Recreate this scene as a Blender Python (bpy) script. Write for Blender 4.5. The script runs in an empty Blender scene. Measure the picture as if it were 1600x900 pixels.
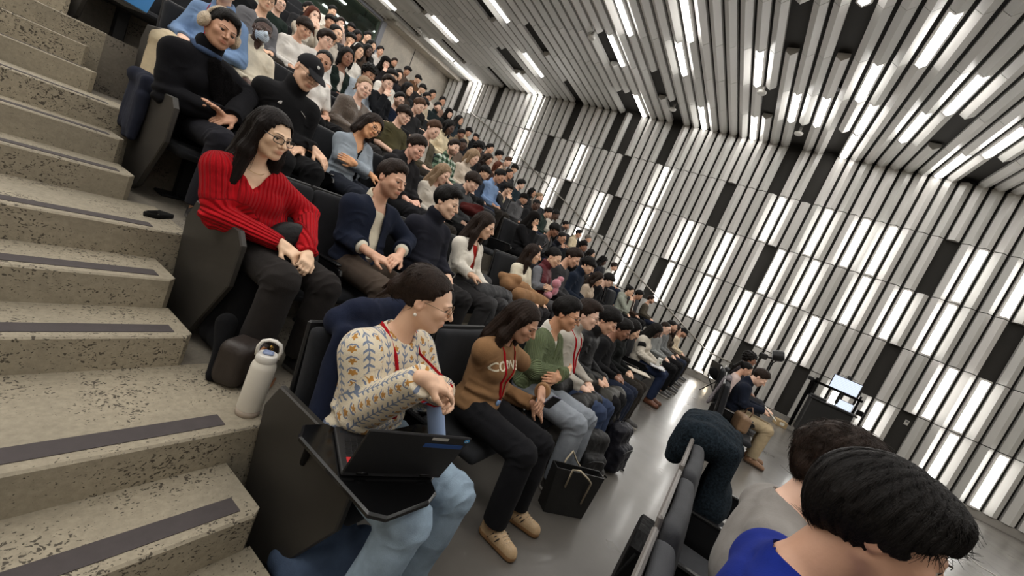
import bpy, bmesh, math, random
import numpy as np
from mathutils import Vector, Matrix, Euler
from mathutils.bvhtree import BVHTree

# ------------------------------------------------------------------ scene, camera, light
S = bpy.context.scene
COL = S.collection
R_ = random.Random(7)
NR = np.random.default_rng(11)
FPX = 635.92                       # focal length in pixels of the 1600 px wide frame
CAMZ = 1.675
RIGHT = Vector((0.48099695, -0.78474542, 0.39091758))
DOWN = Vector((0.09684012, -0.39560122, -0.91330261))
FWD = Vector((0.87135752, 0.47715227, -0.11428814))
cam_data = bpy.data.cameras.new('camera')
cam_data.sensor_width = 36.0
cam_data.lens = FPX / 1600 * 36.0
cam_data.clip_start = 0.05
cam = bpy.data.objects.new('camera', cam_data)
COL.objects.link(cam)
m = Matrix.Identity(4)
for i in range(3):
    m[i][0], m[i][1], m[i][2] = RIGHT[i], -DOWN[i], -FWD[i]
m[2][3] = CAMZ
cam.matrix_world = m
S.camera = cam
S.view_settings.view_transform = 'Standard'
S.view_settings.look = 'None'
S.view_settings.exposure = 0.0
S.view_settings.gamma = 1.0
S.view_settings.use_curve_mapping = False
S.cycles.use_denoising = True
S.cycles.max_bounces = 6
S.cycles.diffuse_bounces = 3
S.cycles.glossy_bounces = 3
S.cycles.transmission_bounces = 6
S.cycles.transparent_max_bounces = 6
S.cycles.sample_clamp_indirect = 4.0
S.cycles.caustics_reflective = False
S.cycles.caustics_refractive = False
LAMP = 12.5                         # radiance of the slat lights
W = bpy.data.worlds.new('hall_world')
S.world = W
W.use_nodes = True
W.node_tree.nodes['Background'].inputs[0].default_value = (1.0, 0.97, 0.93, 1)
W.node_tree.nodes['Background'].inputs[1].default_value = 0.16


def ray(px, py):
    return RIGHT * ((px - 800) / FPX) + DOWN * ((py - 450) / FPX) + FWD


def srgb(r, g, b):
    f = lambda c: (c / 255 / 12.92) if c <= 10 else ((c / 255 + 0.055) / 1.055) ** 2.4
    return (f(r), f(g), f(b), 1.0)


# ------------------------------------------------------------------ materials
MATS = {}


def new_mat(name):
    mt = bpy.data.materials.new(name)
    mt.use_nodes = True
    nt = mt.node_tree
    b = nt.nodes['Principled BSDF']
    MATS[name] = mt
    return mt, nt, b


def N(nt, kind, **kw):
    n = nt.nodes.new(kind)
    for k, v in kw.items():
        if k.startswith('i_'):
            n.inputs[k[2:].replace('_', ' ')].default_value = v
        else:
            setattr(n, k, v)
    return n


def L(nt, a, b):
    nt.links.new(a, b)


def obj_mat(name, rough=0.6, metal=0.0, sheen=0.0, vary=0.0, vscale=6.0, bump=0.0, bscale=80.0, bdist=0.004, tint=False,
            stretch=None, coat=0.0, spec=0.5):
    """material whose colour is the object's own colour"""
    mt, nt, b = new_mat(name)
    oi = N(nt, 'ShaderNodeObjectInfo')
    col = oi.outputs['Color']
    tc = N(nt, 'ShaderNodeTexCoord')
    if tint:
        at = N(nt, 'ShaderNodeAttribute', attribute_name='tint')
        mx = N(nt, 'ShaderNodeMix', data_type='RGBA', blend_type='MULTIPLY')
        mx.inputs[0].default_value = 1.0
        L(nt, col, mx.inputs[6]); L(nt, at.outputs['Color'], mx.inputs[7])
        col = mx.outputs[2]
    if vary:
        no = N(nt, 'ShaderNodeTexNoise', i_Scale=vscale, i_Detail=5.0, i_Roughness=0.6)
        L(nt, tc.outputs['Object'], no.inputs['Vector'])
        mr = N(nt, 'ShaderNodeMapRange')
        mr.inputs[1].default_value = 0.3; mr.inputs[2].default_value = 0.7
        mr.inputs[3].default_value = 1 - vary; mr.inputs[4].default_value = 1 + vary
        L(nt, no.outputs['Fac'], mr.inputs[0])
        mx = N(nt, 'ShaderNodeVectorMath', operation='SCALE')
        L(nt, col, mx.inputs[0]); L(nt, mr.outputs[0], mx.inputs['Scale'])
        col = mx.outputs[0]
    L(nt, col, b.inputs['Base Color'])
    b.inputs['Roughness'].default_value = rough
    b.inputs['Metallic'].default_value = metal
    b.inputs['Specular IOR Level'].default_value = spec
    if sheen:
        b.inputs['Sheen Weight'].default_value = sheen
        b.inputs['Sheen Roughness'].default_value = 0.6
    if coat:
        b.inputs['Coat Weight'].default_value = coat
    if bump:
        no = N(nt, 'ShaderNodeTexNoise', i_Scale=bscale, i_Detail=4.0)
        v = tc.outputs['Object']
        if stretch:
            mp = N(nt, 'ShaderNodeMapping')
            mp.inputs['Scale'].default_value = stretch
            L(nt, v, mp.inputs['Vector']); v = mp.outputs['Vector']
        L(nt, v, no.inputs['Vector'])
        bp = N(nt, 'ShaderNodeBump', i_Strength=bump, i_Distance=bdist)
        L(nt, no.outputs['Fac'], bp.inputs['Height'])
        L(nt, bp.outputs['Normal'], b.inputs['Normal'])
    return mt


M_SKIN = obj_mat('skin', rough=0.5, tint=True, vary=0.05, vscale=14, bump=0.15, bscale=160, bdist=0.002)
M_CLOTH = obj_mat('cloth', rough=0.95, sheen=0.02, vary=0.16, vscale=9, bump=0.35, bscale=220, bdist=0.003, spec=0.12)
M_DENIM = obj_mat('denim', rough=0.9, vary=0.28, vscale=7, bump=0.4, bscale=260, bdist=0.003, spec=0.2)
M_SHELL = obj_mat('nylon', rough=0.55, vary=0.14, vscale=7, bump=0.6, bscale=26, bdist=0.012, spec=0.25)
M_HAIR = obj_mat('hair', rough=0.5, vary=0.3, vscale=40, bump=1.0, bscale=150, bdist=0.004, stretch=(2.2, 2.2, 0.25), spec=0.16)
M_FUR = obj_mat('fleece', rough=1.0, sheen=0.5, vary=0.15, vscale=25, bump=1.0, bscale=120, bdist=0.012, spec=0.1)
M_DARKFUR = obj_mat('dark_fur', rough=1.0, vary=0.3, vscale=60, bump=1.0, bscale=160, bdist=0.01, spec=0.05)
M_PLASTIC = obj_mat('plastic', rough=0.45, bump=0.1, bscale=300, bdist=0.001)
M_GLOSS = obj_mat('gloss_plastic', rough=0.18)
M_METAL = obj_mat('metal', rough=0.3, metal=1.0)
M_PAPER = obj_mat('paper', rough=0.85)
M_SEAT = obj_mat('seat_fabric', rough=0.95, sheen=0.05, vary=0.12, vscale=12, bump=0.5, bscale=320, bdist=0.002, spec=0.12)
M_TWEED = obj_mat('tweed', rough=0.95, vary=0.75, vscale=75, bump=0.8, bscale=120, bdist=0.004, spec=0.1)
M_PAINT = obj_mat('painted_board', rough=0.5, vary=0.06, vscale=3)
M_LEATHER = obj_mat('leather', rough=0.5, vary=0.15, vscale=20, bump=0.3, bscale=140, bdist=0.003)


def rib_mat(name, scale, dist):
    """knitted cloth with raised ribs that run along the attribute 'rib'"""
    mt = obj_mat(name, rough=0.95, sheen=0.03, vary=0.12, vscale=14, spec=0.15)
    nt = mt.node_tree
    b = nt.nodes['Principled BSDF']
    at = N(nt, 'ShaderNodeAttribute', attribute_name='rib')
    ma = N(nt, 'ShaderNodeMath', operation='MULTIPLY'); ma.inputs[1].default_value = scale
    L(nt, at.outputs['Fac'], ma.inputs[0])
    sn = N(nt, 'ShaderNodeMath', operation='SINE')
    L(nt, ma.outputs[0], sn.inputs[0])
    bp = N(nt, 'ShaderNodeBump', i_Strength=1.0, i_Distance=dist)
    L(nt, sn.outputs[0], bp.inputs['Height'])
    L(nt, bp.outputs['Normal'], b.inputs['Normal'])
    return mt


M_RIB = rib_mat('ribbed_knit', 6.2832 / 0.021, 0.006)
M_RIBF = rib_mat('fine_ribbed_knit', 6.2832 / 0.013, 0.004)


def flat_mat(name, col, rough=0.6, metal=0.0, emit=None, strength=1.0, spec=0.5):
    mt, nt, b = new_mat(name)
    b.inputs['Base Color'].default_value = col
    b.inputs['Roughness'].default_value = rough
    b.inputs['Metallic'].default_value = metal
    b.inputs['Specular IOR Level'].default_value = spec
    if emit:
        b.inputs['Emission Color'].default_value = emit
        b.inputs['Emission Strength'].default_value = strength
    return mt


M_GLASS, _nt, _b = new_mat('lens_glass')
_nt.nodes.remove(_b)
_tr = N(_nt, 'ShaderNodeBsdfTransparent'); _gl = N(_nt, 'ShaderNodeBsdfGlossy', i_Roughness=0.02); _ms = N(_nt, 'ShaderNodeMixShader')
_ms.inputs[0].default_value = 0.07
L(_nt, _tr.outputs[0], _ms.inputs[1]); L(_nt, _gl.outputs[0], _ms.inputs[2]); L(_nt, _ms.outputs[0], _nt.nodes['Material Output'].inputs['Surface'])
M_LAMP = flat_mat('lamp_diffuser', (0.9, 0.9, 0.88, 1), 0.4, emit=(1.0, 0.975, 0.935, 1), strength=LAMP)
M_EYEW = flat_mat('eye_white', srgb(214, 205, 196), 0.25)
M_IRIS = flat_mat('eye_iris', srgb(34, 22, 16), 0.15)


def concrete_mat(name, base, rough, holes=True, hole_bias=0.0, speck=0.0):
    mt, nt, b = new_mat(name)
    tc = N(nt, 'ShaderNodeTexCoord')
    n1 = N(nt, 'ShaderNodeTexNoise', i_Scale=1.6, i_Detail=7.0, i_Roughness=0.62)
    n2 = N(nt, 'ShaderNodeTexNoise', i_Scale=38.0, i_Detail=5.0, i_Roughness=0.7)
    L(nt, tc.outputs['Object'], n1.inputs['Vector']); L(nt, tc.outputs['Object'], n2.inputs['Vector'])
    r1 = N(nt, 'ShaderNodeValToRGB')
    r1.color_ramp.elements[0].position = 0.3; r1.color_ramp.elements[1].position = 0.72
    c = base
    r1.color_ramp.elements[0].color = (c[0] * .74, c[1] * .74, c[2] * .73, 1)
    r1.color_ramp.elements[1].color = (c[0] * 1.12, c[1] * 1.1, c[2] * 1.06, 1)
    L(nt, n1.outputs['Fac'], r1.inputs['Fac'])
    mr = N(nt, 'ShaderNodeMapRange'); mr.inputs[1].default_value = .3; mr.inputs[2].default_value = .7
    mr.inputs[3].default_value = .82; mr.inputs[4].default_value = 1.14
    L(nt, n2.outputs['Fac'], mr.inputs[0])
    sc = N(nt, 'ShaderNodeVectorMath', operation='SCALE')
    L(nt, r1.outputs[0], sc.inputs[0]); L(nt, mr.outputs[0], sc.inputs['Scale'])
    col = sc.outputs[0]
    hgt = n2.outputs['Fac']
    if holes:
        mp = N(nt, 'ShaderNodeMapping'); mp.inputs['Scale'].default_value = (62, 95, 110)
        nw = N(nt, 'ShaderNodeTexNoise', i_Scale=24.0, i_Detail=3.0)
        L(nt, tc.outputs['Object'], nw.inputs['Vector'])
        ad = N(nt, 'ShaderNodeMixRGB'); ad.inputs[0].default_value = 0.07
        L(nt, tc.outputs['Object'], ad.inputs[1]); L(nt, nw.outputs['Color'], ad.inputs[2])
        L(nt, ad.outputs[0], mp.inputs['Vector'])
        vo = N(nt, 'ShaderNodeTexVoronoi', i_Scale=1.0)
        L(nt, mp.outputs['Vector'], vo.inputs['Vector'])
        # clusters of bug holes
        n3 = N(nt, 'ShaderNodeTexNoise', i_Scale=3.2, i_Detail=3.0)
        L(nt, tc.outputs['Object'], n3.inputs['Vector'])
        m3 = N(nt, 'ShaderNodeMapRange'); m3.inputs[1].default_value = .44 - hole_bias; m3.inputs[2].default_value = .62
        m3.inputs[3].default_value = 0.0; m3.inputs[4].default_value = 0.62
        L(nt, n3.outputs['Fac'], m3.inputs[0])
        sp = N(nt, 'ShaderNodeSeparateColor'); L(nt, vo.outputs['Color'], sp.inputs[0])
        mm = N(nt, 'ShaderNodeMath', operation='MULTIPLY'); L(nt, m3.outputs[0], mm.inputs[0]); L(nt, sp.outputs[0], mm.inputs[1])
        sub = N(nt, 'ShaderNodeMath', operation='SUBTRACT'); L(nt, mm.outputs[0], sub.inputs[0]); L(nt, vo.outputs['Distance'], sub.inputs[1])
        st = N(nt, 'ShaderNodeMapRange'); st.inputs[1].default_value = -.05; st.inputs[2].default_value = .06
        L(nt, sub.outputs[0], st.inputs[0])
        mx = N(nt, 'ShaderNodeMixRGB'); L(nt, st.outputs[0], mx.inputs[0]); L(nt, col, mx.inputs[1])
        mx.inputs[2].default_value = (c[0] * .22, c[1] * .21, c[2] * .20, 1)
        col = mx.outputs[0]
        hm = N(nt, 'ShaderNodeMath', operation='SUBTRACT'); L(nt, hgt, hm.inputs[0]); L(nt, st.outputs[0], hm.inputs[1])
        hgt = hm.outputs[0]
    L(nt, col, b.inputs['Base Color'])
    b.inputs['Roughness'].default_value = rough
    bp = N(nt, 'ShaderNodeBump', i_Strength=0.5, i_Distance=0.006)
    L(nt, hgt, bp.inputs['Height']); L(nt, bp.outputs['Normal'], b.inputs['Normal'])
    return mt


M_CONC = concrete_mat('cast_concrete', srgb(160, 151, 133), 0.8, True, 0.10)
M_TIER = concrete_mat('tier_concrete', srgb(128, 121, 110), 0.75, True, -0.06)
M_STRIP = obj_mat('grip_strip', rough=0.95, vary=0.08, vscale=20, bump=0.5, bscale=500, bdist=0.001)


def floor_mat():
    mt, nt, b = new_mat('polished_concrete')
    tc = N(nt, 'ShaderNodeTexCoord')
    n1 = N(nt, 'ShaderNodeTexNoise', i_Scale=0.9, i_Detail=8.0, i_Roughness=0.6)
    L(nt, tc.outputs['Object'], n1.inputs['Vector'])
    r1 = N(nt, 'ShaderNodeValToRGB')
    r1.color_ramp.elements[0].position = .3; r1.color_ramp.elements[1].position = .75
    r1.color_ramp.elements[0].color = srgb(92, 88, 83); r1.color_ramp.elements[1].color = srgb(118, 114, 108)
    L(nt, n1.outputs['Fac'], r1.inputs['Fac'])
    # square access tiles on the stage side
    br = N(nt, 'ShaderNodeTexBrick', offset=0.0, i_Scale=1.0)
    br.inputs['Mortar Size'].default_value = .006; br.inputs['Brick Width'].default_value = .72; br.inputs['Row Height'].default_value = .72
    br.inputs['Color1'].default_value = (1, 1, 1, 1); br.inputs['Color2'].default_value = (.93, .93, .93, 1); br.inputs['Mortar'].default_value = (.12, .12, .12, 1)
    L(nt, tc.outputs['Object'], br.inputs['Vector'])
    sp = N(nt, 'ShaderNodeSeparateXYZ'); L(nt, tc.outputs['Object'], sp.inputs[0])
    lt = N(nt, 'ShaderNodeMath', operation='LESS_THAN'); lt.inputs[1].default_value = -3.6
    L(nt, sp.outputs['Y'], lt.inputs[0])
    mx = N(nt, 'ShaderNodeMixRGB', blend_type='MULTIPLY'); L(nt, lt.outputs[0], mx.inputs[0])
    L(nt, r1.outputs[0], mx.inputs[1]); L(nt, br.outputs['Color'], mx.inputs[2])
    L(nt, mx.outputs[0], b.inputs['Base Color'])
    n2 = N(nt, 'ShaderNodeTexNoise', i_Scale=2.2, i_Detail=3.0)
    L(nt, tc.outputs['Object'], n2.inputs['Vector'])
    mr = N(nt, 'ShaderNodeMapRange'); mr.inputs[3].default_value = .20; mr.inputs[4].default_value = .42
    L(nt, n2.outputs['Fac'], mr.inputs[0]); L(nt, mr.outputs[0], b.inputs['Roughness'])
    bp = N(nt, 'ShaderNodeBump', i_Strength=0.12, i_Distance=0.05)
    n3 = N(nt, 'ShaderNodeTexNoise', i_Scale=1.8, i_Detail=1.0)
    L(nt, tc.outputs['Object'], n3.inputs['Vector'])
    L(nt, n3.outputs['Fac'], bp.inputs['Height']); L(nt, bp.outputs['Normal'], b.inputs['Normal'])
    b.inputs['Coat Weight'].default_value = 0.22
    b.inputs['Coat Roughness'].default_value = 0.12
    return mt


M_FLOOR = floor_mat()


def slat_mat(name, c0, c1, rough):
    """painted sheet metal: each folded panel has a shade of its own (attribute 'shade')"""
    mt, nt, b = new_mat(name)
    at = N(nt, 'ShaderNodeAttribute', attribute_name='shade')
    mx = N(nt, 'ShaderNodeMixRGB')
    mx.inputs[1].default_value = c0; mx.inputs[2].default_value = c1
    L(nt, at.outputs['Fac'], mx.inputs[0]); L(nt, mx.outputs[0], b.inputs['Base Color'])
    b.inputs['Roughness'].default_value = rough
    b.inputs['Metallic'].default_value = 0.0
    b.inputs['Specular IOR Level'].default_value = 0.6
    return mt


M_SLAT = slat_mat('slat_metal', srgb(192, 191, 186), srgb(218, 215, 211), 0.34)
M_BACKING = flat_mat('slat_backing', srgb(46, 44, 41), 0.9)
M_PLASTER = concrete_mat('white_plaster', srgb(205, 198, 188), 0.9, False)

# ------------------------------------------------------------------ object helpers


def link(o, parent=None):
    COL.objects.link(o)
    if parent is not None:
        o.parent = parent
    return o


def tag(o, label=None, cat=None, group=None, kind=None):
    if label: o['label'] = label
    if cat: o['category'] = cat
    if group: o['group'] = group
    if kind: o['kind'] = kind
    return o


def thing(name, label, cat, loc=(0, 0, 0), rotz=0.0, group=None):
    o = bpy.data.objects.new(name, None)
    o.empty_display_size = 0.1
    COL.objects.link(o)
    o.location = loc
    o.rotation_euler = (0, 0, rotz)
    return tag(o, label, cat, group)


def mesh_from(name, V, F, mats, smooth=True, fmat=None, attrs=None):
    me = bpy.data.meshes.new(name)
    V = np.asarray(V, dtype=np.float32)
    if isinstance(F, np.ndarray) and F.ndim == 2:
        k = F.shape[1]
        loops = F.reshape(-1).astype(np.int32)
        starts = np.arange(0, len(loops), k, dtype=np.int32)
        tot = np.full(len(F), k, dtype=np.int32)
    else:
        tot = np.array([len(f) for f in F], dtype=np.int32)
        loops = np.array([i for f in F for i in f], dtype=np.int32)
        starts = np.concatenate([[0], np.cumsum(tot)[:-1]]).astype(np.int32)
    me.vertices.add(len(V)); me.vertices.foreach_set('co', V.reshape(-1))
    me.loops.add(len(loops)); me.loops.foreach_set('vertex_index', loops)
    me.polygons.add(len(tot)); me.polygons.foreach_set('loop_start', starts); me.polygons.foreach_set('loop_total', tot)
    if fmat is not None:
        me.polygons.foreach_set('material_index', np.asarray(fmat, dtype=np.int32))
    me.polygons.foreach_set('use_smooth', np.full(len(tot), bool(smooth)))
    for mt in (mats if isinstance(mats, (list, tuple)) else [mats]):
        me.materials.append(mt)
    me.update(calc_edges=True)
    me.validate()
    for nm, (typ, arr) in (attrs or {}).items():
        a = me.attributes.new(nm, typ, 'POINT')
        a.data.foreach_set('color' if typ == 'FLOAT_COLOR' else ('vector' if typ == 'FLOAT_VECTOR' else 'value'), np.asarray(arr, dtype=np.float32).reshape(-1))
    return me


def obj(name, me, parent=None, color=None, loc=None, mat4=None):
    o = bpy.data.objects.new(name, me)
    link(o, parent)
    if color is not None: o.color = color
    if loc is not None: o.location = loc
    if mat4 is not None: o.matrix_local = mat4
    return o


class MB:
    """collects shapes of one mesh"""
    def __init__(s):
        s.V = []; s.F = []; s.M = []

    def add(s, V, F, m=0):
        o = len(s.V)
        s.V += [tuple(v) for v in V]
        s.F += [tuple(i + o for i in f) for f in F]
        s.M += [m] * len(F)

    def box(s, c, d, rot=None, m=0, bev=0.0):
        x, y, z = d[0] / 2, d[1] / 2, d[2] / 2
        b = min(bev, x * .95, y * .95, z * .95)
        if b <= 0:
            V = [(sx * x, sy * y, sz * z) for sz in (-1, 1) for sx, sy in ((-1, -1), (1, -1), (1, 1), (-1, 1))]
            F = [(3, 2, 1, 0), (4, 5, 6, 7), (0, 1, 5, 4), (1, 2, 6, 5), (2, 3, 7, 6), (3, 0, 4, 7)]
        else:
            # octagon rings with chamfered top and bottom
            def ring(xx, yy, zz, c):
                return [(-xx + c, -yy, zz), (xx - c, -yy, zz), (xx, -yy + c, zz), (xx, yy - c, zz), (xx - c, yy, zz), (-xx + c, yy, zz), (-xx, yy - c, zz), (-xx, -yy + c, zz)]
            V = ring(x - b, y - b, -z, b * .4) + ring(x, y, -z + b, b) + ring(x, y, z - b, b) + ring(x - b, y - b, z, b * .4)
            F = [tuple(range(7, -1, -1)), tuple(range(24, 32))]
            for k in range(3):
                for i in range(8):
                    j = (i + 1) % 8
                    F.append((k * 8 + i, k * 8 + j, k * 8 + 8 + j, k * 8 + 8 + i))
        R = rot if rot is not None else Matrix.Identity(3)
        s.add([tuple(R @ Vector(v) + Vector(c)) for v in V], F, m)

    def prism(s, poly, axis, a, b, m=0, bev=0.0):
        """extrude a 2-D polygon along an axis between a and b (axis 0: poly in yz, 1: xz, 2: xy)"""
        def P(u, v, w):
            return {0: (w, u, v), 1: (u, w, v), 2: (u, v, w)}[axis]
        n = len(poly)
        if bev > 0:
            cx = sum(p[0] for p in poly) / n; cy = sum(p[1] for p in poly) / n
            def ins(p):
                dx, dy = cx - p[0], cy - p[1]; l = math.hypot(dx, dy) or 1
                return (p[0] + dx / l * bev * 1.4, p[1] + dy / l * bev * 1.4)
            q = [ins(p) for p in poly]
            sg = 1 if b > a else -1
            R = [(q, a), (poly, a + sg * bev), (poly, b - sg * bev), (q, b)]
        else:
            R = [(poly, a), (poly, b)]
        V = [P(u, v, w) for ps, w in R for u, v in ps]
        F = [tuple(range(n - 1, -1, -1)), tuple(range((len(R) - 1) * n, len(R) * n))]
        for k in range(len(R) - 1):
            for i in range(n):
                j = (i + 1) % n
                F.append((k * n + i, k * n + j, k * n + n + j, k * n + n + i))
        s.add(V, F, m)

    def tube(s, pts, r, n=8, m=0, closed=False, flat=1.0, caps=True):
        pts = [Vector(p) for p in pts]
        rs = r if isinstance(r, (list, tuple)) else [r] * len(pts)
        V = []; F = []
        up = None
        K = len(pts)
        for i, p in enumerate(pts):
            a = pts[(i - 1) % K] if (closed or i > 0) else p
            c = pts[(i + 1) % K] if (closed or i < K - 1) else p
            t = (c - a)
            t = t.normalized() if t.length > 1e-9 else Vector((0, 0, 1))
            if up is None:
                up = Vector((0, 0, 1)) if abs(t.z) < .9 else Vector((1, 0, 0))
            u = (up - t * up.dot(t))
            u = u.normalized() if u.length > 1e-6 else t.orthogonal().normalized()
            up = u
            w = t.cross(u)
            for k in range(n):
                an = 2 * math.pi * k / n
                V.append(tuple(p + u * (math.cos(an) * rs[i]) + w * (math.sin(an) * rs[i] * flat)))
        rng = K if closed else K - 1
        for i in range(rng):
            for k in range(n):
                a = i * n + k; b = i * n + (k + 1) % n
                c = ((i + 1) % K) * n + (k + 1) % n; d = ((i + 1) % K) * n + k
                F.append((a, b, c, d))
        if caps and not closed:
            F.append(tuple(range(n - 1, -1, -1))); F.append(tuple((K - 1) * n + k for k in range(n)))
        s.add(V, F, m)

    def lathe(s, prof, n=24, c=(0, 0, 0), R=None, m=0, ms=None):
        """prof: (r, z) pairs bottom to top"""
        V = []; F = []; FM = []
        for r, z in prof:
            for k in range(n):
                a = 2 * math.pi * k / n
                V.append((r * math.cos(a), r * math.sin(a), z))
        for i in range(len(prof) - 1):
            for k in range(n):
                F.append((i * n + k, i * n + (k + 1) % n, (i + 1) * n + (k + 1) % n, (i + 1) * n + k))
                FM.append(ms[i] if ms else m)
        F.append(tuple(range(n - 1, -1, -1))); FM.append(ms[0] if ms else m)
        F.append(tuple((len(prof) - 1) * n + k for k in range(n))); FM.append(ms[-1] if ms else m)
        R = R if R is not None else Matrix.Identity(3)
        V = [tuple(R @ Vector(v) + Vector(c)) for v in V]
        o = len(s.V); s.V += V; s.F += [tuple(i + o for i in f) for f in F]; s.M += FM

    def ell(s, c, r, n=16, k=10, R=None, m=0):
        R = R if R is not None else Matrix.Identity(3)
        V = []; F = []
        for j in range(k + 1):
            th = math.pi * j / k
            for i in range(n):
                a = 2 * math.pi * i / n
                V.append(tuple(R @ Vector((r[0] * math.sin(th) * math.cos(a), r[1] * math.sin(th) * math.sin(a), -r[2] * math.cos(th))) + Vector(c)))
        for j in range(k):
            for i in range(n):
                F.append((j * n + i, j * n + (i + 1) % n, (j + 1) * n + (i + 1) % n, (j + 1) * n + i))
        s.add(V, F, m)

    def mesh(s, name, mats, smooth=False, attrs=None):
        return mesh_from(name, s.V, s.F, mats, smooth, s.M, attrs)

    def obj(s, name, mats, parent=None, color=None, smooth=False, loc=None, auto=None):
        me = s.mesh(name, mats, smooth or auto is not None)
        if auto is not None:
            sharp_edges(me, auto)
        return obj(name, me, parent, color, loc)


def sharp_edges(me, deg):
    bm = bmesh.new(); bm.from_mesh(me)
    bmesh.ops.remove_doubles(bm, verts=bm.verts, dist=1e-6)
    lim = math.radians(deg)
    for e in bm.edges:
        e.smooth = not (len(e.link_faces) == 2 and e.calc_face_angle(0) > lim)
    for f in bm.faces: f.smooth = True
    bm.to_mesh(me); bm.free()


def rot_to(d, up=(0, 0, 1)):
    """matrix whose +z column is d"""
    return Vector(d).to_track_quat('Z', 'Y').to_matrix()


def RX(a): return Matrix.Rotation(a, 3, 'X')
def RY(a): return Matrix.Rotation(a, 3, 'Y')
def RZ(a): return Matrix.Rotation(a, 3, 'Z')

# ------------------------------------------------------------------ the hall
WX = 13.3                 # wall on the far side
PITCH = 0.27887
ROWH = 1.3729
ZTOP = 7.038
Y0 = -2.4551
XL = -7.0                 # near side of the hall
YB = 14.35                # back wall
YF = -13.0                # stage side
RISE, GO = 0.475, 1.21


def edge(n):              # front edge of tier n (n = 1 is the hall floor)
    return 1.495 + GO * (n - 2)


def tz(n):
    return RISE * (n - 1)


ZBOT = ZTOP - 5 * ROWH
V_D, GAP = 0.075, 0.064
LIT_W = {(53, 0), (42, 0), (42, 1), (33, 1), (35, 2), (28, 2), (22, 1), (22, 2), (17, 2), (22, 3), (17, 3), (13, 2), (10, 1), (13, 3), (9, 3), (6, 1), (8, 2), (5, 2),
         (6, 3), (3, 1), (1, 1), (3, 3), (1, 2), (-2, 2), (-5, 1), (-5, 2), (-8, 1), (-7, 3), (-4, 4), (-9, 3), (-9, 4), (-12, 4), (-1, 4), (10, 4), (29, 3), (-12, 2), (-15, 3), (-17, 1)}
DARK_W = {(56, 0), (49, 0), (38, 1), (36, 0), (30, 0), (28, 0), (23, 0), (33, 2), (27, 1), (26, 2), (15, 1), (11, 0), (8, 0), (18, 3), (9, 2), (-3, 1), (7, 4), (-3, 3), (-9, 2), (2, 4), (-6, 4), (-14, 2)}
LIT_C = {(55, 3), (49, 2), (54, 1), (54, 0), (38, 3), (39, 1), (43, 0), (25, 3), (27, 2), (20, 3), (21, 2), (15, 2), (27, 0), (20, 0), (15, 0), (12, 1), (10, 1), (8, 2),
         (7, 1), (7, 0), (3, 2), (4, 1), (0, 0), (6, 3), (10, 4), (-1, 1)}
DARK_C = {(50, 3), (40, 3), (43, 1), (52, 1), (48, 0), (36, 2), (28, 2), (42, 1), (36, 0), (24, 1), (13, 3), (10, 3), (14, 1), (11, 0), (8, 0), (2, 1), (-2, 0), (23, 0), (29, 0), (28, 0), (56, 2)}
rr = random.Random(3)
# slat lights carry on out of view, added denser to brighten people and walls
for d in range(4, 14):
    for c in range(-36, 58):
        if (d > 4 or c < 5 or c > 14) and rr.random() < (0.17 if c < 12 else 0.24 if c < 40 else .30):
            LIT_C.add((c, d))
for d in range(0, 4):
    for c in range(-36, -3):
        if rr.random() < 0.085:
            LIT_C.add((c, d))
LIT_C -= DARK_C
CX = [13.3, 11.77, 10.35, 8.97]
while CX[-1] > XL:
    CX.append(CX[-1] - 1.39)


def vprof(ya, yb):
    ym = ya + (yb - ya) * 0.5
    return [(ya, 0.075), (ya, 0.0), (ym, -V_D), (yb, 0.0), (yb, 0.075)]


def wall_panel(mb, c, r, sh, shades):
    ya, yb = Y0 + c * PITCH + GAP / 2, Y0 + (c + 1) * PITCH - GAP / 2
    z1 = ZTOP - r * ROWH - 0.010; z0 = ZTOP - (r + 1) * ROWH + 0.010
    P = vprof(ya, yb)
    n0 = len(mb.V)
    V = [(WX + d, y, z) for z in (z0, z1) for y, d in P]
    F = [(i, i + 1, i + 6, i + 5) for i in range(4)] + [(4, 3, 2, 1, 0), (5, 6, 7, 8, 9)]
    mb.add(V, F)
    shades += [sh] * (len(mb.V) - n0)


def ceil_panel(mb, c, k, sh, shades):
    ya, yb = Y0 + c * PITCH + GAP / 2, Y0 + (c + 1) * PITCH - GAP / 2
    x1 = CX[k] - 0.005; x0 = CX[k + 1] + 0.005
    if k == 0: x1 = CX[0] - 0.03
    P = vprof(ya, yb)
    n0 = len(mb.V)
    V = [(x, y, ZTOP + d) for x in (x0, x1) for y, d in P]
    F = [(i + 5, i + 6, i + 1, i) for i in range(4)] + [(0, 1, 2, 3, 4), (9, 8, 7, 6, 5)]
    mb.add(V, F)
    shades += [sh] * (len(mb.V) - n0)


COLS = range(-38, 60)
mb = MB(); sh = []
for c in COLS:
    for r in range(5):
        if (c, r) in LIT_W or (c, r) in DARK_W: continue
        wall_panel(mb, c, r, R_.random(), sh)
wall_r = obj('wall_right', mb.mesh('wall_right', M_SLAT, False, {'shade': ('FLOAT', sh)}))
tag(wall_r, 'grey wall of folded metal slats with dark gaps', kind='structure')
mb = MB()
mb.box((WX + 0.20, (YB + YF) / 2, ZTOP / 2 + .1), (0.2, YB - YF, ZTOP + .6))
tag(mb.obj('wall_right_backing', M_BACKING), kind='structure')
mb = MB()
mb.box((WX + 0.05, (YF + 0.9) / 2, ZBOT / 2), (0.1, 0.9 - YF, ZBOT), bev=.004)
tag(mb.obj('baseboard_right', M_PAINT, color=srgb(150, 146, 140)), kind='structure')
mb = MB(); sh = []
NCX = len(CX) - 1
for c in COLS:
    for k in range(NCX):
        if (c, k) in LIT_C or (c, k) in DARK_C: continue
        ceil_panel(mb, c, k, R_.random() * .8, sh)
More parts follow.
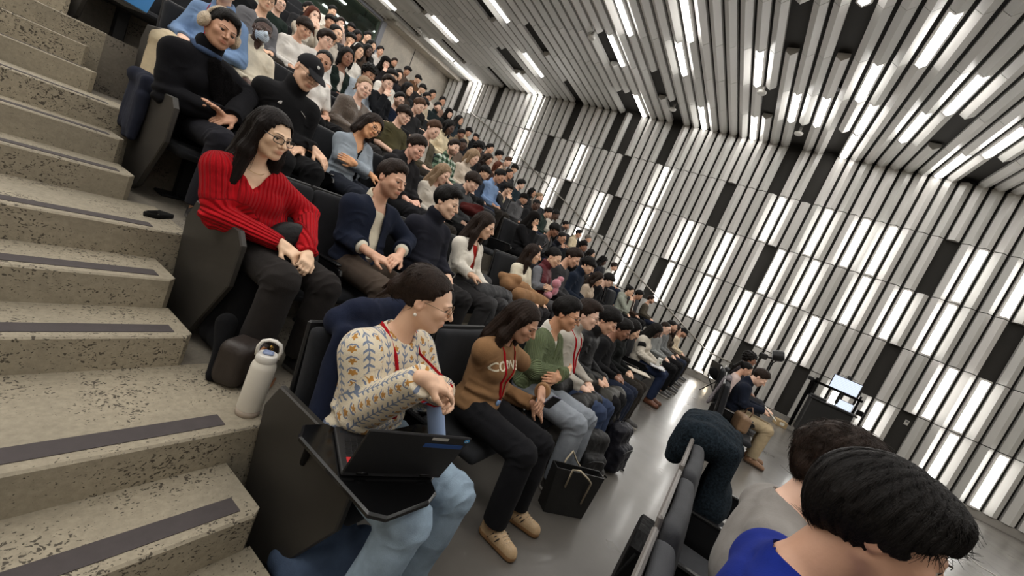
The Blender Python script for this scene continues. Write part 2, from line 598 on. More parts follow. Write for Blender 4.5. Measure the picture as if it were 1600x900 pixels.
tag(obj('ceiling', mb.mesh('ceiling', M_SLAT, False, {'shade': ('FLOAT', sh)})), 'grey ceiling of folded metal slats', kind='structure')
mb = MB()
mb.box(((WX + XL) / 2, (YB + YF) / 2, ZTOP + 0.20), (WX - XL + .8, YB - YF + .6, 0.2))
tag(mb.obj('ceiling_backing', M_BACKING), kind='structure')

ORD = ['first', 'second', 'third', 'fourth', 'fifth', 'sixth', 'seventh', 'eighth', 'ninth', 'tenth', 'eleventh', 'twelfth', 'thirteenth', 'fourteenth']
ROWW = ['top', 'second', 'third', 'fourth', 'bottom']


def lit_panel(label, group, P0, place):
    """a folded panel whose two faces hold a glowing diffuser; only the diffuser gives light"""
    ya, yb = P0
    w = yb - ya
    P = vprof(ya, yb)
    V = [place(t, y, d) for t in (0, 1) for y, d in P]
    F = [(i, i + 1, i + 6, i + 5) for i in range(4)] + [(4, 3, 2, 1, 0), (5, 6, 7, 8, 9)]
    mb = MB(); mb.add(V, F)
    o = obj('slat_light', mb.mesh('slat_light', M_SLAT, False, {'shade': ('FLOAT', [1.0] * 10)}))
    tag(o, label, 'light', group)
    q = [(ya + .16 * w, -V_D * .32 - .004), (ya + .5 * w, -V_D - .005), (yb - .16 * w, -V_D * .32 - .004)]
    V = [place(t, y, d) for t in (.035, .965) for y, d in q]
    mb = MB(); mb.add(V, [(0, 1, 4, 3), (1, 2, 5, 4)])
    n = len(mb.V)
    obj('diffuser', mb.mesh('diffuser', M_LAMP, False), o)
    return o


for r in range(5):
    cs = sorted([c for c, q in LIT_W if q == r], reverse=True)
    for i, c in enumerate(cs):
        z1 = ZTOP - r * ROWH - 0.010; z0 = ZTOP - (r + 1) * ROWH + 0.010
        lit_panel('glowing white slat light on the wall, %s panel row, %s from the back' % (ROWW[r], ORD[i]), 'glowing slats on the wall',
                  (Y0 + c * PITCH + GAP / 2, Y0 + (c + 1) * PITCH - GAP / 2), lambda t, y, d: (WX + d, y, z0 + (z1 - z0) * t))
for k in range(NCX):
    cs = sorted([c for c, q in LIT_C if q == k], reverse=True)
    x1 = CX[k] - (.03 if k == 0 else .005); x0 = CX[k + 1] + .005
    for i, c in enumerate(cs):
        lit_panel('glowing ceiling slat, %s line from the slat wall, %s from the back' % (ORD[k], ORD[i] if i < 14 else 'place %d' % (i + 1)), 'glowing slats in the ceiling',
                  (Y0 + c * PITCH + GAP / 2, Y0 + (c + 1) * PITCH - GAP / 2), lambda t, y, d: (x1 + (x0 - x1) * t, y, ZTOP + d))

# floor, tiers, stairs
mb = MB()
mb.box(((WX + XL) / 2, (YF + YB) / 2, -0.1), (WX - XL + .6, YB - YF, 0.2))
tag(mb.obj('floor', M_FLOOR), 'polished grey concrete floor', kind='structure')
XS = 1.0                                   # end of the stair flight
XE = 12.25
NT = 10
mb = MB()
prof = [(edge(2), 0.0)]
for n in range(2, NT + 1):
    prof += [(edge(n), tz(n)), (edge(n + 1) if n < NT else YB, tz(n))]
prof += [(YB, 0.0)]
mb.prism(prof, 0, XS - 0.01, WX - .08)
tag(mb.obj('floor_tiers', M_TIER), 'stepped concrete tiers that carry the seat rows', kind='structure')
STAIRS = []
mb = MB()
for n in range(1, NT):
    e = edge(n + 1); z = tz(n)
    lo = edge(n) if n > 1 else e - .655
    ys = [(e - .65, e - .325, z + RISE / 3), (e - .325, e, z + 2 * RISE / 3)]
    for ya, yb, zt in ys:
        STAIRS.append((ya, zt))
    STAIRS.append((e, z + RISE))
steps = sorted(STAIRS)
for i, (ya, zt) in enumerate(steps):
    yb = steps[i + 1][0] if i + 1 < len(steps) else YB
    wide = i % 3 == 2
    xr = 1.13 if wide else XS
    zb = zt - (RISE + .01 if wide else RISE / 3 + .02)
    c = .018
    if not wide:
        poly = [(-2.6, ya), (xr - .03, ya), (xr, ya + .03), (xr, yb + .005), (-2.6, yb + .005)]
    else:
        poly = [(-2.6, ya), (xr, ya), (xr, yb + .005), (-2.6, yb + .005)]
    cx = (-2.6 + xr) / 2
    if wide:
        zt += .003; ya -= .003; poly = [(x, ya if y < yb else y) for x, y in poly]
    ins = [(x, y + (c * .5 if y == ya else 0)) for x, y in poly]
    n = len(poly)
    V = [(x, y, zb) for x, y in poly] + [(x, y, zt - .008) for x, y in poly] + [(x, y, zt) for x, y in ins]
    F = [tuple(range(2 * n, 3 * n))]
    for kk in range(2):
        for q in range(n):
            F.append((kk * n + q, kk * n + (q + 1) % n, kk * n + n + (q + 1) % n, kk * n + n + q))
    mb.add(V, F)
stairs = mb.obj('stairs', M_CONC)
tag(stairs, 'flight of pitted beige concrete aisle steps', kind='structure')
for i, (ya, zt) in enumerate(steps[:24]):
    b = MB()
    wide = i % 3 == 2
    x1 = .97 if wide else .935
    b.box(((x1 - 2.5) / 2, ya + .085, zt + (.004 if wide else .001)), (x1 + 2.5, .078, .004))
    b.obj('grip_strip', M_STRIP, stairs, color=srgb(74, 68, 68))
# aisle on the far side
mb = MB()
for i, (ya, zt) in enumerate(steps[:27]):
    yb = steps[i + 1][0] if i + 1 < len(steps) else YB - .01
    mb.box(((XE + WX) / 2, (ya + yb) / 2, zt - .2), (WX - XE - .02, yb - ya, .4))
tag(mb.obj('stairs_far', M_TIER), kind='structure')
# walls behind, beside and on the stage side
mb = MB()
WXL, WXR = -2.0, 9.5           # control-room window
mb.box(((WXR + WX) / 2 + .1, YB + .1, ZTOP / 2), (WX - WXR + .2, .2, ZTOP + .2))
mb.box(((WXL + WXR) / 2, YB + .1, 2.55), (WXR - WXL, .2, 5.1))
mb.box(((WXL + XL) / 2, YB + .1, ZTOP / 2), (WXL - XL, .2, ZTOP + .2))
mb.box(((WXL + WXR) / 2, YB + .1, ZTOP - .04), (WXR - WXL, .2, .24))
tag(mb.obj('wall_back', M_PLASTER), 'pale plaster wall behind the top row', kind='structure')
mb = MB()
mb.box((WXR + .09, YB - .03, 6.0), (.18, .1, 1.95)); mb.box((3.8, YB - .03, 6.93), (11.5, .1, .08)); mb.box((3.8, YB - .03, 5.13), (11.5, .1, .08))
tag(mb.obj('window_frame', M_PAINT, color=srgb(150, 152, 160)), kind='structure')
mb = MB()
mb.box((3.8, YB + .04, 6.0), (11.4, .012, 1.8))
gl, _nt, _b = new_mat('window_glass')
_nt.nodes.remove(_b)
_tr = N(_nt, 'ShaderNodeBsdfTransparent'); _tr.inputs[0].default_value = (.80, .90, .86, 1)
_gl = N(_nt, 'ShaderNodeBsdfGlossy', i_Roughness=0.03); _ms = N(_nt, 'ShaderNodeMixShader'); _ms.inputs[0].default_value = .10
L(_nt, _tr.outputs[0], _ms.inputs[1]); L(_nt, _gl.outputs[0], _ms.inputs[2]); L(_nt, _ms.outputs[0], _nt.nodes['Material Output'].inputs['Surface'])
tag(mb.obj('window_1', gl), 'dark control-room window in the back wall', kind='structure')
mb = MB()
mb.box((3.8, YB + 2.4, 5.9), (12.6, .1, 2.6)); mb.box((3.8, YB + 1.3, 4.7), (12.6, 2.3, .1)); mb.box((3.8, YB + 1.3, 7.2), (12.6, 2.3, .1))
mb.box((10.1, YB + 1.3, 5.9), (.1, 2.3, 2.6)); mb.box((-2.5, YB + 1.3, 5.9), (.1, 2.3, 2.6))
tag(mb.obj('wall_control_room', M_PAINT, color=srgb(150, 154, 150)), kind='structure')
mb = MB(); mb.box((11.23, YB - .004, 5.9), (.03, .012, 2.2))
tag(mb.obj('trim_1', M_PAINT, color=srgb(50, 48, 46)), kind='structure')
mb = MB(); mb.box((11.4, YB - .35, ZTOP - .06), (3.8, .7, .08)); mb.box((11.4, YB - .75, ZTOP - .1), (3.8, .12, .16))
tag(mb.obj('trim_2', M_PLASTER), kind='structure')
mb = MB(); mb.box((XL - .1, (YB + YF) / 2, ZTOP / 2), (.2, YB - YF, ZTOP + .4))
tag(mb.obj('wall_left', M_PLASTER), kind='structure')
mb = MB(); mb.box(((XL + WX) / 2, YF - .1, ZTOP / 2), (WX - XL, .2, ZTOP + .4))
tag(mb.obj('wall_front', M_PLASTER), kind='structure')

# ------------------------------------------------------------------ smooth bodies from distance fields


class Field:
    def __init__(s, lo, hi, h):
        s.h = h
        s.lo = np.array(lo, dtype=np.float64)
        s.n = np.ceil((np.array(hi) - s.lo) / h).astype(int) + 1
        s.g = np.full(tuple(s.n), 0.08, dtype=np.float32)
        s.ax = [s.lo[i] + h * np.arange(s.n[i]) for i in range(3)]

    def _win(s, lo, hi, pad):
        a = np.clip(np.floor((np.array(lo) - pad - s.lo) / s.h).astype(int), 0, s.n)
        b = np.clip(np.ceil((np.array(hi) + pad - s.lo) / s.h).astype(int) + 1, 0, s.n)
        if np.any(b <= a): return None
        sl = tuple(slice(a[i], b[i]) for i in range(3))
        P = (s.ax[0][sl[0]][:, None, None], s.ax[1][sl[1]][None, :, None], s.ax[2][sl[2]][None, None, :])
        return sl, P

    def put(s, prim, k=0.01, op='add'):
        fn, lo, hi = prim
        w = s._win(lo, hi, k + 3 * s.h)
        if w is None: return
        sl, P = w
        d = fn(*P).astype(np.float32)
        a = s.g[sl]
        if op == 'add':
            hh = np.maximum(k - np.abs(a - d), 0) / max(k, 1e-6)
            s.g[sl] = np.minimum(a, d) - hh * hh * k * .25
        elif op == 'sub':
            d = -d
            hh = np.maximum(k - np.abs(a - d), 0) / max(k, 1e-6)
            s.g[sl] = np.maximum(a, d) + hh * hh * k * .25
        elif op == 'and':
            s.g[sl] = np.maximum(a, d)

    def clip(s, fn, k=0.0):
        P = (s.ax[0][:, None, None], s.ax[1][None, :, None], s.ax[2][None, None, :])
        d = fn(*P).astype(np.float32)
        if k:
            hh = np.maximum(k - np.abs(s.g - d), 0) / k
            s.g = np.maximum(s.g, d) + hh * hh * k * .25
        else:
            s.g = np.maximum(s.g, d)

    def mesh(s):
        g = s.g
        g[0], g[-1] = .05, .05; g[:, 0], g[:, -1] = .05, .05; g[:, :, 0], g[:, :, -1] = .05, .05
        ins = g < 0
        c = [slice(None, -1), slice(1, None)]
        cnt = np.zeros(tuple(s.n - 1), dtype=np.int8)
        for i in (0, 1):
            for j in (0, 1):
                for k in (0, 1):
                    cnt += ins[c[i], c[j], c[k]]
        act = (cnt > 0) & (cnt < 8)
        idx = np.argwhere(act)
        if len(idx) == 0: return np.zeros((0, 3)), np.zeros((0, 4), int), np.zeros((0, 3))
        vid = np.full(act.shape, -1, dtype=np.int32)
        vid[act] = np.arange(len(idx))
        x, y, z = idx[:, 0], idx[:, 1], idx[:, 2]
        cv = np.stack([g[x + i, y + j, z + k] for i in (0, 1) for j in (0, 1) for k in (0, 1)], 1).astype(np.float64)
        cp = np.array([(i, j, k) for i in (0, 1) for j in (0, 1) for k in (0, 1)], dtype=np.float64)
        acc = np.zeros((len(idx), 3)); num = np.zeros(len(idx))
        for a in range(8):
            for b in range(a + 1, 8):
                if np.abs(cp[a] - cp[b]).sum() != 1: continue
                va, vb = cv[:, a], cv[:, b]
                m_ = (va < 0) != (vb < 0)
                t = np.where(m_, va / np.where(m_, va - vb, 1), 0)
                acc += m_[:, None] * (cp[a] + t[:, None] * (cp[b] - cp[a])); num += m_
        V = s.lo + s.h * (idx + acc / num[:, None])
        # gradient for normals
        gx = (cv[:, 4:].sum(1) - cv[:, :4].sum(1)); gy = (cv[:, [2, 3, 6, 7]].sum(1) - cv[:, [0, 1, 4, 5]].sum(1)); gz = (cv[:, 1::2].sum(1) - cv[:, ::2].sum(1))
        NN = np.stack([gx, gy, gz], 1); NN /= np.linalg.norm(NN, axis=1)[:, None] + 1e-9
        Q = []
        for ax in range(3):
            sl0 = [slice(None)] * 3; sl1 = [slice(None)] * 3
            sl0[ax] = slice(None, -1); sl1[ax] = slice(1, None)
            a = ins[tuple(sl0)]; b = ins[tuple(sl1)]
            e = np.argwhere(a != b)
            u, v = [(1, 2), (2, 0), (0, 1)][ax]
            e = e[(e[:, u] > 0) & (e[:, v] > 0)]
            ok = (e[:, u] < act.shape[u]) & (e[:, v] < act.shape[v]); e = e[ok]
            q = []
            for du, dv in ((-1, -1), (0, -1), (0, 0), (-1, 0)):
                t = e.copy(); t[:, u] += du; t[:, v] += dv
                q.append(vid[t[:, 0], t[:, 1], t[:, 2]])
            q = np.stack(q, 1)
            flip = ~a[e[:, 0], e[:, 1], e[:, 2]]
            q[flip] = q[flip][:, ::-1]
            Q.append(q)
        Q = np.concatenate(Q)
        return V, Q[(Q >= 0).all(1)], NN


def A3(v): return np.array([v[0], v[1], v[2]], dtype=np.float64)


def cap(a, b, ra, rb=None):
    a, b = A3(a), A3(b); rb = ra if rb is None else rb
    d = b - a; dd = max(float(d @ d), 1e-12)

    def fn(X, Y, Z):
        px, py, pz = X - a[0], Y - a[1], Z - a[2]
        t = np.clip((px * d[0] + py * d[1] + pz * d[2]) / dd, 0, 1)
        return np.sqrt((px - t * d[0]) ** 2 + (py - t * d[1]) ** 2 + (pz - t * d[2]) ** 2) - (ra + (rb - ra) * t)
    r = max(ra, rb)
    return fn, np.minimum(a, b) - r, np.maximum(a, b) + r


def ell(c, r, R=None):
    c, r = A3(c), A3(r)
    Rt = None if R is None else np.array(R).T

    def fn(X, Y, Z):
        px, py, pz = X - c[0], Y - c[1], Z - c[2]
        if Rt is not None:
            px, py, pz = (Rt[0, 0] * px + Rt[0, 1] * py + Rt[0, 2] * pz, Rt[1, 0] * px + Rt[1, 1] * py + Rt[1, 2] * pz, Rt[2, 0] * px + Rt[2, 1] * py + Rt[2, 2] * pz)
        k0 = np.sqrt((px / r[0]) ** 2 + (py / r[1]) ** 2 + (pz / r[2]) ** 2)
        k1 = np.sqrt((px / r[0] ** 2) ** 2 + (py / r[1] ** 2) ** 2 + (pz / r[2] ** 2) ** 2) + 1e-9
        return k0 * (k0 - 1) / k1
    m_ = r if R is None else np.full(3, r.max())
    return fn, c - m_, c + m_


def rbox(c, hf, rd, R=None):
    c, hf = A3(c), A3(hf)
    Rt = None if R is None else np.array(R).T

    def fn(X, Y, Z):
        px, py, pz = X - c[0], Y - c[1], Z - c[2]
        if Rt is not None:
            px, py, pz = (Rt[0, 0] * px + Rt[0, 1] * py + Rt[0, 2] * pz, Rt[1, 0] * px + Rt[1, 1] * py + Rt[1, 2] * pz, Rt[2, 0] * px + Rt[2, 1] * py + Rt[2, 2] * pz)
        qx, qy, qz = np.abs(px) - hf[0] + rd, np.abs(py) - hf[1] + rd, np.abs(pz) - hf[2] + rd
        return np.sqrt(np.maximum(qx, 0) ** 2 + np.maximum(qy, 0) ** 2 + np.maximum(qz, 0) ** 2) + np.minimum(np.maximum(qx, np.maximum(qy, qz)), 0) - rd
    m_ = hf if R is None else np.full(3, np.linalg.norm(hf))
    return fn, c - m_, c + m_


_wd = NR.normal(size=(3, 8, 3)); _wd /= np.linalg.norm(_wd, axis=2)[:, :, None]
_wp = NR.uniform(0, 6.28, (3, 8))


def wave_noise(P, freq, seed=0.0, oct=3):
    o = np.zeros(len(P)); a = 1.0
    for k in range(oct):
        s = 0
        for j in range(8):
            s = s + np.sin(P @ (_wd[k, j] * freq * 2 ** k) + _wp[k, j] + seed * (j + 1.7))
        o += a * s / 4; a *= .5
    return o / 1.75


# ------------------------------------------------------------------ people


KEEP = []


class Pose:
    """joints of a seated figure in its own frame: it faces -Y, its left is +X, the seat is 0.45 m high"""
    def __init__(s, fem=False, yaw=0, pitch=8, roll=0, lean=0.0, side=0.0, armL='lap', armR='lap', knee=0.11, kneez=.53, kneey=-.45, foot=-.46, tall=0.0, shin=0.0):
        s.fem = fem
        KEEP.append(s)
        w = .88 if fem else 1.0
        s.w = w
        s.hip = A3((0, .01, .55))
        s.neck = A3((side, .045 + lean, 1.015 + tall))
        s.chest = A3((side * .75, .05 + lean * .75, .84 + tall * .7))
        s.belly = A3((side * .3, .02 + lean * .3, .665))
        s.yaw, s.pitch, s.roll = math.radians(yaw), math.radians(pitch), math.radians(roll)
        s.H3 = RZ(s.yaw) @ RY(s.roll) @ RX(s.pitch)
        piv = s.neck + A3((0, -.005, .05))
        up = A3(s.H3 @ Vector((0, -.038, .122)))
        s.head = piv + up
        s.H = Matrix.Translation(Vector(s.head)) @ s.H3.to_4x4()
        s.sh = {}
        s.el = {}; s.wr = {}; s.fd = {}; s.nm = {}; s.curl = {}
        for sg, arm in ((-1, armR), (1, armL)):
            s.sh[sg] = s.neck + A3((sg * .168 * w, .010, -.088))
            sp = ARMS[arm] if isinstance(arm, str) else arm
            f = lambda v: A3((v[0] * sg, v[1], v[2]))
            s.el[sg], s.wr[sg], s.fd[sg], s.nm[sg] = f(sp[0]), f(sp[1]), f(sp[2]), f(sp[3])
            s.curl[sg] = sp[4]
            if isinstance(arm, str) and arm in ('chin',):
                s.wr[sg] = s.wr[sg] + A3((side, lean * .9, 0))
        s.kn = {sg: A3((sg * knee, kneey, kneez)) for sg in (-1, 1)}
        s.hp = {sg: A3((sg * .088, 0.0, .545)) for sg in (-1, 1)}
        s.an = {sg: A3((sg * (knee + .015 + shin), foot + .03, .085)) for sg in (-1, 1)}
        s.to = {sg: A3((sg * (knee + .035 + shin), foot - .13, .035)) for sg in (-1, 1)}


ARMS = {   # elbow, wrist, finger direction, back-of-hand normal, curl (for the left side; x mirrors)
    'lap': ((.218, .02, .70), (.095, -.245, .640), (-.80, -.55, -.12), (-.1, -.25, 1), .75),
    'knee': ((.222, -.02, .71), (.125, -.335, .635), (-.15, -1, -.22), (0, -.25, 1), .45),
    'cross': ((.215, -.03, .745), (-.055, -.185, .775), (-1, .12, .12), (0, -1, .25), .35),
    'crossb': ((.215, -.03, .735), (-.045, -.165, .735), (-1, .15, .05), (0, -1, .3), .5),
    'chin': ((.145, -.235, .72), (.075, -.165, .985), (-.35, .25, .9), (.75, -.6, 0), 1.1),
    'phone': ((.215, -.06, .73), (.075, -.31, .745), (-.45, -.75, .35), (.35, -.3, .85), .9),
    'side': ((.27, .03, .72), (.22, -.22, .68), (-.1, -1, -.1), (.2, 0, 1), .5),
    'face': ((.13, -.25, .74), (.045, -.20, 1.02), (-.1, .22, 1), (.4, -.9, .2), .5),
}


def hand(F, wr, fd, nm, sg, curl, k=.006, open_=0.0, sc=1.0):
    d = fd / np.linalg.norm(fd)
    n = nm - d * (nm @ d); n /= np.linalg.norm(n)
    u = np.cross(d, n) * -sg       # thumb side
    # for the left hand (sg=+1) with the back up and fingers forward (-Y) the thumb points to -X
    F.put(rbox(wr + d * .047 * sc, (.047 * sc, .040 * sc, .0145 * sc), .013, np.stack([d, u, n], 1)), .012)
    F.put(cap(wr - d * .02, wr + d * .02, .026 * sc, .027 * sc), .012)
    for i, (off, ln) in enumerate(((.030, .070), (.010, .079), (-.011, .074), (-.031, .058))):
        p = wr + d * .088 * sc + u * off * sc
        a = curl * (.55 + .06 * i); dirn = d
        r = .0094 - .0005 * (i == 3) - .0004 * i
        spread = u * (off * (1.2 - min(curl, 1)) * 2.2)
        for j, fr in enumerate((.46, .30, .24)):
            ang = a * (1.0, 1.9, 2.6)[j]
            dirn = d * math.cos(ang) - n * math.sin(ang) + spread * .5
            dirn = dirn / np.linalg.norm(dirn)
            q = p + dirn * ln * fr * sc
            F.put(cap(p, q, r * sc, (r - .0008) * sc), k if j else .008)
            p = q; r -= .0008
    p = wr + d * .022 * sc + u * .028 * sc - n * .004
    dirn = d * .62 + u * .62 - n * .35
    dirn /= np.linalg.norm(dirn)
    q = p + dirn * .042 * sc
    F.put(cap(p, q, .0145 * sc, .0115 * sc), .012)
    dirn = d * .92 + u * .12 - n * .38
    dirn /= np.linalg.norm(dirn)
    F.put(cap(q, q + dirn * .034 * sc, .0112 * sc, .0085 * sc), .006)


EYE = (.0315, -.0765, .004)


def head_prims(F, H3, c, fem, jaw=1.0, nose=1.0, beard=0.0):
    R = np.array(H3)
    T = lambda x, y, z: c + R @ np.array((x, y, z), dtype=np.float64)
    E = lambda p, r: ell(T(*p), r, R)
    F.put(E((0, .018, .034), (.076, .096, .083)), .02)
    F.put(E((0, -.022, -.012), (.067, .072, .088)), .03)
    F.put(E((0, -.028, -.052), (.052 * jaw, .058, .056)), .03)
    for s in (-1, 1):
        F.put(cap(T(s * .054 * jaw, .004, -.045), T(s * .020, -.066, -.088), .018, .016), .022)   # jaw line
        F.put(E((s * .043, -.066, -.018), (.022, .020, .020)), .02)                                   # cheek bone
        F.put(cap(T(s * .012, -.090, .022), T(s * .045, -.076, .023), .008, .007), .012)              # brow
        F.put(E((s * .0315, -.094, .003), (.0175, .014, .0105)), .010, 'sub')                         # socket
        F.put(E((s * .0315, -.0785, .0125), (.0175, .0125, .0065)), .004)                             # upper lid
        F.put(E((s * .0315, -.0790, -.0065), (.0165, .0115, .0045)), .004)                            # lower lid
        F.put(E((s * .077, .016, -.006), (.010, .020, .031)), .006)                                   # ear
        F.put(E((s * .087, .010, -.002), (.006, .009, .016)), .004, 'sub')
        F.put(E((s * .0125, -.098, -.030), (.0085, .010, .0075)), .006)                               # nostril wing
    F.put(E((0, -.070, -.092), (.024 * jaw, .018, .017)), .02)                                        # chin
    F.put(cap(T(0, -.091, .016), T(0, -.117 + .006 * (1 - nose), -.024), .0075, .0105), .009)  # nose
    F.put(E((0, -.086, -.058), (.026, .013, .016)), .014)                                             # muzzle
    F.put(E((0, -.0955, -.0525), (.0215, .0075, .0058)), .004)
    F.put(E((0, -.0945, -.0625), (.0195, .0080, .0068)), .004)
    F.put(E((0, -.103, -.0578), (.018, .004, .0013)), .003, 'sub')


def lips_tint(V, H3, c, hair=None, beard=0.0, brow=True, lip=1.0):
    """reddish lips, brows and stubble are colours of the skin itself"""
    R = np.array(H3)
    q = (V - c) @ R
    T = np.ones((len(V), 4), dtype=np.float32)
    d = np.sqrt((q[:, 0] / .0235) ** 2 + ((q[:, 2] + .0575) / .0115) ** 2 + ((q[:, 1] + .094) / .02) ** 2)
    w = np.clip(1.6 - 1.2 * d, 0, 1)[:, None] * lip
    T[:, :3] = T[:, :3] * (1 - w) + np.array((.80, .52, .50)) * w
    # cheeks and nose a little redder
    for s in (-1, 1):
        d = np.linalg.norm((q - np.array((s * .042, -.075, -.02))) / np.array((.03, .04, .03)), axis=1)
        w = np.clip(1 - d, 0, 1)[:, None] * .5
        T[:, :3] *= 1 - w * np.array((.0, .12, .12))
        d = np.linalg.norm((q - np.array((s * .077, .016, -.006))) / np.array((.018, .03, .04)), axis=1)
        w = np.clip(1.2 - d, 0, 1)[:, None] * .6
        T[:, :3] *= 1 - w * np.array((.0, .15, .15))
    if beard:
        m_ = (q[:, 2] < -.028) & (q[:, 1] < .012) & (q[:, 2] > -.125)
        w = np.clip((-.026 - q[:, 2]) / .02, 0, 1) * np.clip((.014 - q[:, 1]) / .02, 0, 1) * np.clip((q[:, 2] + .128) / .02, 0, 1)
        ex = np.sqrt((q[:, 0] / .03) ** 2 + ((q[:, 2] + .056) / .015) ** 2)
        w *= np.clip(ex * 1.4 - 1.0, 0, 1) * m_ * beard
        T[:, :3] = T[:, :3] * (1 - w[:, None]) + np.array((.16, .12, .10)) * w[:, None]
    if brow:
        for s in (-1, 1):
            x = s * q[:, 0]
            zc = .0265 - ((x - .034) / .028) ** 2 * .006
            w = np.clip(1.5 - np.abs((q[:, 2] - zc) / .0042), 0, 1) * np.clip(1.6 - np.abs((x - .032) / .018), 0, 1) * (q[:, 1] < -.06)
            T[:, :3] = T[:, :3] * (1 - .8 * w[:, None]) + np.array((.10, .075, .06)) * .8 * w[:, None]
    return T


def body_mesh(P, h, jaw=1.0, nose=1.0, beard=0.0, lip=1.0, brow=True):
    lo = np.array((-.36, -.68, .0)); hi = np.array((.36, .30, P.head[2] + .16))
    F = Field(lo, hi, h)
    w = P.w
    F.put(ell(P.chest + A3((0, .005, .0)), (.155 * w, .095, .19)), .03)
    F.put(ell(P.belly, (.145 * w, .10, .15)), .05)
    F.put(ell(P.hip + A3((0, .01, .0)), (.165, .12, .095)), .05)
    if P.fem:
        for s in (-1, 1): F.put(ell(P.chest + A3((s * .068, -.075, -.01)), (.055, .055, .058)), .03)
    F.put(cap(P.sh[-1] + A3((.03, 0, 0)), P.sh[1] - A3((.03, 0, 0)), .055), .04)
    F.put(cap(P.neck + A3((0, .012, -.04)), P.head + A3(P.H3 @ Vector((0, .022, -.055))), .058 * (.9 if P.fem else 1), .052 * (.88 if P.fem else 1)), .03)
    for s in (-1, 1):
        F.put(cap(P.neck + A3((0, .02, -.015)), P.sh[s] + A3((-s * .03, .01, .0)), .036, .044), .03)
        F.put(cap(P.sh[s], P.el[s], .044 * w, .038 * w), .03)
        F.put(cap(P.el[s], P.wr[s], .039 * w, .026 * w), .015)
        F.put(cap(P.hp[s], P.kn[s], .078, .056), .03)
        F.put(cap(P.kn[s], P.an[s], .052, .036), .015)
        F.put(cap(P.an[s] + A3((0, 0, -.02)), P.to[s], .036, .030), .02)
    for s in (-1, 1):
        hand(F, P.wr[s], P.fd[s], P.nm[s], s, P.curl[s], sc=.94 if P.fem else 1.02)
    head_prims(F, P.H3, P.head, P.fem, jaw, nose)
    V, Q, NN = F.mesh()
    T = lips_tint(V, P.H3, P.head, beard=beard, lip=lip, brow=brow)
    nl = (V - P.head) @ np.array(P.H3)
    return mesh_from('body', V, Q, M_SKIN, True, attrs={'tint': ('FLOAT_COLOR', T)})


def folds(P, V, seed):
    n1 = wave_noise(V * np.array((1, 1, 1.5)), 17, seed)
    n2 = 1 - np.abs(wave_noise(V * np.array((.8, .8, 2.0)), 11, seed + 3.1, 2)) * 1.6
    d = n1 * .6 + np.clip(n2, 0, 1) * 1.1 - .4
    for s in (-1, 1):              # bunched cloth at the elbows and armpits, across the knees
        for c, r, dr in ((P.el[s], .10, P.wr[s] - P.sh[s]), (P.sh[s] + A3((-s * .03, -.04, -.06)), .09, P.el[s] - P.sh[s]), (P.kn[s], .13, A3((0, 1, 1))), (P.hp[s] + A3((0, -.1, .03)), .13, A3((0, 1, .2)))):
            w = np.clip(1 - np.linalg.norm(V - c, axis=1) / r, 0, 1)
            u = dr / np.linalg.norm(dr)
            d += w * 1.7 * (1 - np.abs(np.sin((V - c) @ u * 52 + n1 * 3.4)) * 1.7)
    # slack rolls above the lap
    w = np.clip(1 - np.abs(V[:, 2] - .66) / .10, 0, 1) * (V[:, 1] < .05)
    d += w * 1.2 * np.sin(V[:, 2] * 95 + n1 * 2.2 + V[:, 0] * 5)
    return d


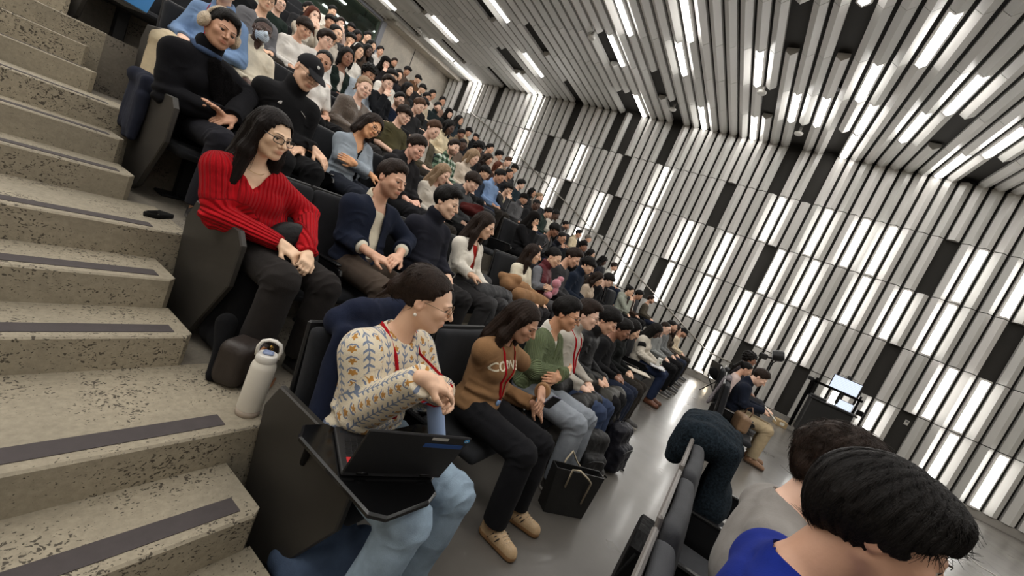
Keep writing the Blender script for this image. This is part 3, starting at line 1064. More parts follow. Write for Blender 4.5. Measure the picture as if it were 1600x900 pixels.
def top_mesh(P, h, neck='crew', sleeve='long', bulk=0.012, mat=None, wrinkle=.0065, hem=.56, rib=False, seed=0, name='top', puff=0.0, openf=False):
    mat = mat or M_CLOTH
    b = bulk
    lo = np.array((-.42, -.50, .45)); hi = np.array((.42, .32, P.neck[2] + (.20 if neck in ('turtle', 'hood', 'collar', 'stand') else .10)))
    F = Field(lo, hi, h)
    w = P.w
    F.put(ell(P.chest + A3((0, .005, .0)), (.158 * w + b, .100 + b, .195)), .03)
    F.put(ell(P.belly, (.150 * w + b, .108 + b, .17)), .05)
    F.put(ell(P.hip + A3((0, .012, .03)), (.170 + b, .128 + b, .085)), .05)
    if P.fem:
        for s in (-1, 1): F.put(ell(P.chest + A3((s * .066, -.072, -.01)), (.056 + b * .6, .050 + b, .060 + b * .6)), .04)
    F.put(cap(P.sh[-1] + A3((.035, 0, -.01)), P.sh[1] - A3((.035, 0, .01)), .056 + b), .04)
    for s in (-1, 1):
        F.put(cap(P.neck + A3((0, .02, -.015)), P.sh[s] + A3((-s * .03, .01, .0)), .038 + b * .7, .046 + b), .03)
        e, wr = P.el[s], P.wr[s]
        if sleeve == 'short':
            q = P.sh[s] + (e - P.sh[s]) * .72
            F.put(cap(P.sh[s], q, .047 * w + b, .050 * w + b), .03)
        else:
            F.put(cap(P.sh[s], e, .048 * w + b + puff, .044 * w + b + puff), .05)
            fr = {'long': .97, 'roll': .55, 'over': 1.06}[sleeve]
            q = e + (wr - e) * fr
            F.put(cap(e, q, .046 * w + b + puff, .033 * w + b * .8 + puff * .3), .018)
            dq = (wr - e) / np.linalg.norm(wr - e)
            F.put(cap(q - dq * .012, q - dq * .004, .0335 * w + b * .8), .006)
            if sleeve == 'roll':
                F.put(cap(q - dq * .03, q, .043 * w + b), .004)
            # flat end of the cuff
            qn = q
            F.put((lambda X, Y, Z, qn=qn, dq=dq: np.maximum(-((X - qn[0]) * dq[0] + (Y - qn[1]) * dq[1] + (Z - qn[2]) * dq[2]), np.sqrt((X - qn[0]) ** 2 + (Y - qn[1]) ** 2 + (Z - qn[2]) ** 2) - .075), qn - .075, qn + .075), .0, 'sub')
    nd = P.head + A3(P.H3 @ Vector((0, .02, -.06))) - P.neck
    nd /= np.linalg.norm(nd)
    n0 = P.neck + A3((0, .012, -.03))
    if neck == 'turtle':
        F.put(cap(n0, n0 + nd * .10, .068, .064), .015)
    elif neck == 'stand':
        F.put(cap(n0, n0 + nd * .085, .075, .078), .015)
    elif neck in ('hood', 'collar'):
        F.put(cap(n0 + A3((0, .01, 0)), n0 + nd * .055 + A3((0, .01, 0)), (.080 if b > 0 else .070), (.082 if b > 0 else .072)), .02)
        if neck == 'hood':
            for s in (-1, 1):
                F.put(cap(P.neck + A3((s * .07, -.02, .0)), P.neck + A3((s * .05, .10, .015)), .035, .05), .03)
            F.put(ell(P.neck + A3((0, .10, -.03)), (.10, .055, .085)), .03)
    # neck opening
    rr_ = {'crew': .064, 'v': .066, 'turtle': .056, 'stand': .062, 'hood': .066, 'collar': .064, 'wide': .098, 'open': .066}[neck]
    F.put(cap(n0 - nd * .01, n0 + nd * .25, rr_), .008, 'sub')
    if neck in ('v', 'open', 'wide'):
        dep = {'v': .15, 'open': .36, 'wide': .10}[neck]
        a = n0 + A3((0, -.04, .03)); b2 = n0 + A3((0, -.11, -dep))
        F.put(cap(a, b2, (.085 if neck == 'wide' else .060), .012 if neck != 'open' else .055), .01, 'sub')
    if neck in ('collar', 'hood'):
        F.put(cap(n0 + A3((0, -.07, .05)), n0 + A3((0, -.11, -.03)), .030, .006), .008, 'sub')
    hz = hem
    F.clip(lambda X, Y, Z: (hz - Z) + X * 0 + Y * 0)
    V, Q, NN = F.mesh()
    # folds
    if wrinkle:
        V = V + NN * (folds(P, V, seed) * wrinkle)[:, None]
    at = {}
    if rib:
        # ribs run down the body and along the sleeves
        rb = V[:, 0] * 1.0 + 0.0
        for s in (-1, 1):
            for a, q in ((P.sh[s], P.el[s]), (P.el[s], P.wr[s])):
                d = q - a; t = np.clip(((V - a) @ d) / (d @ d), 0, 1)
                c = a + t[:, None] * d
                dist = np.linalg.norm(V - c, axis=1)
                dn = d / np.linalg.norm(d)
                u = np.cross(dn, (0, 1, .2)); u /= np.linalg.norm(u); v = np.cross(dn, u)
                an = np.arctan2((V - c) @ u, (V - c) @ v)
                m_ = (dist < .092 + puff) & (s * V[:, 0] > .05) & ((s * V[:, 0] > .13) | (V[:, 1] < -.12))
                rb = np.where(m_, an * .06, rb)
        at['rib'] = ('FLOAT', rb)
        al = V[:, 2].copy()
        for s in (-1, 1):
            for a, q, o_ in ((P.sh[s], P.el[s], 0.0), (P.el[s], P.wr[s], .3)):
                d = q - a; ln = np.linalg.norm(d); t = ((V - a) @ d) / ln
                m_ = (np.linalg.norm(V - (a + np.clip(t / ln, 0, 1)[:, None] * d), axis=1) < .092 + puff) & (s * V[:, 0] > .05) & ((s * V[:, 0] > .13) | (V[:, 1] < -.12))
                al = np.where(m_, o_ + t, al)
        at['along'] = ('FLOAT', al)
    return mesh_from(name, V, Q, mat, True, attrs=at), V, Q


def trousers_mesh(P, h, wide=0.0, mat=None, seed=0, cuff=.10, wrinkle=.0055):
    lo = np.array((-.36, -.66, .04)); hi = np.array((.36, .26, .76))
    F = Field(lo, hi, h)
    F.put(ell(P.hip + A3((0, .012, .01)), (.178, .135, .105)), .04)
    F.put(ell(P.belly + A3((0, .01, -.05)), (.155 * P.w, .115, .12)), .04)
    for s in (-1, 1):
        F.put(cap(P.hp[s], P.kn[s], .092 + wide * .4, .068 + wide * .5), .03)
        F.put(cap(P.kn[s], P.an[s], .066 + wide * .6, .048 + wide), .016)
    F.clip(lambda X, Y, Z: (cuff - Z) + X * 0 + Y * 0)
    V, Q, NN = F.mesh()
    if wrinkle:
        V = V + NN * (folds(P, V, seed + 5) * wrinkle)[:, None]
    return mesh_from('trousers', V, Q, mat or M_CLOTH, True)


def shoe_mesh(kind=0):
    """a low trainer, heel at y=+.09, toe at y=-.19"""
    F = Field((-.07, -.22, -.005), (.07, .12, .12), .005)
    F.put(cap((0, .045, .045), (0, -.03, .045), .042, .044), .02)
    F.put(cap((0, -.02, .04), (0.0, -.135, .030), .045, .040), .03)
    F.put(cap((0, .05, .06), (0, .035, .098), .036, .034), .02)
    F.put(cap((0, .045, .016), (0, -.135, .016), .047, .043), .006)
    F.put(cap((0, .045, .13), (0, .03, .075), .030, .022), .006, 'sub')
    F.clip(lambda X, Y, Z: (-.0 - Z) + X * 0 + Y * 0)
    V, Q, NN = F.mesh()
    fm = (V[Q].mean(1)[:, 2] < .026).astype(int)
    return V, Q, fm


SHOE = {}


def shoe(parent, P, s, color, sole):
    key = 0
    if key not in SHOE:
        V, Q, fm = shoe_mesh()
        SHOE[key] = [mesh_from('shoe', V, Q[fm == 0], M_LEATHER, True), mesh_from('sole', V, Q[fm == 1], M_PLASTIC, True)]
    a = P.an[s]; d = P.to[s] - a
    ang = math.atan2(d[0], -d[1])
    o = obj('shoe', SHOE[key][0], parent, color)
    o.location = (a[0], a[1] - .02, .004); o.rotation_euler = (0, 0, ang)
    so = obj('sole', SHOE[key][1], o, sole)
    return o


# ------------------------------------------------------------------ hair and things worn on the head (head frame)
def hair_mesh(style, h=.006, seed=0):
    zlo = {'long': -.42, 'long2': -.36, 'bob': -.20, 'pony': -.30, 'locs': -.30, 'hijab': -.22, 'hood': -.24, 'curlylong': -.36}.get(style, -.15)
    F = Field((-.17, -.17, zlo), (.17, .22, .22), h)
    t = {'mop': .022, 'wavy': .022, 'short': .013, 'buzz': .0025, 'bangs': .016, 'curly': .022, 'quiff': .013, 'side': .013, 'long': .013, 'long2': .013, 'bob': .016, 'bun': .009, 'pony': .008, 'locs': .012, 'curlylong': .02,
         'afro': .02, 'messy': .018, 'hood': .026, 'beanie': .014, 'recede': .007, 'lowbun': .011, 'crop': .010, 'bowl': .02}[style]
    F.put(ell((0, .020, .036), (.0775 + t, .098 + t, .084 + t)), .01)
    line, side, nape = .070, .002, -.080
    if style in ('bangs', 'bowl'): line = .036
    if style == 'recede': line = .085
    if style in ('messy', 'curly'): line = .060
    if style in ('quiff', 'side', 'crop', 'short'): line = .080
    if style in ('bun', 'pony', 'lowbun'): line = .084
    if style in ('hood', 'beanie'): line = .045
    if style in ('mop', 'wavy'): line, side, nape = .058, -.012, -.088
    if style in ('long', 'long2', 'bob', 'locs', 'curlylong', 'hood'): side, nape = -.03, -.12
    if style in ('short', 'crop', 'side', 'messy', 'quiff'):
        F.put(ell((0, -.004, .102), (.064, .080, .038)), .03)
    if style in ('quiff',): F.put(ell((0, -.055, .105), (.06, .045, .028)), .03)
    if style in ('messy',): F.put(ell((.01, -.05, .10), (.07, .05, .035)), .03)
    if style in ('side',): F.put(ell((.02, -.06, .098), (.06, .04, .026)), .03)
    if style in ('mop', 'wavy'): F.put(ell((0, -.040, .092), (.066, .050, .036)), .03); F.put(ell((0, .085, .0), (.07, .045, .075)), .03)
    if style in ('bangs', 'bowl'): F.put(ell((0, -.072, .066), (.066, .030, .040)), .02)

    def keep(X, Y, Z):
        # front limit of the hair for each height
        Zt = Z
        Z = Z - np.clip((np.abs(X + .012) - .02) / .05, 0, 1) * -.0 + .004 * np.sin(X * 120 + 1.0) - .010 * np.clip((np.abs(X) - .03) / .03, 0, 1) * (style in ('short', 'crop', 'quiff', 'side', 'recede', 'buzz', 'messy'))
        yc = np.where(Z > line, -1.0, np.where(Z > .018, -.064 + (line - Z) / (line - .018) * .042 + side, np.where(Z > -.022, -.012 + side, .020 + side * 1.6)))
        if style in ('long', 'long2', 'bob', 'hood', 'locs', 'curlylong'):
            yc = np.where(Z > line + .012, -1.0, -.062 + np.clip((.03 - Z) / .08, 0, 1) * .03)
            yc = np.where(np.abs(X) < .050 + .012 * (Z < .03), 10.0 * (Z < line + .008 - (X * X) * 6) - 1 * (Z >= line + .008 - (X * X) * 6), yc)
            yc = np.where(Y > .02, -1.0, yc)
        Z = Zt
        yc = yc - (.013 if style in ('short', 'crop', 'side', 'quiff', 'messy', 'recede', 'curly') else 0) + .006 * np.sin(Z * 190 + X * 90) + .005 * np.sin(X * 230 + Z * 60)
        return np.maximum((yc - Y) * .6, (nape - Z) * (Y > .0) + (-.06 - Z) * (Y <= .0) if style not in ('long', 'long2', 'bob', 'hood', 'locs', 'curlylong') else (nape - Z))
    F.clip(keep, .016 if style in ('short', 'crop', 'side', 'quiff', 'messy', 'recede', 'curly', 'bun', 'pony', 'lowbun') else .006)
    if style in ('long', 'long2', 'curlylong'):
        ln = -.36 if style == 'long' else -.30
        for s in (-1, 1):
            F.put(cap((s * .076, -.010, .03), (s * .086, .004, -.12), .026, .036), .025)
            F.put(cap((s * .086, .004, -.12), (s * .100, -.030 if style != 'long' else -.012, ln * .85), .038, .024), .025)
        F.put(cap((-.03, .085, .0), (-.04, .095, -.2), .05, .058), .03)
        F.put(cap((.03, .085, .0), (.04, .095, -.2), .05, .058), .03)
        F.put(cap((-.045, .09, -.2), (-.05, .085, ln), .046, .03), .03)
        F.put(cap((.045, .09, -.2), (.05, .085, ln), .046, .03), .03)
    if style == 'bob':
        for s in (-1, 1):
            F.put(cap((s * .080, -.005, .02), (s * .078, -.012, -.10), .026, .028), .02)
        F.put(cap((-.035, .085, .0), (-.035, .08, -.12), .05, .045), .03)
        F.put(cap((.035, .085, .0), (.035, .08, -.12), .05, .045), .03)
    if style == 'bun':
        F.put(ell((0, .098, .098), (.036, .034, .034)), .012)
    if style == 'lowbun':
        F.put(ell((0, .122, .0), (.055, .044, .052)), .016); F.put(ell((0, .06, .06), (.078, .07, .07)), .03)
        F.put(cap((.0, .15, .0), (.03, .185, -.045), .016, .006), .012)
        F.put(cap((-.01, .145, -.02), (-.03, .18, -.07), .014, .005), .012)
    if style == 'pony':
        F.put(ell((0, .125, .05), (.025, .03, .025)), .012)
        F.put(cap((0, .14, .045), (0, .165, -.10), .026, .032), .02)
        F.put(cap((0, .165, -.10), (0, .15, -.24), .032, .012), .02)
    if style == 'locs':
        for i in range(26):
            a = -2.55 + 5.1 * i / 25
            x, y = .088 * math.sin(a), .03 + .095 * math.cos(a)
            l_ = -.24 + .05 * math.sin(i * 2.3)
            if abs(a) > 2.0: l_ = -.2
            F.put(cap((x, y, .03), (x * 1.15, y + .005, l_), .012, .009), .004)
    if style == 'hood':
        F.put(cap((0, .06, -.06), (0, .07, -.18), .095, .11), .03)
        for s in (-1, 1): F.put(cap((s * .085, -.02, .0), (s * .075, -.03, -.14), .022, .035), .03)
    if style == 'curlylong' or style in ('curly', 'afro'):
        rg = random.Random(seed + 5)
        V0, Q0, N0 = F.mesh()
        pts = V0[NR.permutation(len(V0))[:230 if style != 'curlylong' else 330]]
        for p in pts:
            if p[1] < -.02 and p[2] < .05: continue
            F.put(ell(p, (.011 + rg.random() * .007,) * 3), .004)
    V, Q, NN = F.mesh()
    if style not in ('hood', 'beanie', 'curly', 'curlylong', 'afro'):
        an = np.arctan2(V[:, 0], V[:, 1] + .02)
        hang = np.clip((.04 - V[:, 2]) / .05, 0, 1)
        # strands radiate from the whorl on top, then hang
        ph = np.where(hang > .5, an * 34, an * 30) + 2.2 * wave_noise(V, 16, seed, 2)
        st = np.sin(ph) * .6 + np.sin(ph * 2.3 + 1.1) * .4
        amp = .0012 if style in ('buzz', 'recede', 'bun', 'pony', 'lowbun', 'short', 'crop', 'quiff', 'side', 'messy') else .0026
        V = V + NN * (st * amp + wave_noise(V, 40, seed + 2, 2) * amp * .7)[:, None]
        if style in ('short', 'messy', 'quiff', 'bangs', 'crop'):
            V = V + NN * (np.clip(wave_noise(V, 60, seed + 9, 2), 0, 1) * .008)[:, None]
    elif style in ('hood',):
        V = V + NN * (wave_noise(V, 22, seed) * .005)[:, None]
    elif style == 'beanie':
        an = np.arctan2(V[:, 0], V[:, 1])
        V = V + NN * (np.sin(an * 40) * .0015)[:, None]
    else:
        V = V + NN * (wave_noise(V, 130, seed, 1) * .0035)[:, None]
    if style in ('hood', 'beanie', 'buzz'):
        return mesh_from('hair', V, Q, M_HAIR, True)
    if style == 'wavy':
        V = V + NN * (wave_noise(V, 55, seed, 2) * .009 + np.abs(wave_noise(V, 90, seed + 1, 1)) * .006)[:, None]
    # loose locks over the mass of the hair
    rg = np.random.default_rng(seed + len(style))
    n = {True: 620, False: 200}[h < .0055]
    rad = .0011 if h < .0055 else .0018
    if style in ('mop', 'wavy'): n, rad = 3200, .0006
    okv = np.ones(len(V), bool)
    if style in ('long', 'long2', 'bob', 'curlylong', 'locs'): okv = ~((V[:, 1] < -.03) & (V[:, 2] > -.08))
    if style in ('mop', 'wavy'): okv = ~((V[:, 1] < .03) & (V[:, 2] < .035))
    ids = rg.choice(np.nonzero(okv)[0], n)
    whorl = np.array((.012, .045, .118))
    P0, n0 = V[ids], NN[ids]
    comb = P0 - whorl
    if style in ('side', 'quiff'): comb = comb * .35 + np.array((.06, .02, .02))
    if style in ('bun', 'lowbun', 'pony'): comb = np.array((0, .13, .05 if style == 'bun' else 0.0)) - P0
    if style in ('curly', 'curlylong', 'afro', 'messy', 'short', 'crop', 'wavy'): comb = comb * .6 + rg.normal(size=(n, 3)) * .05
    low = P0[:, 2] < .0
    comb[low] = comb[low] * .15 + np.array((0, 0, -.1))
    T = comb - n0 * (comb * n0).sum(1)[:, None]; T /= np.linalg.norm(T, axis=1)[:, None] + 1e-9
    ln = {'short': .028, 'crop': .018, 'quiff': .045, 'side': .05, 'messy': .05, 'bangs': .05, 'bowl': .05, 'curly': .035, 'afro': .03, 'recede': .02, 'bun': .05, 'lowbun': .05, 'pony': .05, 'locs': .04}.get(style, .05 if style in ('mop', 'wavy') else .085)
    LN = ln * rg.uniform(.4, 1.0, n) * np.where(P0[:, 1] < -.06, .5, 1.0); lift = rg.uniform(.0, .30 if style == 'wavy' else .08 if style == 'mop' else .16, n)
    Vs, Fs = [], []
    base = len(V)
    K = 5
    side_ = np.cross(T, n0)
    jit = rg.normal(size=(n, 1)) * .25
    for k in range(K):
        u = k / (K - 1)
        c = P0 - n0 * .002 + (T + side_ * jit * u) * (LN * u)[:, None] + n0 * (LN * (lift * u - .22 * u * u))[:, None]
        if style in ('long', 'long2', 'bob', 'curlylong'): c[:, 2] -= LN * u * u * .25
        w = rad * (1 - .85 * u) + .0002
        for j in range(3):
            an = 2.094 * j
            Vs.append(c + side_ * (w * math.cos(an)) + n0 * (w * math.sin(an)))
    Vs = np.stack(Vs, 1).reshape(-1, 3)           # per strand: K*3 vertices
    for k in range(K - 1):
        for j in range(3):
            q = np.array([k * 3 + j, k * 3 + (j + 1) % 3, (k + 1) * 3 + (j + 1) % 3, (k + 1) * 3 + j])
            Fs.append(base + np.arange(n)[:, None] * K * 3 + q[None])
    V = np.concatenate([V, Vs]); Q = np.concatenate([Q] + Fs)
    return mesh_from('hair', V, Q, M_HAIR, True)


HAIRS = {}


def get_hair(style, h, seed=0):
    k = (style, h, seed)
    if k not in HAIRS: HAIRS[k] = hair_mesh(style, h, seed)
    return HAIRS[k]


def eye_mesh():
    mb = MB()
    n, k = 18, 14
    r = .0128
    V = []; F = []; Mi = []
    for j in range(k + 1):
        th = math.pi * .62 * j / k
        for i in range(n):
            a = 2 * math.pi * i / n
            V.append((r * math.sin(th) * math.cos(a), -r * math.cos(th), r * math.sin(th) * math.sin(a)))
    for j in range(k):
        for i in range(n):
            F.append((j * n + i, j * n + (i + 1) % n, (j + 1) * n + (i + 1) % n, (j + 1) * n + i))
            Mi.append(1 if j < 5 else 0)
    mb.V, mb.F, mb.M = V, F, Mi
    return mb.mesh('eye', [M_EYEW, M_IRIS], True)


def brow_mesh(s):
    pts = []
    rs = []
    for i in range(9):
        u = i / 8
        x = .011 + .041 * u
        z = .0245 + .0065 * math.sin(u * 2.3) - .003 * u
        y = -.0985 + 6.5 * max(0, x - .008) ** 2 + .0003
        pts.append((s * x, y, z)); rs.append(.0019 * (1 - .6 * u) + .0004)
    mb = MB(); mb.tube(pts, rs, 6, flat=.6)
    return mb.mesh('eyebrow', M_HAIR, True)


def lash_mesh(s):
    pts = []; rs = []
    for i in range(9):
        u = -1 + 2 * i / 8
        x = .0315 + .0155 * u
        z = .0095 - .0045 * u * u
        y = -.0905 + .0055 * u * u + .003 * (u > 0) * u
        pts.append((s * x, y, z)); rs.append(.0008)
    mb = MB(); mb.tube(pts, rs, 5)
    return mb.mesh('eyelashes', M_HAIR, True)


def glasses_mesh(round_=False, w=.0014, rim=True):
    mb = MB(); lens = []
    hw, hh = (.0225, .0205) if round_ else (.0255, .0165)
    for s in (-1, 1):
        pts = []
        for i in range(20):
            a = 2 * math.pi * i / 20
            ca, sa = math.cos(a), math.sin(a)
            e = 1.0 if round_ else .65
            x = hw * math.copysign(abs(ca) ** e, ca); z = hh * math.copysign(abs(sa) ** e, sa)
            pts.append((s * .034 + x, -.109 + .012 * ((s * .034 + x) / .06) ** 2, .001 + z))
        mb.tube(pts, w, 6, closed=True)
        lb = MB(); lb.add([(p[0], p[1], p[2]) for p in pts], [tuple(range(20))]); lens.append(lb.mesh('lens', M_GLASS, True))
        mb.tube([(s * (.034 + hw), -.105, .007), (s * .072, -.095, .009), (s * .080, -.03, .009), (s * .081, .02, .006), (s * .079, .035, -.012)], w, 6)
    mb.tube([(-.0115, -.110, .006), (0, -.1135, .009), (.0115, -.110, .006)], w, 6)
    return mb.mesh('glasses', M_GLOSS, True), lens


EYE_ME = eye_mesh()
BROW_ME = {s: brow_mesh(s) for s in (-1, 1)}
LASH_ME = {s: lash_mesh(s) for s in (-1, 1)}
GLASS_ME = {}


def add_eyes(root, P, browcol, look=(0, 0), lash=True):
    for s in (-1, 1):
        o = obj('eye', EYE_ME, root)
        o.matrix_local = P.H @ Matrix.Translation((s * EYE[0], EYE[1], EYE[2])) @ (RZ(math.radians(look[0])) @ RX(math.radians(look[1]))).to_4x4()
        b = obj('eyebrow', BROW_ME[s], root, browcol); b.matrix_local = P.H
        if lash:
            b = obj('eyelashes', LASH_ME[s], root, (.01, .008, .006, 1)); b.matrix_local = P.H


def add_glasses(root, P, color, round_=False, w=.0014):
    k = (round_, w)
    if k not in GLASS_ME: GLASS_ME[k] = glasses_mesh(round_, w)
    a, l_ = GLASS_ME[k]
    o = obj('glasses', a, root, color); o.matrix_local = P.H
    for q_ in l_: obj('lens', q_, o)
    return o


def add_hair(root, P, style, color, h=.006, seed=0, name='hair', mat=None):
    me = get_hair(style, h, seed)
    o = obj(name, me, root, color)
    o.matrix_local = P.H
    if mat is not None and me.materials[0] != mat:
        o.material_slots[0].link = 'OBJECT'; o.material_slots[0].material = mat
    return o

# ------------------------------------------------------------------ auditorium seats (origin on the tier under the sitter, facing -Y)
C_SEAT = srgb(38, 39, 42)
C_SHELL = srgb(24, 24, 25)
C_PANEL = srgb(48, 45, 41)


def smooth_slab(w, hgt, th, r=.03, lean=.14, n=.016):
    F = Field((-w / 2 - .03, -.12, -.03), (w / 2 + .03, .14, hgt + .03), n)
    F.put(rbox((0, 0, hgt / 2), (w / 2, th / 2, hgt / 2), r), 0)
    V, Q, NN = F.mesh()
    V[:, 1] += -.018 * np.cos(V[:, 0] / w * 2.6) + (V[:, 2] - hgt * .4) ** 2 * .12
    return V, Q


def seat_meshes():
    d = {}
    V, Q = smooth_slab(.565, .56, .075)
    V = V @ np.array(RX(-.13)).T + np.array((0, .178, .42))
    d['backrest'] = mesh_from('backrest', V, Q, M_SEAT, True)
    mb = MB()
    mb.box((0, .262, .70), (.57, .022, .58), rot=RX(-.13), bev=.008)
    mb.box((0, .205, .40), (.56, .06, .06), bev=.01)
    d['back_shell'] = mb.mesh('back_shell', M_PLASTIC)
    F = Field((-.32, -.36, .31), (.32, .24, .50), .014)
    F.put(rbox((0, -.07, .384), (.255, .235, .040), .035), 0)
    V, Q, NN = F.mesh()
    V[:, 2] += (V[:, 2] > .39) * (-.012 * np.cos(V[:, 0] * 5))
    d['seat_cushion'] = mesh_from('seat_cushion', V, Q, M_SEAT, True)
    mb = MB()
    mb.box((0, .12, .36), (.52, .10, .05), bev=.01)
    mb.box((0, .14, .19), (.10, .09, .36), bev=.01)
    mb.box((0, .13, .012), (.30, .16, .024), bev=.008)
    d['pedestal'] = mb.mesh('pedestal', M_PLASTIC)
    for s, nm in ((1, 'armrest'),):
        mb = MB()
        poly = [(.20, .54), (.20, .575), (-.22, .590), (-.285, .578), (-.30, .545), (-.14, .44), (.06, .33), (.20, .31)]
        mb.prism(poly, 0, .276, .304, bev=.006)
        mb.box((.290, -.04, .594), (.040, .44, .020), rot=RX(-.035), bev=.008)
        d['armrest'] = mb.mesh('armrest', M_GLOSS)
    mb = MB()
    poly = [(.30, .58), (.24, .70), (-.27, .70), (-.335, .64), (-.335, .42), (-.12, .07), (-.02, .02), (.20, .02)]
    mb.prism(poly, 0, -.350, -.318, bev=.006)
    d['side_panel'] = mb.mesh('side_panel', M_PAINT)
    return d


SEAT_ME = seat_meshes()
SEATX0, SEATP = 1.435, 0.65


def make_seat(x, y, z, label, group=None, panel=False, rot=0.0, color=C_SEAT, shell=C_SHELL):
    t = thing('auditorium_seat', label, 'seat', (x, y, z), rot, group)
    obj('backrest', SEAT_ME['backrest'], t, color)
    obj('back_shell', SEAT_ME['back_shell'], t, shell)
    obj('seat_cushion', SEAT_ME['seat_cushion'], t, color)
    obj('pedestal', SEAT_ME['pedestal'], t, C_SHELL)
    obj('armrest', SEAT_ME['armrest'], t, srgb(22, 22, 23))
    if panel:
        obj('side_panel', SEAT_ME['side_panel'], t, C_PANEL)
    return t


def row_y(n):
    return edge(n + 1) - .285

# ------------------------------------------------------------------ the audience
SKIN = {'p': srgb(222, 182, 160), 'm': srgb(204, 160, 134), 'a': srgb(214, 174, 146), 't': srgb(180, 136, 110), 'b': srgb(138, 98, 77), 'd': srgb(80, 58, 48)}
HAIRC = {'k': srgb(19, 16, 15), 'd': srgb(40, 29, 23), 'b': srgb(78, 54, 38), 'l': srgb(116, 90, 66), 'o': srgb(150, 126, 100), 'r': srgb(92, 48, 32), 'g': srgb(110, 104, 98), 'w': srgb(220, 215, 205)}
POSES = {
    'A': dict(pitch=4, yaw=8), 'B': dict(pitch=6, yaw=-8), 'C': dict(pitch=10, yaw=4, armL='cross', armR='crossb'), 'D': dict(pitch=12, yaw=-6, armR='chin', lean=-.05),
    'E': dict(pitch=20, yaw=4, lean=-.03), 'F': dict(pitch=8, yaw=12, armL='knee', armR='knee'), 'G': dict(pitch=6, armL='face', armR='face', lean=-.05), 'H': dict(pitch=26, armR='phone', armL='phone'),
    'J': dict(pitch=10, yaw=26, armL='lap', armR='knee'), 'K': dict(pitch=12, yaw=-28, roll=7),
}
BODY = {}; TOPS = {}; LEGS = {}; POSEC = {}
PEOPLE = []


def get_pose(key, fem):
    k = (key, fem)
    if k not in POSEC: POSEC[k] = Pose(fem=fem, **POSES[key])
    return POSEC[k]


def place(P, px, py, row, xmax=12.05):
    """root position and scale that put the head of pose P in seat row `row` on the line of sight"""
    d = ray(px, py)
    hl = P.head
    ty = row_y(row) - .05 + hl[1]
    t = ty / d.y
    if d.x * t > xmax: t = xmax / d.x
    x, y, z = d.x * t, d.y * t, d.z * t + CAMZ
    s = min(max((z - tz(row)) / hl[2], .93), 1.09)
    return Vector((x - hl[0] * s, y - hl[1] * s, tz(row))), s


def person(root, P, label, h=.008, skin='m', hair=('short', 'k'), top='crew', topc=(.1, .1, .1, 1), inner=None, innerc=None, legc=(.03, .03, .03, 1), bulk=.012, sleeve='long', mat=None, legmat=None,
           wide=.012, glasses=None, beard=0.0, eyes=True, group=None, scale=1.0, rotz=0.0, shoes=None, key=None, seed=0, hairseed=0, topname='top', puff=0.0, rib=False, hem=.56, jaw=1.0, nose=1.0, lash=True, brow=True, hairname=None):
    """one seated person; parts are children of an empty on the floor under the hips"""
    r = thing('person', label, 'person', root, rotz, group)
    r.scale = (scale,) * 3
    kb = (key or id(P), round(h, 4), beard, jaw, nose)
    if kb not in BODY: BODY[kb] = body_mesh(P, h, jaw=jaw, nose=nose, beard=beard, brow=not eyes)
    sk_ = SKIN[skin] if isinstance(skin, str) else skin
    obj('body', BODY[kb], r, tuple(min(c_ * 1.22, .88) for c_ in sk_[:3]) + (1.0,))
    kt = (key or id(P), round(h, 4), top, sleeve, bulk, (mat or M_CLOTH).name, puff, rib, hem, seed)
    if kt not in TOPS: TOPS[kt] = top_mesh(P, h, top, sleeve, bulk, mat, rib=rib, seed=seed, puff=puff, hem=hem, name=topname)[0]
    obj(topname, TOPS[kt], r, topc)
    if inner:
        kt = (key or id(P), round(h, 4), inner, 'short', .004)
        if kt not in TOPS: TOPS[kt] = top_mesh(P, h, inner, 'short', -.004, None, wrinkle=.001, name='shirt')[0]
        obj('shirt', TOPS[kt], r, innerc)
    kl = (key or id(P), round(h, 4), wide, (legmat or M_CLOTH).name)
    if kl not in LEGS: LEGS[kl] = trousers_mesh(P, h, wide, legmat)
    obj('trousers', LEGS[kl], r, legc)
    if eyes:
        add_eyes(r, P, HAIRC[hair[1]] if isinstance(hair[1], str) else hair[1], lash=lash)
    if hair[0] != 'none':
        add_hair(r, P, hair[0], HAIRC[hair[1]] if isinstance(hair[1], str) else hair[1], h=.005 if h < .005 else .007, seed=hairseed, name=hairname or ('hood' if hair[0] == 'hood' else 'beanie' if hair[0] == 'beanie' else 'hair'), mat=M_CLOTH if hair[0] in ('hood', 'beanie') else None)
    if shoes is None and h < .007:
        shoes = (srgb(38, 37, 38), srgb(90, 88, 86))
    if glasses:
        add_glasses(r, P, glasses[0], glasses[1], glasses[2] if len(glasses) > 2 else .0014)
    if shoes:
        for s in (-1, 1): shoe(r, P, s, shoes[0], shoes[1])
    PEOPLE.append(r)
    return r


GREY = lambda v: srgb(v, v, v)
GLASSB = (srgb(18, 18, 18), False, .0016)
GLASSM = (srgb(120, 110, 95), True, .0011)
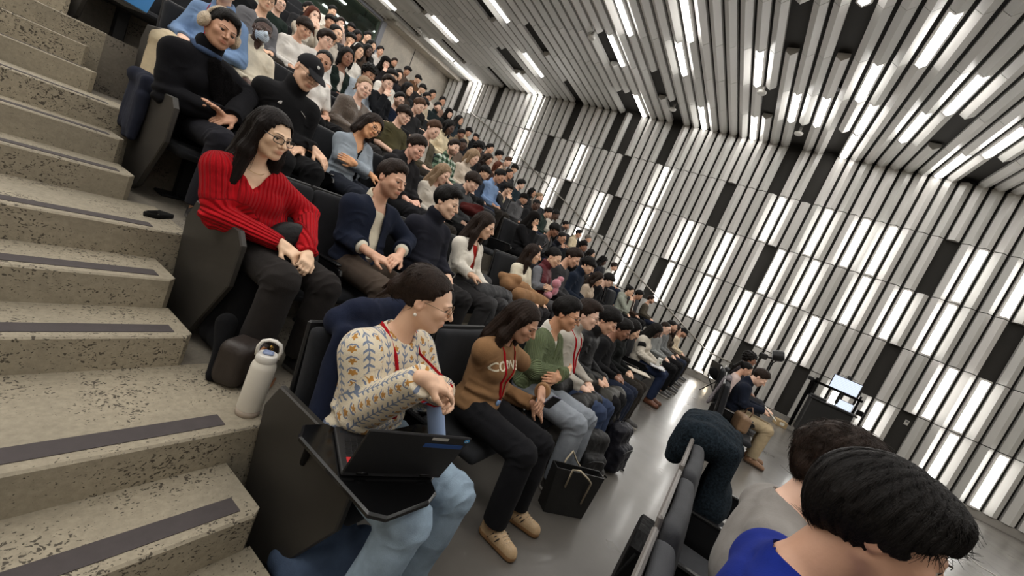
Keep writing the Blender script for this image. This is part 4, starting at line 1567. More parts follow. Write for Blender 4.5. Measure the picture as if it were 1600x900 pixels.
# px,py,row | pose | f/m | hair,colour | skin | neck | top colour | inner colour | flags | label
# flags: G dark glasses, M thin metal glasses, B beard, N nylon or leather jacket, Y fleece, W wide bulky coat, C cap
CROWD = '''950,497,1|E|m|messy,k|m|stand|24,24,26||N|person in black zip jacket looking down, next to grey turtleneck sweater
972,515,1|E|m|short,k|b|crew|26,26,28|||person with bowed head in black sweater, two seats past grey turtleneck
988,515,1|E|f|bob,k|a|hood|26,28,28|||person with chin-length black hair in black coat in front row
1040,513,1|B|m|buzz,d|p|crew|142,144,142||G|pink-faced person with shaved head in grey top beside white and black varsity jacket
1050,510,1|A|m|buzz,k|m|hood|116,118,118||B|bearded person in open grey hoodie near far end of front row
1057,515,1|A|f|long2,d|m|open|74,66,58|60,66,70||person with long dark hair in brown jacket, third from far end of front row
1068,520,1|E|m|short,k|m|crew|206,190,164||BC|person in dark flat cap and cream top at far end of front row
895,402,2|E|m|quiff,d|m|crew|62,62,64|||person in charcoal sweater with swept dark hair, second row
919,415,2|E|m|bangs,k|a|stand|30,38,52|||person in navy jacket with black fringe, second row
934,436,2|E|f|long2,d|a|crew|196,178,158|||person with long brown hair in beige fleece, second row
951,438,2|E|m|bowl,k|p|open|24,24,26|60,60,62|GW|person with black fringe and glasses wrapped in black coat, second row
984,455,2|D|f|bun,k|a|hood|158,162,150|||person with hair in top bun and sage hoodie, hand at mouth, second row
998,461,2|E|m|short,k|t|open|58,44,36|200,196,188||person in dark brown jacket between sage hoodie and olive shirt, second row
1017,468,2|A|m|crop,d|m|crew|72,66,56||GB|bearded person with glasses and olive shirt at far end of second row
692,272,3|E|f|long2,o|p|crew|214,206,194|||person with long dark-blond hair in white top, third row
738,285,3|E|m|bowl,d|p|hood|78,80,82|||person with thick dark fringe in grey hoodie, third row
876,374,3|D|f|pony,k|t|stand|26,28,36||G|person with glasses and hand on chin in dark navy coat, third row
867,360,3|E|m|bowl,k|b|open|44,44,46|70,70,70|N|person with bowed dark head behind glasses wearer with hand on chin
911,385,3|A|m|beanie,k|b|stand|42,40,42|||person in black beanie and dark jacket, third row
923,398,3|A|f|bob,k|a|crew|50,48,50|||person with short black bob peeping past black fringe, third row
941,411,3|E|f|curlylong,k|d|hood|32,32,40|||person with dark locks bowed low in navy hoodie, third row
959,417,3|J|m|crop,d|m|collar|206,204,196|||person with cropped brown hair in white shirt at far end of third row
677,203,4|E|m|crop,b|p|open|92,86,72|196,190,180||person with short light-brown hair in olive-brown jacket, fourth row
713,234,4|B|m|crop,d|p|collar|84,112,92|214,214,208|BP|bearded person in green and white checked shirt, fourth row
744,249,4|E|f|bob,o|p|stand|212,198,182|||blond person bending forward in cream sweater, fourth row
750,265,4|E|m|bowl,k|a|stand|44,54,70|||person with thick black hair in blue-grey jacket, fourth row
785,279,4|E|m|short,k|t|collar|132,158,196|||person in light blue shirt looking down, fourth row
789,295,4|D|m|bowl,k|a|open|34,34,36|200,190,160|N|person in black leather jacket leaning cheek on hand, fourth row
818,311,4|E|m|beanie,k|t|stand|76,76,78||WN|person in black knit cap and puffy grey jacket, fourth row
838,320,4|E|m|buzz,k|d|hood|38,38,40|||person with cropped black hair in black top behind phone user, fourth row
857,333,4|E|m|short,k|m|collar|44,56,52|||person with dark hair and dark green jacket beside phone user, fourth row
868,336,4|H|f|bun,k|d|crew|206,202,190|||person with short dark hair in white jumper, fourth row
884,352,4|J|m|buzz,k|t|stand|58,52,52||BN|bearded person in dark leather jacket, fourth row
903,367,4|J|m|crop,k|t|collar|206,190,160||M|person with glasses in cream shirt, fourth row
919,373,4|A|m|beanie,g|m|stand|44,44,46|||person in grey knit beanie at far end of fourth row
505,97,4|K|f|pony,k|t|crew|236,232,226||J|person in white tee half hidden behind dark baseball cap
549,95,5|B|f|bob,k|b|open|26,38,34|226,220,210||brown-skinned person in dark green jacket over white top, fifth row
569,110,5|E|m|curly,k|t|collar|176,186,196|||person with thick curly black hair bowed over pale blue shirt, fifth row
594,123,5|D|m|side,d|p|crew|26,28,32|||person with swept brown hair and hand over mouth in black sweater, fifth row
617,152,5|B|m|short,k|p|crew|28,36,54||GB|person with black glasses and stubble in navy sweater, fifth row
642,157,5|E|m|short,b|p|crew|44,44,46|||person with reddish-brown hair looking down behind navy sweater, fifth row
702,199,5|E|f|bob,k|d|collar|224,208,176|||dark-skinned person in cream jacket with black bob, fifth row
723,226,5|E|m|buzz,k|d|crew|120,104,92|||dark-skinned person with cropped hair behind checked shirt, fifth row
747,232,5|E|m|curly,k|b|stand|32,34,38||B|bearded person with tousled black hair and dark jacket bowed forward, fifth row
763,249,5|E|f|long2,d|m|stand|44,40,40||G|person with long brown hair and glasses in dark top, fifth row
779,261,5|A|f|bob,r|a|open|70,50,42|216,206,196||person with auburn bob in brown jacket, fifth row
796,272,5|A|f|bun,k|t|crew|40,40,44|||person with black hair pulled back in dark top, fifth row
814,288,5|J|m|messy,k|p|crew|34,46,54||M|person with wavy dark hair and thin glasses in teal-black sweater, fifth row
833,302,5|A|f|bob,k|t|stand|36,36,38|||person with black hair beside blond neighbour, fifth row
842,307,5|J|f|pony,o|p|crew|120,112,104|||blond person with hair tied back at far end of fifth row
437,15,5|B|m|messy,k|a|open|110,110,114|232,230,226|G|person with black glasses in grey jacket over white tee, fifth row
497,60,5|E|f|bowl,d|m|crew|232,228,222|||person with long dark hair hanging forward over white shirt, fifth row
515,68,5|A|m|messy,d|p|crew|232,230,226||M|person with thin glasses and white tee, dark brown hair, fifth row
450,24,6|B|m|short,k|p|crew|40,50,46||G|bearded person with round glasses in dark green sweater beside grey jacket
475,14,6|G|f|long2,r|p|stand|216,206,190|||person with reddish hair and raised cream sleeve, sixth row
517,47,6|A|f|lowbun,k|a|hood|186,178,166|||person with centre-parted black hair tied back, sixth row
559,80,6|A|f|bob,k|a|crew|222,218,210||Q|person with black bob and white headband, sixth row
621,126,6|A|m|bowl,k|a|open|228,224,214|170,178,186||person in white jacket over pale blue shirt, sixth row
637,139,6|A|f|bob,k|a|stand|62,50,42|||person with black bob in dark brown coat, sixth row
656,158,6|E|m|bowl,k|p|crew|38,36,36|||person with bowed black hair in black sweater, sixth row
720,210,6|E|m|short,k|b|stand|128,112,92||B|person with dark cropped hair and patterned tan jacket, sixth row
758,234,6|E|f|bowl,k|t|crew|44,40,42|||person with head bowed low, only dark hair showing, sixth row
767,234,6|A|m|short,k|m|crew|70,62,60|||person with dark hair turned away beside beige coat, sixth row
775,240,6|J|m|messy,k|m|stand|196,180,166|||person with big black hair and beige jacket, sixth row
791,251,6|E|m|crop,b|p|collar|138,120,104|||person with short light-brown hair in tan shirt, sixth row
799,260,6|E|m|bangs,k|a|stand|58,56,58|||person with black fringe at far end of sixth row
497,27,7|A|m|short,k|a|stand|44,44,46|||person whose black hair shows behind beige hoodie, seventh row
509,29,7|B|m|bangs,k|t|hood|188,176,160|||person with dark fringe in beige hoodie, seventh row
546,60,7|D|m|bangs,k|a|open|28,30,32|214,210,204|N|person with hand on mouth in black jacket with white trim, seventh row
577,81,7|A|f|long2,k|d|crew|64,52,44|||dark-skinned person with long black hair and patterned brown top, seventh row
601,98,7|D|f|hood,k|p|crew|34,30,32|||person in dark hood with hand at face, seventh row
613,111,7|B|m|short,k|a|stand|32,32,36|||person with short black hair in black jacket near dark hood, seventh row
673,158,7|A|m|short,k|t|crew|206,190,166|||person in cream sweater beside bowed black sweater, seventh row
687,170,7|B|m|short,k|p|stand|34,42,44||BW|bearded person in dark teal coat, seventh row
698,175,7|B|f|hood,k|p|crew|34,36,36|||person in dark hood and dark coat beside teal coat, seventh row
722,191,7|A|f|long2,k|m|stand|46,56,62|||person with long black hair by wall handrail, seventh row
727,202,7|E|m|bowl,k|m|collar|206,188,160|||person with thick black hair in cream shirt, seventh row
741,213,7|A|m|short,k|m|stand|30,32,34||C|person in black cap at far end of seventh row
536,41,8|G|m|short,d|p|collar|184,160,150||G|person covering mouth with both hands in checked pink shirt, eighth row
558,56,8|E|f|long2,k|b|stand|28,28,30|||person with long black hair and black coat under projector, eighth row
577,69,8|A|f|bob,k|a|stand|40,38,38|||person with black bob in dark coat by window corner, eighth row
663,141,8|E|m|bangs,k|a|crew|48,46,46|||person with black fringe in dark sweater, eighth row
674,147,8|A|m|short,k|t|collar|222,214,202|||person with short black hair in white collar, eighth row
690,158,8|B|m|short,k|t|crew|150,120,104|||person with black hair and brown-pink top at far end of eighth row
519,18,9|F|m|short,k|a|crew|226,220,210|||person with black hair and white shirt turned towards control-room window
549,44,9|E|m|bangs,k|t|stand|34,34,36|||person with black hair half hidden under projector, top row
594,80,9|A|m|short,k|m|collar|202,196,190|||person with short black hair in pale shirt against white wall, top row
616,98,9|B|m|short,d|t|stand|48,44,40|||tan-faced person beside dark hood against white wall, top row
636,111,9|E|m|messy,k|t|collar|96,80,70|||person with dark hair and patterned shirt against white wall, top row
653,124,9|E|m|bangs,k|a|hood|106,78,56|||person in rust brown hooded jacket against white wall, top row
574,58,9|A|m|short,k|a|crew|40,40,40|||person standing out before window corner, top row
395,4,6|A|m|short,k|m|stand|24,26,28||W|person in black jacket behind blue surgical mask
408,8,7|A|f|long2,d|p|stand|206,200,186|||person in cream fleece behind black jacket, near top edge of picture'''
CROWD_ROWS = []


def col3(s):
    return srgb(*[float(v) for v in s.split(',')])


def cap_mesh():
    F = Field((-.12, -.22, -.01), (.12, .14, .14), .005)
    F.put(ell((0, .018, .038), (.088, .107, .090)), 0)
    F.clip(lambda X, Y, Z: (.028 + .0 * Y - Z) + X * 0)
    F.put(ell((0, -.115, .040), (.072, .075, .008)), .006)
    V, Q, NN = F.mesh()
    V[:, 2] -= np.clip(-.08 - V[:, 1], 0, 1) ** 1.0 * (.25 + 25 * V[:, 0] ** 2)
    return mesh_from('cap', V, Q, M_CLOTH, True)


CAP_ME = cap_mesh()
plaid, _nt, _b = new_mat('checked_cloth')
_tc = N(_nt, 'ShaderNodeTexCoord'); _sp = N(_nt, 'ShaderNodeSeparateXYZ'); L(_nt, _tc.outputs['Object'], _sp.inputs[0])
_last = None
for _ax in ('X', 'Z'):
    _m = N(_nt, 'ShaderNodeMath', operation='MULTIPLY'); _m.inputs[1].default_value = 75.0; L(_nt, _sp.outputs[_ax], _m.inputs[0])
    _s = N(_nt, 'ShaderNodeMath', operation='SINE'); L(_nt, _m.outputs[0], _s.inputs[0])
    _g = N(_nt, 'ShaderNodeMath', operation='GREATER_THAN'); _g.inputs[1].default_value = -.1; L(_nt, _s.outputs[0], _g.inputs[0])
    if _last is None: _last = _g
    else:
        _a = N(_nt, 'ShaderNodeMath', operation='ADD'); L(_nt, _last.outputs[0], _a.inputs[0]); L(_nt, _g.outputs[0], _a.inputs[1])
_r = N(_nt, 'ShaderNodeValToRGB'); _d = N(_nt, 'ShaderNodeMath', operation='DIVIDE'); _d.inputs[1].default_value = 2.0
L(_nt, _a.outputs[0], _d.inputs[0]); L(_nt, _d.outputs[0], _r.inputs['Fac'])
_r.color_ramp.interpolation = 'CONSTANT'
_r.color_ramp.elements[0].color = srgb(206, 210, 200); _r.color_ramp.elements[1].position = .7; _r.color_ramp.elements[1].color = srgb(34, 56, 42)
_e = _r.color_ramp.elements.new(.3); _e.color = srgb(110, 136, 112)
L(_nt, _r.outputs[0], _b.inputs['Base Color']); _b.inputs['Roughness'].default_value = .9

ROWS = []
for line in CROWD.split('\n'):
    q_ = line.split('|')
    px, py, row = [float(v) for v in q_[0].split(',')]
    P = get_pose(q_[1], q_[2] == 'f')
    root, sc = place(P, px, py, int(row))
    ROWS.append([int(row), root, sc, line])
for row, px, py in ((1, 668, 470), (1, 817, 503), (1, 885, 491), (1, 920, 486), (1, 1025, 517), (2, 424, 210), (2, 612, 281), (2, 698, 317), (2, 757, 353), (2, 833, 397), (2, 866, 403), (3, 345, 48), (3, 482, 112), (3, 580, 198), (3, 650, 231), (3, 832, 342), (4, 410, 48), (4, 631, 180), (4, 569, 138), (4, 368, -58)):
    root, sc = place(get_pose('A', False), px, py, row)
    ROWS.append([row, root, sc, None])
for q_ in ROWS: q_.append(q_[1].x)
# neighbours in one row keep elbow room
for row in range(1, 10):
    rs = sorted([q_ for q_ in ROWS if q_[0] == row], key=lambda q_: q_[1].x)
    for it in range(60):
        for a_, b_ in zip(rs, rs[1:]):
            gap = .45 - (b_[1].x - a_[1].x)
            if gap > 0:
                fa, fb = (0 if a_[3] is None else 1), (0 if b_[3] is None else 1)
                a_[1].x -= gap * .25 * fa * (2 - fb); b_[1].x += gap * .25 * fb * (2 - fa)
        for q_ in rs: q_[1].x = min(max(q_[1].x, q_[4] - .2), q_[4] + .2, 12.1)
for i_, (row, root, sc, line, _x) in enumerate(ROWS):
    if line is None: continue
    pos, pk, sx, hr, sk, nk, tcol, icol, fl, lab = line.split('|')
    fem = sx == 'f'
    P = get_pose(pk, fem)
    dist = root.length
    h = .0062 if dist < 6.5 else .0085
    hs, hc = hr.split(',')
    if 'C' in fl: hs = 'buzz'
    mat = M_SHELL if 'N' in fl else M_FUR if 'Y' in fl else plaid if 'P' in fl else None
    sleeve = 'short' if 'J' in fl else 'long'
    legc = [srgb(24, 24, 26), srgb(34, 40, 56), srgb(46, 42, 38), srgb(20, 20, 22)][i_ % 4]
    r = person(root, P, lab, h, sk, (hs, hc), nk, col3(tcol), 'crew' if icol else None, col3(icol) if icol else None, legc, bulk=.026 if 'W' in fl else .014, sleeve=sleeve, mat=mat,
               glasses=GLASSB if 'G' in fl else GLASSM if 'M' in fl else None, beard=.85 if 'B' in fl else 0.0, eyes=dist < 9.5, scale=sc, key=(pk, fem), lash=dist < 5, shoes=(srgb(60, 58, 56), srgb(200, 196, 190)) if row == 1 else None)
    if 'C' in fl:
        o = obj('cap', CAP_ME, r, srgb(30, 30, 32)); o.matrix_local = P.H
    if 'Q' in fl:
        mb = MB(); mb.tube([(.094 * math.sin(a), .012, .03 + .096 * math.cos(a)) for a in [(-1.6 + 3.2 * k / 14) for k in range(15)]], .012, 8)
        o = mb.obj('headband', M_CLOTH, r, srgb(230, 226, 220), smooth=True); o.matrix_local = P.H

# ------------------------------------------------------------------ the people near the camera
def solve(px, py, row, y=None, z0=None, **kw):
    """pose, root and scale; the pose may use pixel targets once the root is known"""
    P = Pose(**kw)
    if y is None:
        root, sc = place(P, px, py, row)
    return P, root, sc


def PL(root, sc, px, py, yl):
    d = ray(px, py)
    t = (root.y + yl * sc) / d.y
    return A3(((d.x * t - root.x) / sc, yl, (d.z * t + CAMZ - root.z) / sc))


def arm(side, el, wr, fd, nm, curl):
    m_ = lambda v: (v[0] * side, v[1], v[2])
    return (m_(el), m_(wr), m_(fd), m_(nm), curl)


def bvh_of(me):
    return BVHTree.FromPolygons([v.co.copy() for v in me.vertices], [tuple(p.vertices) for p in me.polygons])


def on_front(bv, x, z, off=.003):
    h = bv.ray_cast(Vector((x, -1.2, z)), Vector((0, 1, 0)))
    return Vector((x, (h[0].y if h[0] is not None else -.1) - off, z))


def lanyard(r, P, topme, bottom=(0, .70), color=srgb(176, 24, 34), badge=True, width=.008):
    bv = bvh_of(topme)
    mb = MB()
    for s in (-1, 1):
        pts = [Vector((s * .03, P.neck[1] + .085, P.neck[2] - .01)), Vector((s * .07, P.neck[1] + .045, P.neck[2] + .022)), Vector((s * .080, P.neck[1] - .005, P.neck[2] + .012))]
        x0, z0 = s * .070, P.neck[2] - .055
        for k in range(9):
            u = k / 8
            pts.append(on_front(bv, x0 + (bottom[0] + s * .006 - x0) * u, z0 + (bottom[1] - z0) * u, .006))
        mb.tube(pts, width, 8, flat=.3)
    o = mb.obj('lanyard', M_CLOTH, r, color, smooth=True)
    if badge:
        b = MB(); p = on_front(bv, bottom[0], bottom[1] - .05, .01)
        b.box(p, (.055, .006, .085), bev=.003)
        b.obj('badge', M_PAPER, o, srgb(226, 224, 220))
    return o


def print_text(r, topme, txt, cx, cz, size, color, bend=0.0, name='lettering'):
    cu = bpy.data.curves.new('txt', 'FONT'); cu.body = txt; cu.size = size; cu.align_x = 'CENTER'; cu.extrude = .0015; cu.offset = size * .018; cu.resolution_u = 3
    ob = bpy.data.objects.new('txt', cu); COL.objects.link(ob)
    dg = bpy.context.evaluated_depsgraph_get()
    me = bpy.data.meshes.new_from_object(ob.evaluated_get(dg))
    bpy.data.objects.remove(ob); bpy.data.curves.remove(cu)
    bm = bmesh.new(); bm.from_mesh(me)
    bmesh.ops.triangulate(bm, faces=bm.faces)
    bmesh.ops.subdivide_edges(bm, edges=[e for e in bm.edges if e.calc_length() > .012], cuts=1)
    bv = bvh_of(topme)
    for v in bm.verts:
        x = cx + v.co.x; z = cz + v.co.y + bend * v.co.x ** 2
        p = on_front(bv, x, z, .0025 + v.co.z)
        v.co = p
    bm.to_mesh(me); bm.free()
    me.materials.clear(); me.materials.append(M_PAPER)
    return obj(name, me, r, color)


HH = .0046
# --- front row, nearest the aisle: flowered cream sweater
flo, _nt, _b = new_mat('flowered_knit')
_u = N(_nt, 'ShaderNodeAttribute', attribute_name='rib'); _v = N(_nt, 'ShaderNodeAttribute', attribute_name='along')


def _m(op, a, b=None, nt=_nt):
    n = N(nt, 'ShaderNodeMath', operation=op)
    for i, q in enumerate((a, b)):
        if q is None: continue
        if isinstance(q, (int, float)): n.inputs[i].default_value = q
        else: L(nt, q, n.inputs[i])
    return n.outputs[0]


_U, _V = _u.outputs['Fac'], _v.outputs['Fac']
_cu = _m('MULTIPLY', _U, 1 / .040)
_col = _m('FLOOR', _cu); _fu = _m('SUBTRACT', _m('FRACT', _m('ADD', _cu, 40)), .5)
_odd = _m('FRACT', _m('MULTIPLY', _m('ADD', _col, 40), .5))            # 0 or .5
_cv = _m('ADD', _m('MULTIPLY', _V, 1 / .042), _m('MULTIPLY', _col, .37))
_fv = _m('SUBTRACT', _m('FRACT', _m('ADD', _cv, 40)), .5)
_no = N(_nt, 'ShaderNodeTexNoise', i_Scale=55.0, i_Detail=2.0); _tc = N(_nt, 'ShaderNodeTexCoord'); L(_nt, _tc.outputs['Object'], _no.inputs['Vector'])
_wob = _m('MULTIPLY', _m('SUBTRACT', _no.outputs['Fac'], .5), .34)
_rad = _m('SQRT', _m('ADD', _m('POWER', _m('ABSOLUTE', _fu), 2.0), _m('POWER', _m('ABSOLUTE', _m('SUBTRACT', _fv, .10)), 2.0)))
_ang = _m('ARCTAN2', _m('SUBTRACT', _fv, .10), _fu)
_pet = _m('ADD', .235, _m('MULTIPLY', _m('SINE', _m('MULTIPLY', _ang, 5.0)), .07))
_flower = _m('LESS_THAN', _m('ADD', _rad, _wob), _pet)
_cres = _m('MULTIPLY', _m('LESS_THAN', _m('ABSOLUTE', _m('SUBTRACT', _m('ADD', _rad, _wob), .38)), .06), _m('LESS_THAN', _fv, .02))
_leaf = _m('LESS_THAN', _m('ABSOLUTE', _m('SUBTRACT', _m('FRACT', _m('ADD', _m('MULTIPLY', _cv, 1.5), _m('MULTIPLY', _m('ABSOLUTE', _m('ADD', _fu, _wob)), -1.4))), .5)), .16)
_leaf = _m('MULTIPLY', _leaf, _m('LESS_THAN', _m('ABSOLUTE', _fu), .34))
_stem = _m('LESS_THAN', _m('ABSOLUTE', _m('ADD', _fu, _wob)), .05)
_leaf = _m('MAXIMUM', _leaf, _stem)
_isf = _m('LESS_THAN', _odd, .25)
_mk = lambda fac, c, prev: (lambda n: (L(_nt, fac, n.inputs[0]), L(_nt, prev, n.inputs[1]) if not isinstance(prev, tuple) else setattr(n.inputs[1], 'default_value', prev), setattr(n.inputs[2], 'default_value', c), n.outputs[0])[-1])(N(_nt, 'ShaderNodeMixRGB'))
_c = _mk(_m('MULTIPLY', _isf, _cres), srgb(112, 124, 150), srgb(226, 214, 190))
_c = _mk(_m('MULTIPLY', _isf, _flower), srgb(184, 132, 62), _c)
_c = _mk(_m('MULTIPLY', _m('SUBTRACT', 1.0, _isf), _leaf), srgb(118, 130, 152), _c)
L(_nt, _c, _b.inputs['Base Color']); _b.inputs['Roughness'].default_value = .95; _b.inputs['Sheen Weight'].default_value = .1
_bp = N(_nt, 'ShaderNodeBump', i_Strength=.6, i_Distance=.004); _n2 = N(_nt, 'ShaderNodeTexNoise', i_Scale=260.0); L(_nt, _tc.outputs['Object'], _n2.inputs['Vector'])
L(_nt, _n2.outputs['Fac'], _bp.inputs['Height']); L(_nt, _bp.outputs['Normal'], _b.inputs['Normal'])

kw = dict(fem=True, yaw=34, pitch=6, lean=-.05)
P, root, sc = solve(668, 470, 1, **kw)
BOT = ray(688, 642) * (.84 / ray(688, 642).y); BOT.z += CAMZ          # middle of the blue bottle
q = PL(root, sc, 664, 592, -.335)
q2 = PL(root, sc, 708, 622, -.36)
P = Pose(armR=arm(-1, PL(root, sc, 566, 640, -.08), q, (.85, -.35, -.22), (.1, -.35, 1), .55),
         armL=arm(1, (.26, -.05, .74), q2 + A3((.035, .075, -.015)), (-.5, -.8, .2), (.8, -.4, .45), .75), knee=.13, foot=-.42, **kw)
r = person(root, P, 'person in cream sweater knitted with blue and ochre flowers, laptop before her', HH, 'a', ('lowbun', 'd'), 'crew', (1, 1, 1, 1), 'crew', srgb(226, 214, 190), srgb(150, 170, 188), bulk=.026, mat=flo, rib=True,
           puff=.016, legmat=M_DENIM, wide=.03, glasses=(srgb(120, 96, 70), True, .0011), scale=sc, topname='sweater', hem=.58, jaw=.95)
lanyard(r, P, TOPS[(id(P), HH, 'crew', 'long', .026, 'flowered_knit', .016, True, .58, 0)], (.01, .70), badge=False)
mb = MB(); mb.ell(P.head + A3(P.H3 @ Vector((-.080, .012, -.052))), (.007,) * 3, 12, 8); mb.obj('earring', M_GLOSS, r, srgb(230, 222, 208), smooth=True)
for s in (-1, 1):
    mb = MB(); mb.tube([P.an[s] + A3((0, 0, .10)), P.an[s] + A3((0, 0, .0)), P.to[s] * .6 + P.an[s] * .4], [.048, .046, .045], 14); mb.obj('sock', M_CLOTH, r, srgb(120, 116, 110), smooth=True)
    pass
FLORAL, FLP, FLS = r, P, sc

# --- second row, aisle seat: red ribbed sweater
kw = dict(fem=True, yaw=12, pitch=7, roll=0, side=-.19, lean=-.03)
P, root, sc = solve(424, 210, 2, **kw)
P = Pose(armR=arm(-1, PL(root, sc, 338, 335, -.02), PL(root, sc, 441, 382, -.30), (.55, -.75, -.35), (-.2, -.4, 1), 1.25),
         armL=arm(1, PL(root, sc, 478, 335, -.04), PL(root, sc, 481, 398, -.36), (-.45, -.75, -.4), (.3, -.4, 1), 1.25), knee=.12, **kw)
r = person(root, P, 'person in bright red ribbed sweater and black glasses, aisle seat of second row', HH, srgb(226, 186, 156), ('none', 'k'), 'wide', srgb(190, 18, 30), None, None, srgb(42, 39, 38), bulk=.014, mat=M_RIB, rib=True, puff=.014,
           wide=.03, glasses=(srgb(16, 16, 18), False, .0021), scale=sc, topname='sweater', jaw=.98)
add_hair(r, P, 'long', srgb(26, 20, 18), .005)
RED, REDP, REDS = r, P, sc
mb = MB()
mb.tube([P.neck + A3((s_ * .06, -.03, .01)) if False else P.neck + A3((.058 * math.cos(a), .01 + .062 * math.sin(a) - .02, -.02 - .03 * (math.sin(a) < 0) * abs(math.sin(a)))) for s_, a in [(0, 2 * math.pi * k / 20) for k in range(20)]], .0012, 6, closed=True)
mb.obj('necklace', M_METAL, r, srgb(220, 190, 130), smooth=True)

# --- second row: navy jacket over cream shirt
kw = dict(yaw=8, pitch=4, roll=3, lean=-.02)
P, root, sc = solve(612, 281, 2, **kw)
P = Pose(armR=arm(-1, PL(root, sc, 540, 368, .0), PL(root, sc, 582, 398, -.24), (.75, -.6, -.12), (-.1, -.3, 1), .7),
         armL=arm(1, PL(root, sc, 635, 378, -.04), PL(root, sc, 622, 402, -.26), (-.8, -.5, -.1), (.1, -.3, 1), .8), **kw)
r = person(root, P, 'person in open navy jacket over cream shirt with clasped hands, second row', HH, 'm', ('crop', 'd'), 'open', srgb(30, 36, 52), 'collar', srgb(226, 218, 196), srgb(76, 66, 58), bulk=.022, beard=.4, scale=sc, topname='jacket', mat=M_CLOTH, sleeve='roll', lash=True)
for s in (-1, 1):
    d = P.wr[s] - P.el[s]; mb = MB(); mb.tube([P.el[s] + d * .50, P.el[s] + d * .60, P.el[s] + d * .64], [.046, .047, .046], 16); mb.obj('cuff', M_CLOTH, r, srgb(232, 226, 208), smooth=True)
# --- second row: black jacket, swept black hair
kw = dict(yaw=14, pitch=6, lean=-.01)
P, root, sc = solve(698, 317, 2, **kw)
P = Pose(armR=arm(-1, PL(root, sc, 645, 408, .0), PL(root, sc, 683, 432, -.26), (.6, -.75, -.1), (-.1, -.3, 1), .6), armL='lap', **kw)
r = person(root, P, 'person in black zip jacket with swept-back black hair, second row', HH, srgb(226, 184, 158), ('quiff', 'k'), 'stand', srgb(34, 35, 44), None, None, srgb(38, 37, 38), bulk=.024, scale=sc, topname='jacket', jaw=1.0)
# --- second row: white shirt
kw = dict(fem=True, yaw=16, pitch=10, roll=4)
P, root, sc = solve(757, 353, 2, **kw)
P = Pose(armR=arm(-1, PL(root, sc, 716, 412, -.02), PL(root, sc, 736, 430, -.22), (.9, -.35, -.1), (0, -.4, 1), .5), armL='lap', **kw)
r = person(root, P, 'person in white shirt over red top with long dark hair, eyes lowered, second row', HH, 'a', ('long2', 'd'), 'open', srgb(232, 226, 214), 'crew', srgb(168, 36, 30), srgb(50, 49, 50), bulk=.018, scale=sc, topname='shirt')
# --- second row: cream jumper, profile
kw = dict(fem=True, yaw=22, pitch=4)
P, root, sc = solve(833, 397, 2, **kw)
P = Pose(armL='knee', armR='knee', **kw)
r = person(root, P, 'person in cream jumper with long dark brown hair, second row', HH, 'a', ('long', 'd'), 'crew', srgb(226, 218, 196), None, None, srgb(50, 48, 50), bulk=.018, scale=sc, topname='sweater')
# --- second row: grey knit and maroon vest, pink plush
kw = dict(fem=True, yaw=-2, pitch=16)
P, root, sc = solve(866, 403, 2, **kw)
P = Pose(armL='cross', armR='cross', **kw)
r = person(root, P, 'person in grey knit sleeves and maroon quilted vest, hair pulled back, second row', HH, 'a', ('lowbun', 'k'), 'crew', srgb(120, 122, 128), None, None, srgb(48, 48, 52), bulk=.012, scale=sc, topname='sweater')
vest, _, _ = top_mesh(P, .006, 'stand', 'short', .026, M_SHELL, name='vest')
_bm = bmesh.new(); _bm.from_mesh(vest); bmesh.ops.delete(_bm, geom=[v for v in _bm.verts if abs(v.co.x) > .150], context='VERTS'); _bm.to_mesh(vest); _bm.free()
obj('vest', vest, r, srgb(92, 38, 44))
MAROON, MARP, MARS = r, P, sc

# --- front row: tan hooded sweatshirt
kw = dict(fem=True, yaw=2, pitch=17, lean=-.03)
P, root, sc = solve(817, 503, 1, **kw)
P = Pose(armR=arm(-1, PL(root, sc, 785, 610, -.02), PL(root, sc, 832, 632, -.26), (.6, -.6, -.45), (-.2, -.5, .9), .45),
         armL=arm(1, PL(root, sc, 858, 600, -.02), PL(root, sc, 846, 612, -.28), (-.7, -.55, -.5), (.3, -.5, .9), .5), knee=.12, foot=-.50, **kw)
r = person(root, P, 'person in tan sweatshirt with cream lettering, long dark hair, front row', HH, 't', ('long', 'd'), 'crew', srgb(140, 106, 74), None, None, srgb(27, 27, 30), bulk=.024, scale=sc, topname='sweatshirt', wide=.022, shoes=(srgb(196, 166, 128), srgb(160, 120, 80)), hairseed=2)
tm = TOPS[(id(P), HH, 'crew', 'long', .024, 'cloth', 0.0, False, .56, 0)]
print_text(r, tm, 'CORNELL', .0, .87, .072, srgb(226, 216, 192), bend=-1.2)
lanyard(r, P, tm, (.0, .66), badge=False)
TAN, TANP, TANS = r, P, sc
mb = MB(); mb.lathe([(.001, 0), (.022, 0), (.024, .006), (.020, .011), (.001, .011)], 20, on_front(bvh_of(tm), .0, .645, .004), RX(math.pi / 2))
mb.obj('badge_reel', M_PLASTIC, r, srgb(140, 170, 214), smooth=True)
for o in [c for c in r.children if c.name.startswith('shoe')]:
    mb = MB()
    for s in (-1, 1):
        for k in range(3):
            mb.tube([(s * .0475, .005 - k * .022, .030), (s * .049, -.008 - k * .022, .05), (s * .044, -.02 - k * .022, .074)], .0035, 6, flat=.5)
    mb.obj('stripe', M_LEATHER, o, srgb(52, 42, 36), smooth=True)
    mb = MB()
    for k in range(5):
        y = -.035 - k * .017; z = .098 - k * .0065
        mb.tube([(-.022, y, z - .006), (0, y - .003, z + .002), (.022, y - .006, z - .006)], .003, 6)
    mb.tube([(0, -.03, .09), (.03, -.015, .10), (.034, -.04, .08)], .0025, 6); mb.tube([(0, -.03, .09), (-.03, -.015, .10), (-.034, -.04, .08)], .0025, 6)
    mb.obj('laces', M_CLOTH, o, srgb(226, 206, 176), smooth=True)
